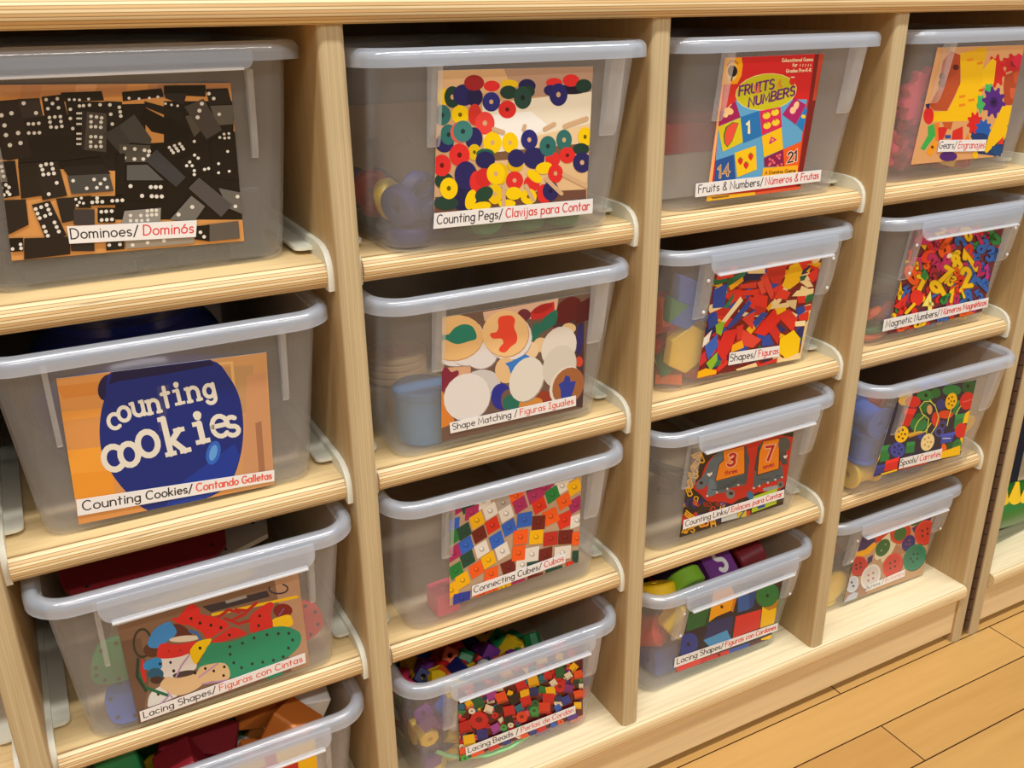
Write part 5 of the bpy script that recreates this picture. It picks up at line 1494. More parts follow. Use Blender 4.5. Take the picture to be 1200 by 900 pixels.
# spools
a = px_art((4, 3), [(263, 180), (891, 69), (759, 679), (48, 859)])
a.poly([(263, 180), (891, 69), (759, 679), (48, 859)], (38, 36, 66))
SG, SR, SY, SN = (32, 128, 70), (218, 40, 44), (250, 202, 24), (46, 58, 140)
def cyl(p, c):
    a.poly(p, c)
    m0 = tuple((p[0][i] + p[3][i]) / 2 for i in (0, 1)); m1 = tuple((p[1][i] + p[2][i]) / 2 for i in (0, 1))
    a.poly([p[0], p[1], tuple((p[1][i] * 2 + p[2][i]) / 3 for i in (0, 1)), tuple((p[0][i] * 2 + p[3][i]) / 3 for i in (0, 1))], tuple(min(255, int(v * 1.12 + 6)) for v in c))
def disc(x, y, rx, ry, c, ang, hc):
    a.ell(x, y, rx, ry, c, ang)
    for i in range(5):
        t = 2 * math.pi * i / 5
        hole(a, x + rx * .52 * math.cos(t), y + ry * .52 * math.sin(t), min(rx, ry) * .17, hc)
    hole(a, x, y, min(rx, ry) * .13, hc)
a.ell(310, 180, 60, 60, (230, 200, 110)); a.ell(400, 140, 44, 36, SR)
a.ell(300, 240, 44, 38, SY); a.ell(375, 248, 62, 48, SR); a.ell(480, 195, 74, 42, SG); a.ell(560, 175, 40, 40, (26, 110, 60)); a.ell(690, 155, 76, 46, SG); a.ell(835, 128, 62, 60, (24, 92, 56)); hole(a, 480, 195, 14); hole(a, 820, 120, 14)
a.ell(600, 270, 36, 44, SN); a.ell(475, 290, 40, 46, (26, 110, 60)); a.ell(420, 430, 70, 62, SG); a.ell(440, 370, 50, 34, (26, 110, 60))
cyl([(312, 300), (407, 302), (340, 448), (258, 430)], SR); cyl([(725, 240), (758, 235), (735, 345), (690, 350)], SG); a.ell(815, 240, 58, 74, SR, 20); gearp = [(780, 250), (850, 230)]
a.line(gearp, 12, (240, 90, 80)); a.ell(640, 350, 60, 34, (222, 70, 40)); a.ell(560, 390, 34, 60, (214, 56, 44)); a.ell(510, 310, 22, 40, (226, 170, 110))
a.poly([(800, 340), (842, 310), (822, 420), (775, 422)], SY); cyl([(720, 350), (797, 340), (772, 452), (703, 468)], SG); a.ell(765, 480, 50, 62, SR, 20); a.poly([(760, 540), (785, 535), (765, 640), (740, 660)], SY)
a.ell(612, 440, 32, 42, (54, 60, 130), 20); hole(a, 612, 440, 14); a.ell(585, 492, 38, 40, (70, 78, 150), 10); hole(a, 585, 492, 22, (28, 28, 70))
cyl([(602, 512), (720, 488), (690, 572), (598, 590)], (54, 76, 180)); a.line([(618, 545), (678, 543)], 7, (210, 220, 240))
a.ell(690, 620, 50, 50, (20, 80, 50)); disc(732, 608, 36, 60, SG, 15, (20, 70, 44)); a.ell(625, 625, 22, 40, ORG)
a.poly([(590, 660), (760, 600), (755, 676), (585, 712)], SY); cyl([(120, 605), (202, 592), (178, 722), (103, 738)], SG); cyl([(325, 575), (392, 568), (382, 657), (308, 667)], SG)
a.ell(450, 530, 40, 30, SN); a.ell(245, 360, 60, 70, (30, 30, 70)); a.ell(240, 640, 70, 56, (40, 40, 92))
disc(250, 636, 60, 62, (60, 76, 176), 10, (28, 30, 80)); disc(282, 510, 54, 70, SY, 20, (110, 50, 20)); a.poly([(330, 500), (440, 480), (460, 500), (340, 540)], (206, 140, 40))
a.ell(85, 682, 22, 62, SY, 10); cyl([(62, 768), (146, 750), (138, 812), (50, 858)], SN); cyl([(152, 728), (268, 693), (242, 792), (138, 812)], SR); a.line([(120, 835), (240, 800)], 14, SY); a.poly([(250, 780), (500, 730), (480, 752), (250, 802)], (212, 70, 50))
disc(684, 242, 46, 70, SY, 18, (120, 60, 20)); disc(492, 574, 52, 74, (240, 222, 160), 22, (200, 160, 90))
ST = (206, 216, 96)
for p in ([(508, 228), (555, 285), (582, 370), (560, 450), (512, 520)], [(555, 275), (510, 242), (465, 245), (428, 290), (450, 345), (500, 385), (495, 440), (482, 500)], [(470, 355), (420, 400), (392, 450), (386, 492)], [(330, 522), (420, 492), (470, 490), (520, 420)], [(685, 310), (665, 370), (650, 440)], [(760, 280), (720, 350)]):
    a.line(p, 8, ST)
finish((4, 3), a)

# big buttons
a = px_art((4, 4), [(225, 172), (855, 45), (757, 585), (60, 832)])
a.poly([(225, 172), (855, 45), (757, 585), (60, 832)], (196, 158, 122))
a.poly([(60, 832), (110, 640), (300, 700), (260, 760)], (170, 130, 110)); a.poly([(380, 440), (520, 320), (620, 380), (480, 460)], (184, 134, 104))
def button(x, y, rx, ry, ang, c, n, hc, rim=.82):
    a.ell(x + 4, y + 6, rx, ry, tuple(int(v * .55) for v in c), ang)
    a.ell(x, y, rx, ry, c, ang)
    a.ell(x, y, rx * rim, ry * rim, tuple(int(v * .93) for v in c), ang)
    for i in range(n):
        t = 2 * math.pi * (i + .25) / n
        hole(a, x + rx * .34 * math.cos(t) + (-ry * .1 * math.sin(t)), y + ry * .3 * math.sin(t), 10, hc)
a.poly([(660, 180), (855, 45), (800, 160), (690, 240)], (62, 42, 112)); a.poly([(335, 245), (560, 150), (500, 230), (340, 312)], (206, 52, 46)); a.poly([(640, 120), (770, 80), (740, 140), (660, 160)], (46, 104, 60))
a.poly([(200, 235), (332, 235), (340, 300), (260, 362), (180, 385)], (54, 42, 104)); a.poly([(170, 398), (255, 362), (330, 298), (348, 332), (285, 402), (180, 442)], (250, 182, 26)); a.poly([(270, 440), (320, 410), (310, 470), (270, 500)], (58, 44, 108))
a.poly([(332, 440), (345, 350), (400, 270), (468, 215), (472, 290), (522, 318), (470, 420), (400, 485), (385, 445), (350, 460)], (228, 222, 192))
a.ell(405, 350, 56, 84, (44, 108, 60), 32); hole(a, 428, 320, 7, (170, 190, 150)); hole(a, 392, 375, 7, (170, 190, 150))
a.ell(562, 222, 84, 100, (208, 64, 52), 38); a.ell(558, 228, 50, 66, (50, 112, 62), 32)
button(628, 308, 50, 76, 30, (52, 50, 134), 3, (120, 70, 110)); button(775, 215, 88, 112, 28, (226, 62, 54), 4, (60, 30, 30)); button(682, 435, 90, 126, 32, (30, 138, 108), 5, (20, 60, 50))
button(490, 500, 80, 112, 30, (230, 72, 62), 4, (90, 40, 36)); button(190, 510, 74, 88, 25, (206, 44, 46), 4, (70, 28, 30)); button(298, 605, 80, 118, 25, (234, 232, 230), 4, (190, 120, 110)); button(138, 670, 52, 76, 20, (214, 222, 238), 2, (60, 60, 80))
a.poly([(60, 832), (100, 770), (150, 740), (190, 745), (170, 795)], (196, 200, 214))
finish((4, 4), a)

# the picture on the bin at the bottom left: only its upper corner shows
a = px_art((1, 4), [(0, 0), (100, 0), (100, 80), (0, 80)])
a.poly([(0, 0), (100, 0), (100, 80), (0, 80)], (196, 40, 40))
for x, y, w, h, an, c in ((8, 8, 26, 22, 10, (44, 90, 60)), (35, 6, 24, 14, -8, (236, 222, 196)), (28, 20, 16, 22, 6, (232, 220, 196)), (55, 5, 26, 14, -6, (226, 206, 120)), (50, 14, 18, 14, 20, (60, 80, 120)), (88, 8, 26, 16, 0, (246, 214, 60)), (66, 15, 20, 12, 5, (214, 60, 60)), (94, 30, 12, 34, 0, (250, 196, 20)), (74, 34, 28, 26, 0, (214, 38, 38)), (45, 40, 30, 30, 12, (36, 80, 170)), (15, 45, 26, 26, -20, (250, 196, 20)), (60, 65, 30, 26, 8, (30, 120, 70)), (20, 70, 30, 20, 0, (200, 40, 40)), (88, 62, 22, 30, 6, (236, 110, 40))):
    a.rect(x, y, w, h, an, c)
finish((1, 4), a)

# ------------------------------------------------------------------ what lies in the bins
PAL = {'red': (206, 34, 40), 'orange': (240, 104, 36), 'yellow': (246, 204, 36), 'green': (28, 122, 66), 'blue': (36, 90, 180), 'navy': (32, 36, 100), 'purple': (112, 44, 130), 'pink': (226, 60, 100),
       'black': (28, 27, 30), 'white': (228, 226, 220), 'teal': (30, 110, 104), 'natural wood': (222, 184, 132), 'dark red': (120, 26, 36), 'brown': (196, 112, 44), 'magenta': (190, 34, 104), 'lime': (130, 184, 50), 'peach': (240, 180, 120)}


def tm_(color):
    return toy(color.replace(' ', '_') + '_toy', PAL[color])


def ngon(r, n, a0=0.0):
    return [(r * math.cos(a0 + 2 * math.pi * k / n), r * math.sin(a0 + 2 * math.pi * k / n)) for k in range(n)]


def bored(outer, hole_r, h, m=None, ch=.0012, n=None):
    """a right prism of the outline `outer` with a round hole bored through it along z, softened rims"""
    m = m or MB()
    n = len(outer)
    def sc(k):
        return [(x * k, y * k) for x, y in outer]
    R = max(math.hypot(*p) for p in outer)
    inn = [(hole_r * x / math.hypot(x, y), hole_r * y / math.hypot(x, y)) for x, y in outer]
    k = 1 - ch / R
    rings = [[(x, y, -h / 2) for x, y in inn], [(x, y, -h / 2) for x, y in sc(k)], [(x, y, -h / 2 + ch) for x, y in outer], [(x, y, h / 2 - ch) for x, y in outer], [(x, y, h / 2) for x, y in sc(k)], [(x, y, h / 2) for x, y in inn]]
    rings.append(rings[0])
    m.rings(rings, cap0=False, cap1=False)
    return m


def square(w, per=3):
    p = []
    for (ax, ay), (bx, by) in (((1, -1), (1, 1)), ((1, 1), (-1, 1)), ((-1, 1), (-1, -1)), ((-1, -1), (1, -1))):
        for i in range(per):
            t = (i + .15) / per
            p.append(((ax + (bx - ax) * t) * w / 2, (ay + (by - ay) * t) * w / 2))
    return p


def shape_domino():
    m = MB(); m.box(-.025, .025, -.0125, .0125, -.0045, .0045, .0012); return m
def shape_cube_bead():
    return bored(square(.0165), .003, .0165)
def shape_hex_bead():
    return bored(ngon(.0098, 8, .39), .003, .0165)
def shape_round_bead():
    m = MB(); n = 14
    prof = [(.003, -.0078)] + [(.0088 * math.cos(t), .0088 * math.sin(t)) for t in [math.radians(a) for a in (-62, -40, -18, 0, 18, 40, 62)]] + [(.003, .0078)]
    m.torus_like(prof, n); return m
def shape_long_bead():
    return bored(square(.015), .003, .030)
def shape_disc():
    m = MB(); r, h, hr = .0165, .012, .0038
    m.torus_like([(hr, -h / 2 + .001), (hr + .001, -h / 2), (r - .003, -h / 2), (r - .0008, -h / 2 + .002), (r, 0), (r - .0008, h / 2 - .002), (r - .003, h / 2), (hr + .001, h / 2), (hr, h / 2 - .001)], 22); return m
def shape_big_cube():
    return bored(square(.032), .004, .032, ch=.002)
def shape_big_cyl():
    return bored(ngon(.017, 18), .004, .036, ch=.002)
def shape_big_disc():
    return bored(ngon(.021, 20), .004, .018, ch=.002)
def shape_big_tri():
    o = ngon(.022, 3, .5); p = []
    for a, b_ in zip(o, o[1:] + o[:1]):
        p += [tuple(a[i] + (b_[i] - a[i]) * t for i in (0, 1)) for t in (.06, .36, .66, .94)]
    return bored(p, .004, .03, ch=.002)
def poly_block(pts, h=.010):
    m = MB(); R = max(math.hypot(*p) for p in pts); k = 1 - .0008 / R
    m.rings([[(x * k, y * k, -h / 2) for x, y in pts], [(x, y, -h / 2 + .0008) for x, y in pts], [(x, y, h / 2 - .0008) for x, y in pts], [(x * k, y * k, h / 2) for x, y in pts]])
    return m
def shape_hexagon():
    return poly_block(ngon(.025, 6))
def shape_trapezoid():
    return poly_block([(-.025, -.011), (.025, -.011), (.0125, .011), (-.0125, .011)])
def shape_rhombus():
    return poly_block([(-.0217, 0), (0, -.0125), (.0217, 0), (0, .0125)])
def shape_thin_rhombus():
    return poly_block([(-.024, 0), (0, -.0065), (.024, 0), (0, .0065)])
def shape_triangle():
    return poly_block(ngon(.0145, 3, math.pi / 2))
def shape_square():
    return poly_block([(-.0125, -.0125), (.0125, -.0125), (.0125, .0125), (-.0125, .0125)])
def shape_link():
    m = MB()
    path = [(.026 + .011 * math.cos(t), .011 * math.sin(t), 0) for t in [math.radians(a) for a in range(-90, 91, 30)]] + [(-.026 + .011 * math.cos(t), .011 * math.sin(t), .002) for t in [math.radians(a) for a in range(90, 256, 30)]]
    m.tube(path, .0042, 8); return m
def shape_gear():
    n = 10; p = []
    for i in range(n * 4):
        t = 2 * math.pi * (i + .5) / (n * 4)
        r = .030 if i % 4 < 2 else .0235
        p.append((r * math.cos(t), r * math.sin(t)))
    return bored(p, .006, .011, ch=.001)
def shape_stick():
    m = MB(); m.box(-.045, .045, -.0125, .0125, -.006, .006, .0015)
    for x in (-.03, 0, .03):
        m.rings([[(x + .005 * math.cos(t), .005 * math.sin(t), z) for t in [2 * math.pi * k / 12 for k in range(12)]] for z in (.0055, .0095)])
    return m
def shape_button(r=.023):
    m = MB()
    m.lathe([(r * .9, -.003), (r, -.0015), (r, .0015), (r * .94, .003), (r * .84, .003), (r * .76, .0016)], 26)
    return m
def shape_spool():
    m = MB()
    m.torus_like([(.004, -.019), (.0165, -.019), (.0172, -.018), (.0172, -.0155), (.0165, -.0148), (.0135, -.0145), (.0135, .0145), (.0165, .0148), (.0172, .0155), (.0172, .018), (.0165, .019), (.004, .019)], 20)
    return m
def shape_block():
    m = MB(); m.box(-.0175, .0175, -.0175, .0175, -.0175, .0175, .002); return m
def shape_brick():
    m = MB(); m.box(-.032, .032, -.016, .016, -.016, .016, .002); return m
def shape_prism():
    m = MB(); m.prism([(-.030, -.014), (.030, -.014), (0, .018)], 'x', -.016, .016); return m
def shape_cube():
    m = MB(); m.box(-.0112, .0112, -.0112, .0112, -.0112, .0112, .0008)
    for ax in (0, 1, 2):
        def P(u, v, t, ax=ax):
            return [(t, u, v), (v, t, u), (u, v, t)][ax]
        m.rings([[P(.0042 * math.cos(k), .0042 * math.sin(k), t) for k in [2 * math.pi * q / 12 for q in range(12)]] for t in (.011, .0136)])
    return m
def shape_digit(ch, h=.036):
    """a moulded digit: a rounded bar following the strokes of the numeral"""
    m = MB(); W = GL[ch][0]
    for st in GL[ch][1]:
        m.tube([((x - W / 2) * h * 1.05, (y - .5) * h, 0) for x, y in st], .0040, 8, closed=False)
    return m


SHAPES = {k[6:]: v for k, v in list(globals().items()) if k.startswith('shape_') and k != 'shape_digit'}
for ch in '0123456789':
    SHAPES['digit_' + ch] = (lambda c: (lambda: shape_digit(c)))(ch)
ITEM_NAME = {'cube_bead': 'cube_bead', 'hex_bead': 'octagonal_bead', 'round_bead': 'round_bead', 'long_bead': 'long_bead', 'disc': 'counting_disc', 'big_cube': 'lacing_block', 'big_cyl': 'lacing_cylinder', 'big_disc': 'lacing_disc', 'big_tri': 'lacing_prism',
             'stick': 'gear_strip', 'block': 'wooden_block', 'brick': 'wooden_brick', 'prism': 'wooden_prism', 'cube': 'connecting_cube', 'link': 'counting_link'}
MIX = {  # bin -> [(shape, colour, how many)] in the order they are dropped
    (1, 1): [('domino', 'black', 26)],
    (1, 4): [('block', 'yellow', 5), ('brick', 'red', 3), ('brick', 'yellow', 3), ('block', 'blue', 3), ('brick', 'green', 3), ('prism', 'green', 2), ('block', 'red', 4), ('brick', 'dark red', 4), ('prism', 'white', 3), ('block', 'orange', 2), ('brick', 'blue', 2), ('block', 'yellow', 4), ('brick', 'dark red', 2), ('block', 'brown', 3), ('block', 'green', 2)],
    (2, 1): [('disc', 'navy', 12), ('disc', 'green', 9), ('disc', 'yellow', 9), ('disc', 'red', 9), ('disc', 'navy', 8)],
    (2, 4): [('cube_bead', 'red', 22), ('hex_bead', 'green', 12), ('cube_bead', 'yellow', 18), ('round_bead', 'orange', 14), ('cube_bead', 'navy', 16), ('long_bead', 'yellow', 6), ('hex_bead', 'red', 18), ('cube_bead', 'purple', 16), ('round_bead', 'white', 12), ('hex_bead', 'blue', 14), ('cube_bead', 'pink', 14), ('round_bead', 'red', 18), ('cube_bead', 'green', 14), ('hex_bead', 'yellow', 12), ('cube_bead', 'navy', 14), ('cube_bead', 'orange', 12), ('hex_bead', 'purple', 10), ('round_bead', 'yellow', 10)],
    (3, 2): [('hexagon', 'yellow', 10), ('trapezoid', 'red', 18), ('rhombus', 'blue', 14), ('triangle', 'green', 10), ('square', 'orange', 6), ('thin_rhombus', 'natural wood', 12), ('hexagon', 'yellow', 4), ('trapezoid', 'red', 10)],
    (3, 3): [('link', 'black', 46)],
    (3, 4): [('big_cube', 'green', 4), ('big_cyl', 'blue', 5), ('big_cube', 'red', 6), ('big_disc', 'yellow', 6), ('big_tri', 'green', 4), ('big_cyl', 'red', 5), ('big_cube', 'blue', 5), ('big_disc', 'navy', 4), ('big_cube', 'purple', 3), ('big_cyl', 'yellow', 4), ('big_cube', 'orange', 3), ('big_disc', 'green', 4), ('big_cyl', 'dark red', 4), ('big_cube', 'yellow', 3)],
    (4, 1): [('stick', 'yellow', 5), ('gear', 'pink', 9), ('gear', 'red', 6), ('gear', 'blue', 3), ('stick', 'pink', 3), ('gear', 'purple', 2)],
    (4, 2): [('digit_%d' % i, c, 1) for i, c in zip([0, 3, 6, 9, 2, 5, 8, 1, 4, 7] * 5, ['orange', 'red', 'blue', 'yellow', 'green', 'magenta', 'purple', 'peach'] * 7)][:44],
    (4, 3): [('spool', 'yellow', 6), ('spool', 'blue', 6), ('spool', 'red', 5), ('spool', 'green', 6), ('spool', 'navy', 4), ('spool', 'red', 3), ('spool', 'green', 3), ('spool', 'blue', 3)],
    (4, 4): [('button', 'yellow', 6), ('button', 'red', 4), ('button', 'white', 3), ('button', 'green', 4), ('button', 'navy', 4)],
}

LYING = {   # bin -> shape, colour -> x y z (mm, from the middle of the bin's front foot) and rotation quaternion (hundredths)
    (1, 1): {
        ('domino', 'black'): '-51.2835 26.518 7.5 0 -10 100 0,-3.247 33.1765 7.5 0 -47 88 0,63.5075 22.9475 27.7 64 -36 -44 -52,-57.3955 91.945 7.5 0 -9 100 0,-3.1515 80.0755 7.5 97 0 0 26,60.6425 84.997 7.5 0 81 -58 0,-31.4195 141.546 12 100 0 -9 3,3.1515 145.02 7.5 0 -72 70 0,56.8225 140.87 7.5 0 -33 95 0,-61.4065 204.657 7.5 0 -35 94 0,20.1505 214.5 7.5 0 80 60 0,61.311 213.439 7.5 0 -100 3 0,-56.4405 38.677 16.2 8 23 96 -18,17.6675 30.571 14.4 44 13 -2 89,68.2825 7.3145 28.3 47 53 53 -47,-57.5865 63.188 25.3 15 62 76 -12,-9.741 70.8115 16.5 77 0 0 64,50.7105 80.8475 16.5 0 -100 -4 0,-66.1815 106.613 16.8 13 85 -49 14,6.303 125.237 16.5 0 -49 87 0,54.5305 133.247 16.5 77 0 0 -63,-53.7665 166.829 7.5 100 0 0 2,-51.8565 137.107 17.9 10 -82 56 -4,63.3165 178.988 7.5 0 0 -100 0,-66.3725 42.151 23.6 41 -5 -19 -89,2.483 16.289 21.2 19 -98 0 -4',
    },
    (1, 4): {
        ('block', 'yellow'): '-57.7775 23.044 20.5 49 -51 -49 -51,53.7665 36.168 20.5 41 -58 41 58,-54.5305 101.499 20.5 68 21 -68 21,33.5205 101.209 20.5 27 27 65 65,-43.166 190.182 20.5 54 46 54 -46,0.2865 118.386 20.5 0 -95 -31 0',
        ('brick', 'red'): '-3.9155 194.428 19 36 -36 -61 61,-56.8225 63.188 19 0 0 0 100,-10.887 24.009 34.1 95 3 31 -8',
        ('brick', 'yellow'): '-40.5875 87.892 54.8 20 -32 75 -53,56.2495 81.8125 48.3 17 -3 -56 -81,-47.559 149.363 24.7 36 -93 5 -2',
        ('block', 'blue'): '35.2395 149.266 20.5 65 65 -27 -27',
        ('block', 'green'): '-72.8665 21.5 55.5 53 -42 -58 -45,-71.9115 102.27 81.5 91 3 -42 -1,17.2855 88.278 91.9 4 95 30 1',
        ('block', 'white'): '70.0015 41.6685 55.4 64 -64 -27 33,6.494 59.2315 58.1 70 30 41 -50,76.973 54.696 104.7 49 -35 47 64,7.9265 115.009 55.5 54 54 -45 -45',
        ('brick', 'dark red'): '-24.1615 93.296 85.3 45 -48 64 -39,72.2935 183.524 19 50 -50 -50 50,-30.942 10.7885 98.8 55 2 -83 -4,-20.1505 45.046 103.6 54 82 1 -20',
        ('brick', 'brown'): '57.3 72.066 80 34 22 -48 -78,34.6665 11.85 81.8 97 6 24 2',
        ('brick', 'green'): '-54.3395 132.185 51.2 89 -40 -23 7,-79.5515 29.413 89.6 44 -56 -49 50,-81.748 51.1255 119 44 -56 -49 50',
        ('prism', 'green'): '54.5305 121.764 15.3 37 85 -35 -15',
        ('prism', 'dark red'): '-44.694 42.537 68.5 39 -21 -87 -23',
        ('block', 'red'): '25.212 17.5435 47.3 59 67 -34 30',
        ('prism', 'white'): '17.0945 52.2835 19 57 42 -57 42,-79.7425 174.163 46.1 67 0 -53 -51',
        ('prism', 'brown'): '48.705 55.7575 110.9 24 -67 70 -10',
        ('block', 'brown'): '55.2945 16.096 109 53 74 41 12',
        ('block', 'dark red'): '-23.3975 80.4615 117.7 76 -62 19 2',
    },
    (2, 1): {
        ('disc', 'navy'): '-73.535 20.921 9 66 0 0 -76,-43.4525 17.833 16.1 33 92 22 1,-73.535 52.573 9 39 0 0 92,-45.267 39.063 15.5 29 95 8 7,10.9825 49.1955 9 33 0 0 -94,73.726 48.327 9 21 0 0 98,-66.659 83.26 9 26 0 0 97,-38.773 68.785 9 47 0 0 -89,2.292 79.593 9 0 16 -99 0,42.3065 48.4235 9 53 0 0 -85,-79.5515 17.64 31.2 79 -26 55 5,-55.199 18.412 31.3 24 -29 -7 92,-64.94 33.466 38.4 23 81 -29 46,13.561 52.187 21 0 31 95 0,-74.3945 116.842 21 76 0 0 64,-55.581 115.394 29.8 18 -78 -45 40,-16.617 121.184 16.5 47 -35 10 81,6.2075 82.9705 21 93 0 0 -38,-75.254 147.143 27.9 89 30 -10 -33,-50.806 153.801 17.4 36 44 -80 21,-18.8135 135.563 21.6 32 88 30 16',
        ('disc', 'green'): '25.3075 21.114 9 61 0 0 79,57.682 21.0175 9 0 30 95 0,-73.6305 114.236 9 0 32 95 0,-31.706 103.236 19.2 63 52 -57 -11,1.6235 111.245 9 0 -33 94 0,31.515 91.2695 9 0 -47 88 0,-73.6305 145.888 9 20 0 0 98,-46.031 129.387 9 0 -11 -99 0,16.999 138.844 9 80 0 0 60,50.424 78.049 15.3 3 -86 43 28,-81.2705 174.549 19.2 15 77 -1 -62,-14.0385 9.727 19.2 74 -65 9 11,41.829 8.569 29.2 59 67 33 -29,-15.7575 32.5975 9 15 0 0 -99,14.707 20.535 21 99 0 0 17,45.649 31.15 21 84 0 0 -54',
        ('disc', 'yellow'): '-33.1385 176.382 9 92 0 0 -38,-6.0165 160.46 9 0 5 -100 0,43.166 120.606 9 98 0 0 21,-77.355 46.204 31.1 56 1 59 -58',
        ('disc', 'red'): '-74.5855 72.3555 21 60 0 0 80,-48.8005 55.275 23.9 6 92 -37 11,-17.2855 51.5115 19.3 8 -13 84 -53,-75.5405 92.2345 31.2 56 76 21 -25,-47.6545 94.1645 17 33 7 38 86,-16.044 86.541 19.2 55 -8 77 -31',
    },
    (2, 4): {
        ('cube_bead', 'yellow'): '-72.962 17.3505 11.2 65 65 27 27,-78.4055 108.157 11.4 44 -58 41 56,8.8815 106.13 11.2 37 -60 37 60,38.6775 110.57 11.2 23 67 -23 67,-0.2865 120.219 11.3 21 22 -67 -67,38.8685 68.4955 29.4 16 69 -16 69,50.5195 59.6175 11.9 59 -62 -34 40,-28.65 110.956 27.7 48 -48 -52 52,5.0615 97.0595 27.7 53 -53 47 -47,-47.4635 143.09 27.3 66 -73 -5 18,-55.008 12.429 44.6 18 60 62 -47,70.67 55.7575 43.4 67 -68 15 -25,-49.469 116.649 23.8 46 -7 82 -34,22.92 9.4375 39.8 66 74 -9 8,31.515 60.486 44.6 33 68 43 -50,23.111 5.674 70.7 36 41 63 -56,47.4635 23.816 68.4 63 -1 -37 68,82.6075 91.8485 27.1 28 -63 64 34',
        ('round_bead', 'red'): '-33.9025 13.2975 10.9 1 -77 63 1,11.7465 49.678 11.5 20 25 -91 27,0.764 11.271 26.6 38 -79 -8 48,49.3735 98.0245 11.6 59 -22 -61 48,55.4855 11.5605 24.8 50 -9 71 48,-19.291 9.4375 42.5 21 8 0 -97,62.839 19.0875 11.5 5 -6 -76 65,-0.4775 150.617 11.5 55 41 -64 -34,5.539 9.4375 42.9 44 -77 -46 7,29.605 96.8665 11.6 41 -33 -8 -85,21.201 73.3205 32.4 23 -82 -46 -24,-41.5425 175.996 10.8 30 0 0 96,-0.6685 112.596 28 35 1 -52 78,-82.4165 124.369 28.8 37 -69 -53 33,2.865 48.134 49.5 20 -69 -69 9,64.94 77.856 43.7 6 74 -67 -2,-15.853 124.562 24.4 3 63 28 -72,30.369 4.2265 85.8 4 -6 48 -88',
        ('long_bead', 'yellow'): '-5.73 15.71 10.8 46 52 -48 -54,59.6875 157.758 10.5 56 56 -43 -43,56.345 109.894 32 25 -60 -73 22,-44.694 4.709 72.6 33 -62 66 -25,-84.995 27.097 48.7 0 4 20 -98,28.5545 40.414 56.4 2 -57 11 -81',
        ('cube_bead', 'purple'): '42.02 13.6835 11.2 71 0 0 71,-30.942 111.341 11.2 89 0 0 -45,38.6775 143.38 11.3 71 71 3 3,-80.22 11.271 26.8 0 68 73 9,-32.852 10.9815 27.2 52 -46 -48 -54,-65.895 76.6015 19.5 37 46 80 -11,-77.737 140.195 11.2 44 44 -55 -55,59.783 142.029 11.3 12 0 0 -99,-38.2955 74.575 30.6 37 -20 -86 30,-49.3735 79.979 42 59 -8 66 46,35.8125 114.719 32.8 91 -18 32 -18,-84.8995 4.516 81 6 -97 1 -22,-58.5415 39.642 61.3 64 -51 -34 45,49.469 67.241 48.5 22 53 81 -14,-69.0465 23.623 69 44 52 -55 48,85.759 22.272 68.4 1 4 -18 98',
        ('cube_bead', 'orange'): '81.0795 13.6835 11.3 71 0 0 -71,59.401 75.8295 11.6 57 34 62 -41,-30.2735 187.866 11.2 63 33 -63 33,-0.764 173.874 11.2 44 44 55 55,72.1025 63.2845 14 7 90 16 -39,-75.3495 173.874 11.2 44 55 44 -55,-28.1725 94.647 39.3 62 62 38 -30,-13.752 73.5135 26.2 61 27 -25 -70,-23.684 59.907 40.3 64 -43 57 -29,-6.7805 60.3895 55 76 -20 -47 -41,-1.337 140.195 25.7 30 -34 81 36,14.325 3.358 89.8 97 6 22 1',
        ('cube_bead', 'navy'): '-73.917 49.7745 11.2 10 70 10 -70,-38.582 84.418 11.7 61 -27 -65 -37,65.322 178.216 11.2 93 0 0 38,-55.772 91.0765 11.2 0 40 92 0,80.793 119.641 11.2 0 -100 -4 0,-82.321 9.534 43.1 1 7 75 -66,-63.6985 18.219 30.6 11 -8 31 -94,-81.175 62.609 23.5 16 -70 -31 62,-2.674 89.3395 11.2 0 -2 -100 0,33.7115 159.012 11.2 3 3 -71 -71,35.717 7.99 51.5 41 -36 -55 -63,-9.168 27.29 27.9 10 13 67 73,22.6335 98.314 30 59 45 28 -62,45.3625 127.65 22.1 7 37 9 92,83.5625 7.218 58 60 -52 40 45,6.876 32.501 41.4 63 54 11 -56,35.8125 42.2475 42.4 63 -52 36 44,66.5635 45.818 24.8 70 68 -12 17,-2.674 78.5315 38.5 21 35 -66 63,-6.494 4.13 83.3 19 -17 -64 -73,-67.041 47.555 43.4 81 -32 17 -46,-56.6315 90.1115 27.7 62 33 62 -33,-70.097 25.553 50.8 34 63 -37 -59,-0.382 61.837 33.4 58 72 -30 24,84.804 39.449 56.9 2 4 -14 99,-9.741 97.349 40.3 1 88 5 -46,79.456 69.171 39.2 44 26 85 -12,-48.4185 105.551 37.8 30 14 31 -89,44.4075 2.8755 94.1 6 -95 2 -29,-85.6635 35.975 67.1 69 17 12 -69',
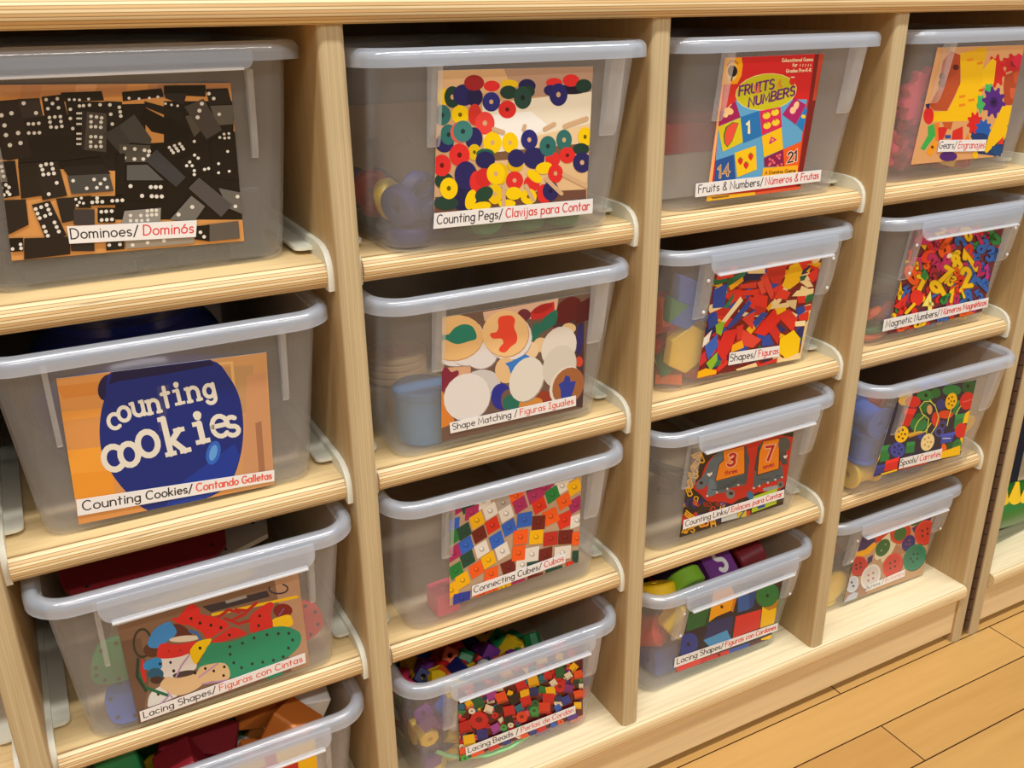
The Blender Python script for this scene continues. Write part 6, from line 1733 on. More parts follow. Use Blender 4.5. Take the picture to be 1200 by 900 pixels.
        ('cube_bead', 'red'): '-35.144 41.186 11.2 20 68 20 -68,-77.8325 91.366 11.2 58 -41 -58 -41,-3.056 73.417 14.1 65 -64 29 27,63.603 110.087 11.2 45 -45 -55 55,22.729 113.175 22.8 87 -26 -42 0,-28.459 7.411 56.8 41 3 91 6,76.973 24.6845 47.3 47 53 -53 47,25.403 82.681 20.3 37 61 25 66,-21.965 90.3045 22.6 9 -46 -2 -88,62.3615 126.106 11.2 55 55 -45 -45,27.4085 176.769 11.2 53 0 0 -85,70.67 5.5775 71.2 74 -65 -10 -12,-45.1715 57.205 34.9 23 -62 22 -72,61.0245 42.73 41.2 94 0 -18 -28,-17.572 147.143 11.2 82 0 0 -58,69.2375 3.551 88 53 61 44 -39,53.0025 4.516 80.2 63 71 -23 20,-29.414 4.6125 79.9 90 6 -43 -3,-41.256 3.2615 90.6 34 -62 66 -26,32.3745 22.7545 62.1 2 -27 -6 96,24.066 56.9155 59.6 14 -6 62 77,-41.5425 36.6505 63.3 67 36 64 12',
        ('round_bead', 'orange'): '25.785 41.186 11.8 25 33 49 77,-64.94 126.685 11.7 52 -19 -50 -67,28.1725 11.85 23.8 94 -3 -32 8,-26.6445 27.3865 11.5 57 65 13 -48,65.322 93.875 11.6 58 -67 -43 -20,-81.175 124.176 11.7 3 -44 -85 -31,55.963 36.94 11.5 80 -29 -18 50,8.213 80.6545 26.3 57 57 13 58,16.7125 7.8935 55.6 29 11 -76 -58,-19.864 57.8805 20.2 32 68 42 50,-24.448 78.821 38.7 12 87 -41 25,30.56 84.3215 40.6 21 45 10 86,40.11 5.9635 70.2 14 87 -45 16,-13.561 21.307 76.7 2 -62 78 4',
        ('cube_bead', 'pink'): '81.0795 47.555 11.2 0 100 0 0,-34.189 146.757 11.2 70 12 -70 12,15.089 145.213 11.2 51 51 49 49,12.224 29.8955 11.3 25 66 25 -66,-12.415 105.262 14.1 70 51 49 -9,-16.999 11.078 26.2 2 -2 66 75,-23.302 43.888 29.3 15 95 -4 28,-64.8445 60.486 28.8 25 -56 -67 -42,-44.312 129.773 12.6 31 -49 51 -64,80.5065 81.523 11.2 52 48 -52 48,-9.2635 23.1405 60.6 4 -100 -2 1,51.57 7.604 54.9 68 19 -10 -70,-71.816 95.9015 40.5 27 -41 1 87,-63.6985 126.395 28.4 39 30 -62 -61',
        ('hex_bead', 'blue'): '32.088 67.1445 12.1 65 26 -66 -27,-4.2975 56.626 12.1 71 -1 -71 0,-25.594 164.416 12.1 60 -36 61 37,80.602 27.29 30.3 65 -20 68 -26,-42.593 38.3875 28 90 4 -11 -43,2.101 43.9845 24.9 46 56 -69 4,-59.783 110.087 12.1 32 -63 32 63,80.8885 102.367 12.7 31 -61 -36 64,-39.919 58.749 11.2 67 0 0 74,68.569 23.3335 63.8 69 29 57 33,-82.4165 63.574 43.1 70 -13 -1 70,-27.695 71.7765 12.1 5 54 46 71,-26.74 23.7195 55.7 40 45 59 -54,-63.03 4.4195 87.6 88 -7 33 -34',
        ('round_bead', 'yellow'): '80.029 136.142 11.6 16 70 -50 -48,71.052 11.3675 27.4 57 -43 -63 30,-38.582 8.762 43.6 48 -43 53 55,-56.2495 65.118 11.5 30 -57 64 42,-47.941 21.7895 28 11 -21 -73 -64,11.7465 23.623 28.1 10 -55 20 81,82.4165 53.6345 28 24 38 -66 60,-36.672 24.6845 40.6 64 -21 64 37,72.962 111.052 27.7 64 0 46 -61,57.682 25.2635 45.1 47 -18 44 -75',
        ('round_bead', 'white'): '-69.906 189.41 10.8 0 -67 74 0,16.808 13.201 11.7 48 2 72 -51,-81.0795 73.1275 11.6 82 29 -18 47,-8.3085 133.73 11.8 64 71 16 25,-55.963 7.218 61.7 18 74 62 -17,-26.358 27.1935 28.6 21 59 73 28,61.12 9.534 40.9 27 -61 -11 73,83.276 41.958 40.1 24 -27 45 -81,-82.512 80.172 27.4 8 -52 -85 -4,39.919 24.974 47 65 58 44 -23,14.0385 85.383 42 51 25 -82 -9,-40.683 93.9715 28.7 26 -40 -59 65',
        ('hex_bead', 'green'): '37.818 189.796 12.1 34 -62 -34 -62,-79.9335 44.467 31 23 80 -16 53,11.7465 129.58 23.6 48 73 43 23,-16.426 5.867 69 75 -66 -4 -5,-49.1825 158.53 12.1 70 43 -56 -9,62.7435 93.9715 29.3 30 -7 -71 -63,12.5105 67.048 46.1 61 34 -19 -69,-1.528 7.1215 58.7 17 -15 -64 -73,6.5895 24.009 71.4 23 36 89 14,-51.188 21.114 73.3 73 18 -12 -65,-79.647 105.262 28.6 23 -26 -67 65,82.321 102.367 39.6 23 71 62 -24',
        ('hex_bead', 'purple'): '-68.378 33.9485 21.8 47 80 -34 -19,-69.524 6.446 70.9 3 -43 -6 90,28.7455 28.1585 26.7 53 59 -44 42,69.715 20.342 82.2 31 35 66 -59,-59.783 65.4075 50.3 38 -84 0 39,47.941 84.5145 38.6 9 -60 -79 2,-47.559 23.5265 54 44 55 -67 24,-36.481 128.712 31.1 22 90 -32 -18,-69.333 75.2505 39.8 21 69 69 -1,15.662 24.781 57.9 90 -6 -27 35',
        ('hex_bead', 'red'): '78.7875 30.764 12.1 51 -51 -49 49,29.414 52.959 23.9 19 60 -34 -70,-26.8355 129.387 12.1 70 -70 11 -11,16.5215 161.135 12.1 71 71 -2 -2,41.447 10.0165 35.4 74 -65 13 14,46.1265 45.3355 25.9 99 -15 0 7,82.4165 9.4375 40.2 60 68 -32 28,63.6985 28.641 26.7 29 -61 -24 70,55.4855 61.837 32.1 51 0 -61 61,44.121 84.611 21.7 14 75 -17 62,-76.4955 156.986 11.2 0 -78 -62 0,-0.2865 3.0685 98.6 21 38 -89 -15,-83.7535 42.6335 51.3 52 78 30 -18,-34.2845 43.309 47.2 69 -12 -52 -48,7.1625 6.06 74.4 35 -47 -25 77,58.828 2.586 102.3 3 -52 5 -85,21.583 37.905 70.6 33 -13 -18 92,-44.7895 56.5295 55.2 56 -64 -4 -53',
        ('hex_bead', 'yellow'): '-55.199 47.941 11.2 0 -37 -93 0,-43.357 101.595 12.1 71 -46 54 -5,46.8905 173.005 12.1 1 51 -49 -71,-52.4295 26.132 11.3 0 -40 -92 0,-8.8815 34.431 11.3 0 -87 -50 0,-84.231 6.9285 60.1 22 25 -71 62,14.4205 62.995 20.9 45 87 -18 -6,-56.918 34.045 40.5 37 -79 44 -21,46.5085 27.097 30.9 70 69 16 -14,-52.2385 54.0205 72.2 39 65 38 -52,-53.1935 2.6825 101.4 42 -32 84 -11,-31.897 22.3685 73.7 97 -4 -23 -1',
        ('cube_bead', 'green'): '27.9815 126.492 12 16 71 -1 69,40.874 30.185 11.2 9 0 0 -100,-57.9685 141.642 11.2 58 -58 -40 40,-8.6905 21.9825 43.9 19 67 26 -67,64.6535 77.7595 27.5 16 8 -71 -68,-9.55 44.081 38.2 68 -13 -29 66,23.3975 26.2285 43.4 70 -52 37 33,52.2385 36.2645 57.8 22 46 -75 42,70.479 127.457 27.8 56 56 -43 -43,-19.1 47.555 54.2 35 -35 -79 -36,-84.8995 56.047 60.8 6 -6 55 83,15.471 49.9675 38.2 90 1 -42 -15,66.7545 50.257 59.9 62 -23 -72 -21,54.053 124.466 37.2 34 -68 61 -23',
    },
    (3, 2): {
        ('square', 'orange'): '-72.198 22.658 8 95 0 0 -31,55.8675 87.12 15.5 60 -60 38 -38,-89.579 20.149 76.9 2 68 2 73,-46.3175 51.608 42.9 7 6 -90 43,-2.0055 35.6855 43 10 -97 11 -16,-39.8235 75.347 36.8 51 -47 65 -31',
        ('trapezoid', 'red'): '7.1625 22.658 11.8 17 -82 54 -11,-76.3045 78.1455 19.9 73 -45 52 3,-65.7995 129.58 8 0 49 87 0,-11.1735 129.773 8 0 86 -51 0,-65.704 187.962 8 0 -85 -52 0,-25.594 178.795 8 1 0 0 -100,29.7005 140.87 8 0 100 10 0,-68.0915 48.8095 8 13 0 0 99,-18.8135 52.959 19.5 28 40 75 -44,-63.8895 122.825 18 0 30 -95 0,-44.312 25.553 8 0 -83 56 0,-84.5175 115.974 14.2 49 -51 -51 49,5.539 137.204 14 64 -64 31 -31,-19.673 7.7005 28.2 74 -66 -8 -9,-72.771 104.104 29.3 4 69 -72 -5,27.0265 104.876 8 0 -99 17 0,-70.9565 115.009 39.2 56 5 3 82,49.5645 113.465 14.3 7 -15 -90 41,-38.773 32.501 32.1 7 57 71 40,21.6785 27.3865 39.4 15 -15 -10 97,5.157 74.2855 14.1 17 12 -97 13,75.636 92.138 14 49 49 51 51,-75.063 36.168 44 95 19 3 26,3.438 15.2275 41.6 63 -70 -11 -32,-82.13 46.397 69.3 45 49 -72 17,-44.503 115.781 32.3 20 -89 40 12,-77.2595 24.009 63.2 7 -89 38 -24,-26.2625 89.436 38.5 45 80 -25 -31',
        ('thin_rhombus', 'natural wood'): '64.2715 34.5275 9.3 64 -54 46 -30,-68.187 27.3865 19.3 71 -68 19 -1,13.2745 93.1995 9.3 2 21 68 71,55.199 129.097 8 0 3 100 0,-18.909 73.3205 10.7 46 83 -20 -25,-70.097 36.747 30.1 48 85 14 -17,-9.741 33.08 28.5 47 20 -2 -86,18.6225 8.4725 32.2 10 33 2 -94,-57.3955 132.282 29.3 33 48 52 63,82.2255 28.3515 10.1 46 49 -39 -63,-31.9925 59.4245 25.9 19 -18 49 83,-8.3085 9.148 49.7 6 31 59 -74',
        ('rhombus', 'blue'): '21.774 55.3715 8 0 -99 12 0,78.4055 54.9855 8 86 0 0 51,39.346 8.0865 26 59 68 -32 28,20.628 33.5625 28.4 94 16 -13 -26,54.7215 62.609 8 0 11 -99 0,-79.265 130.352 30.1 48 -7 4 -87,-28.1725 168.18 18 3 -89 46 2,36.863 17.7365 26.5 68 -60 -28 -32,57.3955 31.6325 30.4 5 -97 -18 -18,-72.6755 2.1035 73.8 75 -66 -3 -3,-75.445 51.029 38.2 91 22 15 -30,-68.0915 91.752 67.8 69 -23 0 -69,-77.164 -0.9845 99.4 34 -30 -59 -67,-25.785 24.588 49.4 79 -19 44 39',
        ('hexagon', 'yellow'): '-10.2185 26.132 16.1 18 3 98 9,48.6095 27.1935 15.5 16 -83 53 -10,28.65 46.204 23.9 45 21 3 -87,-27.886 105.938 15 10 -58 80 12,-68.951 157.565 18 97 0 0 -26,-66.9455 56.3365 28.2 36 17 -21 89,-57.873 15.517 44 72 -64 17 20,-66.086 6.253 40 47 53 -53 47,-43.93 80.751 17.8 22 -88 42 -6,-41.9245 153.608 24.8 69 21 -67 -15,-68.187 79.014 50.2 80 -22 4 -55,41.9245 84.418 27.6 26 -64 72 -8,-62.266 86.348 56.5 21 90 -37 -9,-20.7235 2.007 75.2 22 -19 -63 -72',
        ('triangle', 'green'): '-28.077 141.353 10.2 61 1 71 -36,-79.647 17.254 21.5 11 23 -87 -43,-24.639 27.097 21.2 14 38 90 15,-87.9555 0.849 84.7 73 -65 15 17,-32.3745 12.7185 45.6 70 -13 -69 13,-36.7675 44.9495 19.1 79 -52 -28 14,-13.37 87.2165 19.8 85 17 -10 49,1.719 104.201 23 37 50 -24 75,-56.8225 29.5095 32 61 -76 -23 9,39.919 73.417 8.4 77 1 3 -64',
    },
    (3, 3): {
        ('link', 'black'): '-70.3835 113.079 33.8 32 74 58 -9,-44.312 158.434 6.4 7 2 0 100,-86.6185 122.535 16.7 52 50 46 52,-2.1965 119.737 8.3 1 82 57 -1,-59.8785 109.026 18.7 55 -11 -16 -81,-71.1475 123.114 34.8 60 -10 -32 -72,-7.7355 109.315 22.3 16 72 -67 -12,1.2415 98.893 26.8 23 19 10 95',
    },
    (3, 4): {
        ('big_cube', 'blue'): '-56.536 31.729 20 71 -7 70 -5,2.483 134.791 19 20 -68 -20 -68,69.524 136.625 19 51 0 0 -86,59.4965 189.603 19 68 0 0 -73,14.707 170.11 19 40 0 0 91',
        ('big_cube', 'green'): '-3.438 24.2985 19 0 -80 -60 0',
        ('big_disc', 'green'): '48.705 21.886 24.8 30 -47 -27 -79,-0.8595 110.57 44 0 -70 71 0,-35.0485 78.5315 24.5 43 6 -87 23',
        ('big_cyl', 'dark red'): '-60.547 70.0395 19.7 29 -58 40 65,70.67 146.564 51.7 49 -63 31 -51,-76.4955 137.3 53.3 78 63 3 -5',
        ('big_cube', 'purple'): '-5.4435 96.2875 19 11 -70 -11 -70',
        ('big_disc', 'navy'): '69.142 75.6365 12 23 0 0 -97,-79.3605 168.084 23.9 31 -65 27 -64,36.9585 147.143 24.5 48 -71 -51 -1',
        ('big_cube', 'red'): '-55.581 141.546 19 0 -93 -37 0,-62.648 207.166 19 63 32 -63 32,75.7315 100.437 35.1 63 34 -58 -38,65.6085 34.1415 50.1 71 -18 -46 -50,-20.819 81.909 57.3 84 29 -33 31',
        ('big_tri', 'green'): '4.202 211.798 18 100 0 0 -8,79.9335 24.4915 24.9 3 -23 93 28,-74.872 66.469 43.9 72 7 57 38,77.4505 9.148 64.2 3 -65 -4 75',
        ('big_cyl', 'red'): '-70.9565 36.361 53.8 74 31 47 -36,-37.245 115.684 37.9 2 12 40 91,-24.7345 189.41 19.7 17 57 42 69,35.144 125.237 45.4 53 62 -19 -55',
        ('big_cyl', 'blue'): '-10.6005 16.482 53.6 100 5 -2 6,-74.3945 107.674 26.2 7 12 95 -29,76.6865 71.68 58.7 48 13 29 -82,-33.1385 44.3705 48 43 16 -62 -64,-54.3395 91.0765 58.4 17 -32 -82 45',
        ('big_disc', 'yellow'): '22.92 52.0905 12 0 -100 -7 0,61.2155 52.766 27.7 85 27 4 -45,38.391 48.713 55 42 79 -12 43,72.771 123.501 65.6 14 -63 70 31',
        ('big_cube', 'orange'): '-24.5435 153.801 19 0 29 -96 0,59.401 180.146 51 1 71 -1 71,14.0385 96.577 69.8 32 -67 -11 -66',
        ('big_cube', 'yellow'): '-43.166 13.008 72.7 96 6 29 2,25.594 15.4205 52.7 58 66 37 -32,35.0485 96.8665 19 41 41 58 58,31.897 76.891 49.4 94 14 0 31',
        ('big_cyl', 'yellow'): '-78.5965 68.4955 82.4 31 -25 -59 -70,1.6235 63.381 36.5 58 11 61 53,5.0615 49.871 66.9 40 52 -67 35',
        ('big_disc', 'dark red'): '34.571 16.482 81.4 11 82 -48 -29',
        ('big_cyl', 'navy'): '-24.7345 49.099 80.1 67 -71 -18 -8',
        ('big_cube', 'dark red'): '78.119 97.735 77.3 3 5 -90 44',
    },
    (4, 1): {
        ('stick', 'yellow'): '-42.1155 110.28 9 18 0 0 98,3.3425 6.1565 49.6 46 -41 52 59,-77.6415 148.204 19 70 -8 -8 -71',
        ('gear', 'pink'): '-30.2735 149.363 8.5 49 0 0 87,48.896 172.812 24.5 26 24 -92 17,21.774 125.624 8.5 0 29 96 0,-21.8695 89.9185 20.9 20 -95 -20 -13,-66.086 1.7175 81.5 8 -7 -66 -75,-45.458 75.0575 21.3 4 19 95 23,-59.592 125.044 45.6 22 -90 -25 30,-39.6325 48.2305 21.2 39 1 -24 89,-37.436 161.425 19.5 6 0 0 -100,-43.548 28.062 59.9 23 -76 60 7,-52.4295 54.117 34.2 22 -74 63 8,-53.1935 29.606 46.4 50 4 -23 83,-44.503 30.8605 36.3 96 21 -11 12,-66.086 36.8435 75.5 10 6 22 -97,-85.759 32.887 32.6 25 68 -27 -63,-64.6535 81.137 57.9 23 -97 7 -7,-55.008 200.121 42.1 19 93 -14 -26',
        ('gear', 'red'): '25.4985 36.2645 8.5 0 4 100 0',
        ('stick', 'pink'): '-78.5965 165.671 30.7 71 -8 8 70,50.3285 149.266 16.4 52 78 -29 -20,-78.9785 203.981 36.9 68 -13 -13 -71',
    },
    (4, 2): {
        ('digit_0', 'orange'): '-68.8555 20.6315 7 0 -61 -79 0,-75.636 18.5085 29.2 27 -24 27 89',
        ('digit_3', 'red'): '-28.9365 23.044 7 0 -88 -48 0,-43.548 14.552 27.7 54 62 -43 38',
        ('digit_6', 'blue'): '19.1955 23.1405 7 92 0 0 -40,-24.639 29.8955 19.6 75 -8 -55 36',
        ('digit_9', 'yellow'): '57.2045 18.7015 7 62 0 0 -79,6.303 27.483 16.3 3 -85 52 10',
        ('digit_2', 'green'): '-68.4735 45.5285 7 65 0 0 76',
        ('digit_5', 'magenta'): '-30.369 57.012 7 93 0 0 -36',
        ('digit_8', 'purple'): '3.1515 47.555 7 43 0 0 -91',
        ('digit_1', 'peach'): '45.3625 43.0195 6.9 13 60 78 -10',
        ('digit_4', 'orange'): '-73.4395 74.575 7 85 0 0 53',
        ('digit_7', 'red'): '-35.335 85.19 7 67 0 0 74',
        ('digit_0', 'blue'): '1.528 83.5495 7 52 0 0 -86',
        ('digit_3', 'yellow'): '38.773 65.118 7 0 -88 -48 0',
        ('digit_6', 'green'): '-70.0015 130.545 7 60 0 0 80',
        ('digit_9', 'magenta'): '-41.3515 109.797 7 30 0 0 -95',
        ('digit_2', 'purple'): '-16.044 122.921 7 0 -99 -10 0',
        ('digit_5', 'peach'): '17.572 112.499 7 0 -72 -69 0',
        ('digit_8', 'orange'): '-68.378 191.822 7 80 0 0 60',
        ('digit_1', 'red'): '-43.6435 170.207 7 52 26 80 -17',
        ('digit_4', 'blue'): '-15.5665 160.653 7 85 0 0 53',
        ('digit_7', 'yellow'): '23.7795 143.959 7 0 -88 -48 0',
        ('digit_0', 'green'): '-69.0465 16.1925 15 0 73 -68 0',
        ('digit_3', 'magenta'): '-33.807 7.5075 21.3 55 -48 45 51',
        ('digit_6', 'purple'): '2.9605 7.8935 18.5 20 23 -71 63',
        ('digit_9', 'peach'): '40.5875 13.973 12.6 1 -49 -84 -22',
        ('digit_2', 'orange'): '-70.097 42.923 15 0 -76 -65 0',
        ('digit_5', 'red'): '-44.885 40.3175 19.4 96 5 21 17',
        ('digit_8', 'blue'): '-14.4205 45.625 14.9 95 21 -14 16',
        ('digit_1', 'yellow'): '52.716 33.5625 7 67 -7 6 74',
        ('digit_4', 'green'): '-72.8665 64.8285 15 79 4 -1 -61',
        ('digit_7', 'magenta'): '-47.559 62.802 11.5 80 -5 -23 -56',
        ('digit_0', 'purple'): '-8.6905 67.3375 19.3 40 37 -78 31',
        ('digit_3', 'peach'): '23.5885 58.749 12.4 31 -42 83 18',
        ('digit_6', 'orange'): '-80.22 105.262 11.6 5 -34 -1 94',
        ('digit_9', 'red'): '-63.3165 101.885 7 25 0 0 97',
        ('digit_2', 'blue'): '-8.6905 87.506 15 0 53 -85 0',
        ('digit_5', 'yellow'): '40.7785 91.8485 7 74 0 0 67',
        ('digit_8', 'green'): '-75.636 159.012 9.3 9 13 99 -6',
        ('digit_1', 'magenta'): '-46.413 142.318 6.8 7 91 37 -17',
        ('digit_4', 'purple'): '-29.5095 155.635 7 0 -3 -100 0',
        ('digit_7', 'peach'): '14.707 133.536 7 81 0 0 59',
    },
    (4, 3): {
        ('spool', 'yellow'): '-70.7655 20.535 20 71 5 71 5,47.368 22.7545 20.2 17 -66 27 -69,-70.67 57.591 20.2 19 67 -21 -68,21.4875 60.3895 20.1 36 34 -62 61,33.3295 164.706 20.1 70 71 2 9,-1.6235 16.3855 54.4 29 65 -30 -64,74.299 21.5 52.4 57 81 13 -6,-39.4415 122.825 46.3 27 6 37 89',
        ('spool', 'blue'): '-30.4645 20.535 20.2 71 2 -71 -2,-36.3855 53.538 22 66 0 0 75,65.9905 53.538 22 0 -100 6 0,-24.448 85.0935 20 57 32 -63 -41,-39.346 144.537 20.1 15 69 -15 -69,-39.346 177.444 20 54 46 -54 -46,-75.1585 16.096 55.9 6 -97 -21 -1,-38.2 16.1925 54 71 -1 -71 1,-72.6755 49.5815 53.2 12 71 7 69,-78.883 13.587 92.1 29 32 -68 60,17.763 11.7535 92 87 8 -1 -49,-4.8705 57.012 46.4 42 27 -42 76',
        ('spool', 'navy'): '4.584 24.202 20.2 30 -32 -63 -64,53.1935 83.839 22 0 99 14 0,57.109 125.72 20 66 15 69 -26',
        ('spool', 'green'): '-64.749 95.3225 20 37 69 -16 -61,16.426 95.419 22 0 33 -94 0,3.82 126.781 20.1 70 -21 68 -10,-73.726 202.92 20 46 -46 -54 -54,-0.764 159.399 20.2 59 -29 -65 38,-45.458 82.102 55.4 15 28 59 -74,-75.7315 111.824 47.6 78 43 19 -40',
        ('spool', 'red'): '-73.8215 145.02 20.1 39 -39 59 59,35.908 16.1925 56.1 18 -4 -7 98,-77.4505 79.979 70.9 67 31 25 -63,30.4645 49.3885 54.8 48 11 6 87,-8.6905 110.666 51 61 68 -42 1,39.8235 115.781 48.5 73 -35 -53 -26',
    },
    (4, 4): {
        ('button', 'yellow'): '-67.041 27.7725 6 0 99 12 0,-14.707 27.7725 6 34 0 0 94,27.886 27.29 10.9 8 -91 40 2,-67.1365 71.9695 6 0 -78 62 0,-16.5215 71.873 6 27 0 0 -96,25.1165 54.7925 6 92 0 0 40,-69.142 5.288 31.8 61 -54 39 44,-88.1465 30.4745 31.8 28 -67 -31 62,-42.1155 29.027 17.8 10 -22 97 -10,-62.5525 31.4395 19 13 -6 98 -11',
        ('button', 'red'): '-65.704 75.8295 24.5 31 72 -62 -7,-40.11 109.122 6 34 0 0 -94,18.4315 98.4105 6 7 0 0 100,-87.669 102.27 26 44 54 41 59',
        ('button', 'white'): '-65.131 126.685 10.1 92 -7 -7 37,-34.4755 93.5855 15.3 47 3 7 88',
        ('button', 'green'): '-25.785 26.518 14.8 11 62 78 1,17.763 26.518 16.6 24 3 8 -97',
        ('button', 'navy'): '5.2525 51.1255 21.8 89 -25 -2 39,-70.7655 64.4425 24.1 94 -25 20 -12,-29.3185 54.503 21.9 6 -4 25 96',
    },
}

from mathutils import Quaternion
ITEM_MESH = {}


def item_mesh(shape, color):
    """one mesh per shape and colour"""
    if (shape, color) not in ITEM_MESH:
        me = SHAPES[shape]().mesh(ITEM_NAME.get(shape, shape), tm_(color), 32)
        ITEM_MESH[(shape, color)] = me
    return ITEM_MESH[(shape, color)]


BIN_MATRIX = {k: Matrix.Translation(o.location) @ Euler(o.rotation_euler).to_matrix().to_4x4() for k, o in BINS.items()}
BIN_WORD = {(1, 1): ('dominoes in the Dominoes bin', 'the Dominoes bin', 'domino'), (1, 4): ('wooden blocks in the bottom left bin', 'the bin cut off at the bottom', 'toy block'),
            (2, 1): ('discs in the Counting Pegs bin', 'the Counting Pegs bin', 'counting disc'), (2, 4): ('beads in the Lacing Beads bin', 'the Lacing Beads bin', 'bead'),
            (3, 2): ('pattern blocks in the Shapes bin', 'the bin captioned Shapes / Figuras', 'pattern block'), (3, 3): ('links in the Counting Links bin', 'the Counting Links bin', 'link'),
            (3, 4): ('big beads in the Figuras con Cordones bin', 'the Figuras con Cordones bin', 'bead'), (4, 1): ('gears in the Gears bin', 'the Gears bin', 'gear'),
            (4, 2): ('numbers in the Magnetic Numbers bin', 'the Magnetic Numbers bin', 'magnetic number'), (4, 3): ('spools in the Spools bin', 'the Spools bin', 'spool'), (4, 4): ('buttons in the Buttons bin', 'the Buttons bin', 'button')}
ITEM_SAY = {'cube_bead': 'cube bead', 'hex_bead': 'octagonal bead', 'round_bead': 'round bead', 'long_bead': 'long square bead', 'disc': 'wooden disc with a centre hole', 'big_cube': 'cube-shaped lacing bead', 'big_cyl': 'cylinder lacing bead',
            'big_disc': 'flat round lacing bead', 'big_tri': 'three-sided lacing bead', 'stick': 'strip with round studs', 'gear': 'toothed gear', 'link': 'open chain link', 'thin_rhombus': 'thin rhombus block', 'hexagon': 'hexagon block',
            'trapezoid': 'trapezoid block', 'rhombus': 'rhombus block', 'triangle': 'triangle block', 'square': 'square block', 'block': 'cube block', 'brick': 'oblong block', 'prism': 'roof-shaped block', 'button': 'round button',
            'spool': 'thread spool', 'domino': 'domino tile'}


def put(o, key, loc, rot=(0, 0, 0)):
    r = rot.to_matrix().to_4x4() if isinstance(rot, Quaternion) else Euler(rot).to_matrix().to_4x4()
    o.matrix_world = BIN_MATRIX[key] @ Matrix.Translation(loc) @ r
    return o


for key, kinds in LYING.items():
    group, where, cat = BIN_WORD[key]
    for (shape, color), rows in kinds.items():
        say = ITEM_SAY.get(shape) or 'plastic number ' + shape[-1]
        lab = '%s %s lying in %s' % (color, say, where)
        name = ITEM_NAME.get(shape, 'magnetic_number' if shape.startswith('digit') else shape)
        me = item_mesh(shape, color)
        for row in rows.split(','):
            v = [float(t) for t in row.split()]
            o = bpy.data.objects.new(name, me)
            COL.objects.link(o)
            tag(o, lab, cat, group)
            q = Quaternion([t / 100 for t in v[3:]])
            q.normalize()
            put(o, key, (v[0] / 1000, v[1] / 1000, v[2] / 1000), q)
            if key in ((4, 1), (3, 3)):
                o.scale = (.9, .9, .9)


def solid(name, m, mat, label, cat, key, loc, rot=(0, 0, 0), group=None, smooth=35):
    o = m.build(name, mat, None, smooth)
    tag(o, label, cat, group)
    return put(o, key, loc, rot)


# the cookie jar
jar = thing('cookie_jar', 'dark blue round cookie jar standing in the Counting Cookies bin', 'cookie jar')
put(jar, (1, 2), (-.012, .118, .003))
JB = toy('glossy_dark_blue', (24, 44, 128), .2, .5)
m = MB(); m.lathe([(.050, 0), (.056, .002), (.070, .018), (.0795, .042), (.0815, .062), (.077, .086), (.066, .106), (.0575, .115), (.0575, .122), (.053, .122), (.053, .112), (.060, .104), (.070, .085), (.0745, .062), (.0725, .042), (.060, .016), (.04, .006)], 40)
m.build('body', JB, jar, 40)
m = MB(); m.lathe([(.0605, .1225), (.0615, .124), (.0615, .134), (.058, .1385), (.040, .1415), (.014, .1425)], 40)
lid = m.build('lid', toy('lid_dark_navy', (20, 28, 84), .3, .5), jar, 40)
jar_m = MB()

# lacing plates
def plate(pts, h=.005):
    """flat plywood figure with lacing holes shown as shallow dark eyelets along its edge"""
    n = len(pts)
    P = [Vector((x, y, 0)) for x, y in pts]
    sm = []
    for i in range(n):
        p0, p1, p2, p3 = P[i - 1], P[i], P[(i + 1) % n], P[(i + 2) % n]
        for t in (0, .33, .67):
            sm.append(.5 * ((2 * p1) + (p2 - p0) * t + (2 * p0 - 5 * p1 + 4 * p2 - p3) * t * t + (3 * p1 - p0 - 3 * p2 + p3) * t ** 3))
    m = MB()
    m.rings([[(p.x, p.y, z) for p in sm] for z in (-h / 2, h / 2)])
    return m, sm
PLATES = [('green', [(-.020, -.010), (-.008, -.018), (.012, -.016), (.022, -.005), (.018, .010), (.005, .018), (-.014, .014)], (-.066, .016, .056), (1.50, 0.1, -.02), 'green lacing figure at the left end of the Figuras con Cintas bin'),
          ('blue', [(-.022, -.014), (0, -.018), (.022, -.012), (.026, .006), (.008, .016), (-.020, .012)], (-.058, .018, .018), (.75, .0, .1), 'blue lacing figure low at the left of the Figuras con Cintas bin'),
          ('red', [(-.02, -.012), (.008, -.018), (.024, -.008), (.02, .012), (0, .018), (-.02, .012)], (.066, .016, .040), (1.38, .0, .05), 'red lacing figure at the right end of the Figuras con Cintas bin'),
          ('dark red', [(-.06, -.03), (0, -.04), (.06, -.02), (.05, .03), (-.02, .042), (-.06, .02)], (-.030, .085, .104), (.35, .05, .1), 'dark red lacing figure on top in the Figuras con Cintas bin'),
          ('teal', [(-.07, -.03), (0, -.038), (.07, -.03), (.066, .025), (.0, .04), (-.06, .03)], (.022, .145, .112), (.25, -.02, .05), 'dark green lacing figure on top in the Figuras con Cintas bin'),
          ('yellow', [(-.05, -.03), (.05, -.03), (.04, .03), (-.04, .03)], (0, .12, .050), (.1, .05, .2), 'yellow lacing figure in the middle of the Figuras con Cintas bin'),
          ('white', [(-.06, -.03), (.06, -.03), (.04, .035), (-.05, .03)], (.01, .13, .075), (.15, -.05, .1), 'white lacing figure under the dark green one'),
          ('natural wood', [(-.06, -.04), (.06, -.04), (.05, .04), (-.05, .04)], (0, .11, .012), (.06, .03, -.1), 'plain wooden lacing figure at the bottom of the Figuras con Cintas bin')]
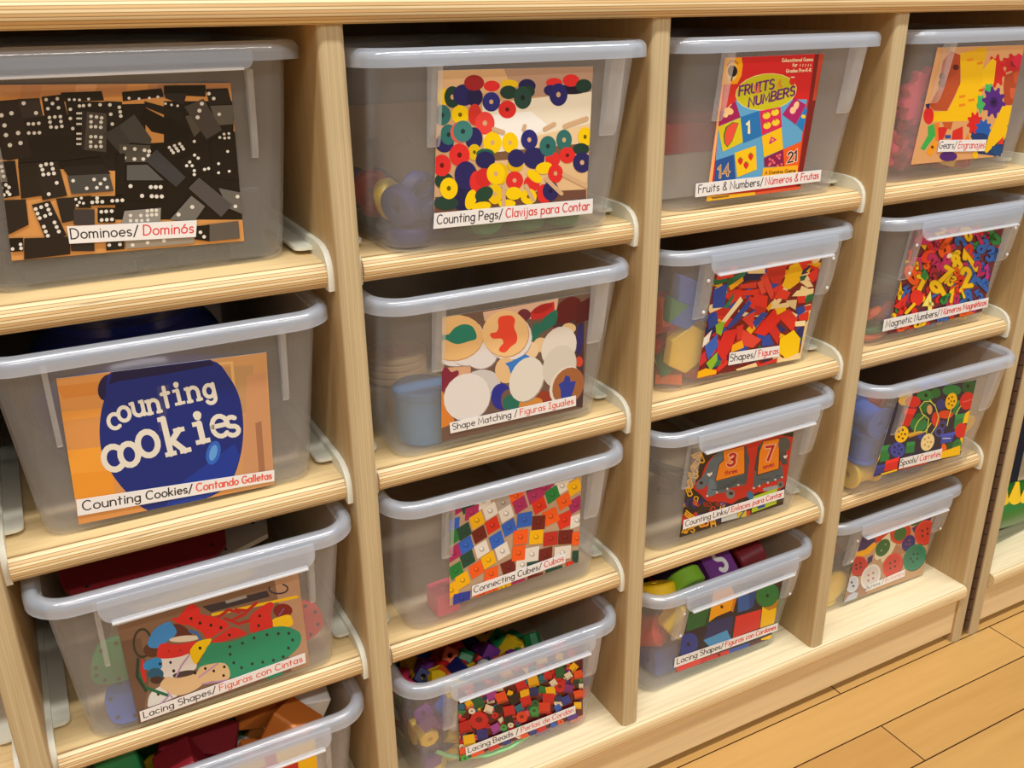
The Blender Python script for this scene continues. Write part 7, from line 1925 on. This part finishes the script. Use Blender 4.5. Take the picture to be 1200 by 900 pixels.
for color, pts, loc, rot, lab in PLATES:
    m, sm = plate(pts)
    o = solid('lacing_figure', m, tm_(color), lab, 'lacing toy', (1, 3), loc, rot, 'lacing figures in the bin')
    for i in range(0, len(sm), 2):
        h = MB()
        c = sm[i] * .82
        h.rings([[(c.x + .0017 * math.cos(t), c.y + .0017 * math.sin(t), z) for t in [2 * math.pi * k / 8 for k in range(8)]] for z in (-.0027, .0027)])
        h.build('lacing_hole', toy('dark_eyelet', (30, 26, 26)), o)

# counting-peg board
m = MB(); m.box(-.085, .085, -.035, .035, -.008, .008, .002)
pb = solid('peg_board', m, toy('pale_wood', (226, 196, 150), .5), 'pale wooden peg board standing at the back of the Counting Pegs bin', 'peg board', (2, 1), (.0, .225, .048), (1.35, 0, 0))
m = MB()
for i in range(5):
    x = -.06 + i * .03
    m = MB(); m.tube([(x, 0, .007), (x, 0, .040)], .0045, 10)
    m.build('peg', toy('pale_wood', (226, 196, 150), .5), pb)

# shape-matching tiles and the blue pot
def tile(i, loc, rot, color, lab):
    m = MB(); m.lathe([(.0285, -.003), (.030, -.002), (.030, .002), (.0285, .003)], 30)
    o = solid('matching_tile', m, tm_('natural wood'), lab, 'round tile', (2, 2), loc, rot, 'round tiles in the Shape Matching bin')
    f = MB(); f.rings([[(.017 * math.cos(t) * (1 + .25 * math.cos(3 * t + i)), .017 * math.sin(t) * (1 + .25 * math.sin(2 * t + i)), z) for t in [2 * math.pi * k / 20 for k in range(20)]] for z in (.0030, .0034)])
    f.build('figure', tm_(color), o)
for i, (x, y, z, c) in enumerate(((.04, .16, .0065, 'green'), (.04, .16, .0135, 'red'), (.04, .16, .0205, 'blue'), (.04, .16, .0275, 'dark red'), (-.03, .17, .0065, 'navy'), (-.03, .17, .0135, 'green'), (-.03, .17, .0205, 'teal'), (-.03, .17, .0275, 'red'))):
    tile(i, (x, y, z), (0, 0, i * .7), c, 'round wooden tile with a %s figure, stacked in the Shape Matching bin' % c)
pot = thing('blue_pot', 'blue lidded pot low at the left in the Shape Matching bin', 'pot')
put(pot, (2, 2), (-.062, .030, .003))
m = MB(); m.lathe([(.019, 0), (.021, .001), (.0225, .040), (.0205, .040), (.0195, .003)], 26); m.build('body', toy('soft_blue', (70, 130, 176), .45), pot, 35)
m = MB(); m.lathe([(.0238, .0402), (.0238, .046), (.022, .0475), (.008, .048)], 26); m.build('lid', toy('soft_blue_lid', (60, 116, 164), .45), pot, 35)

# connecting cubes
for c, loc, rz, lab in (('pink', (-.0560, .019, .0145), .08, 'pink connecting cube showing at the lower left of the Connecting Cubes bin'), ('white', (-.01, .09, .0145), .6, 'white connecting cube behind the picture in the Connecting Cubes bin'),
                        ('green', (.01, .12, .0145), .2, 'green connecting cube behind the picture in the Connecting Cubes bin'), ('blue', (.05, .14, .0145), 1.0, 'blue connecting cube behind the picture in the Connecting Cubes bin'), ('orange', (.03, .07, .0145), .4, 'orange connecting cube behind the picture in the Connecting Cubes bin')):
    o = bpy.data.objects.new('connecting_cube', item_mesh('cube', c)); COL.objects.link(o)
    tag(o, lab, 'connecting cube', 'connecting cubes in the bin')
    put(o, (2, 3), loc, (0, 0, rz))

# the green lace in front of the beads
lace = MB()
lace.tube([(-.078, .0075, .040), (-.066, .0068, .030), (-.048, .0062, .020), (-.025, .0054, .013), (.000, .0052, .012), (.020, .0056, .017), (.034, .0066, .026), (.040, .0080, .034)], .0021, 8)
solid('bead_lace', lace, toy('pale_green_lace', (150, 214, 150), .6), 'pale green lace curving along the inside of the Lacing Beads bin', 'lace', (2, 4), (0, -.0062, 0))

# the game box in the fruit bin
box = thing('game_box', 'flat game box with a red lid lying in the Fruits & Numbers bin', 'game box')
put(box, (3, 1), (-.006, .14, .003))
m = MB(); m.box(-.082, .082, -.10, .10, 0, .040, .001); m.build('body', toy('card_white', (214, 210, 204), .6), box)
m = MB(); m.box(-.084, .084, -.102, .102, .0402, .066, .001); m.build('lid', toy('card_red', (190, 40, 44), .5), box)

# the purple letter block on top of the big beads
m = MB(); m.box(-.021, .021, -.021, .021, -.021, .021, .003)
lb = solid('letter_block', m, tm_('purple'), 'purple cube with a white letter S on top in the Figuras con Cordones bin', 'letter block', (3, 4), (.012, .038, .110), (-.80, .0, .12))
ar = MB(); at_ = Art(lambda u, v: (u, v))
for st in GL['S'][1]:
    at_.line([((x - .26) * .024, (y - .5) * .024) for x, y in st], .0052, (232, 230, 228))
lt = at_.m.build('letter', M_PRINT, lb)
lt.matrix_local = Euler((math.pi / 2, 0, 0)).to_matrix().to_4x4() @ Matrix.Translation((0, 0, .0212))

for shape, color, loc, rot, lab in (('big_disc', 'yellow', (-.070, .024, .112), (-.5, .1, 0), 'yellow round bead heaped at the left front of the Figuras con Cordones bin'), ('big_disc', 'lime', (-.036, .020, .116), (-1.0, .1, .1), 'lime green round bead beside the yellow one in the Figuras con Cordones bin'),
                                    ('big_cyl', 'dark red', (.062, .034, .108), (.1, 1.4, .1), 'dark red cylinder bead at the right of the letter cube'), ('big_cube', 'navy', (-.024, .062, .108), (.2, .1, .5), 'navy cube bead behind the letter cube')):
    o = bpy.data.objects.new(ITEM_NAME[shape], item_mesh(shape, color)); COL.objects.link(o)
    tag(o, lab, 'bead', BIN_WORD[(3, 4)][0])
    put(o, (3, 4), loc, rot)

# toys on the neighbouring unit
bx = XU + PLY
def world_solid(name, m, mat, label, cat, loc, rot=(0, 0, 0), smooth=50):
    o = m.build(name, mat, None, smooth); tag(o, label, cat)
    o.location = loc; o.rotation_euler = rot
    return o
cz = TOPS[3]
m = MB()
path = [(.30 * t, .03 * math.sin(3 * t), .031 + .030 * (1 - t) ** 3) for t in [i / 14 for i in range(15)]]
m.tube(path, [.010 + .018 * math.sin(math.pi * min(1, (i + 1) / 13)) ** .7 if i < 13 else .012 for i in range(15)], 14)
croc = world_solid('toy_crocodile', m, toy('glossy_green', (36, 112, 34), .3, .5), 'glossy green curved toy crocodile with a yellow crest on the base beyond the hinge', 'toy crocodile', (bx + .012, .038, cz + .0005))
m = MB()
for i in range(5):
    t = .06 + i * .09
    x = .30 * t
    zc = .031 + .030 * (1 - t) ** 3
    m.rings([[(x + (.015 - .011 * k) * math.cos(q), .004 + .006 * math.sin(q) * (1 - k * .7), zc + .018 + .030 * k) for q in [2 * math.pi * j / 8 for j in range(8)]] for k in (0, .5, 1)])
m.build('crest', toy('bright_yellow_crest', (240, 200, 40), .4), croc, 40)
m = MB(); m.box(-.014, .014, -.014, .014, 0, .020, .004)
world_solid('toy_brick', m, toy('mid_blue', (50, 90, 150), .4), 'small blue plastic brick under the chin of the green toy crocodile', 'toy brick', (bx + .030, .072, cz + .0003))
m = MB()
m.tube([(.0, .0, .11), (.03, .0, .09), (.10, .0, .075), (.2, .0, .07)], [.018, .032, .036, .028], 14)
world_solid('soft_toy', m, toy('mauve_grey_plush', (92, 80, 86), .85, .2), 'mauve grey soft toy lying above the green crocodile', 'soft toy', (bx + .022, .165, cz + .120))
m = MB(); m.box(0, .24, -.05, .05, 0, .150, .02)
world_solid('navy_cushion', m, toy('navy_cloth', (34, 36, 62), .85, .2), 'dark navy cushion behind the green crocodile, under the soft toy', 'cushion', (bx + .012, .180, cz + .0003))
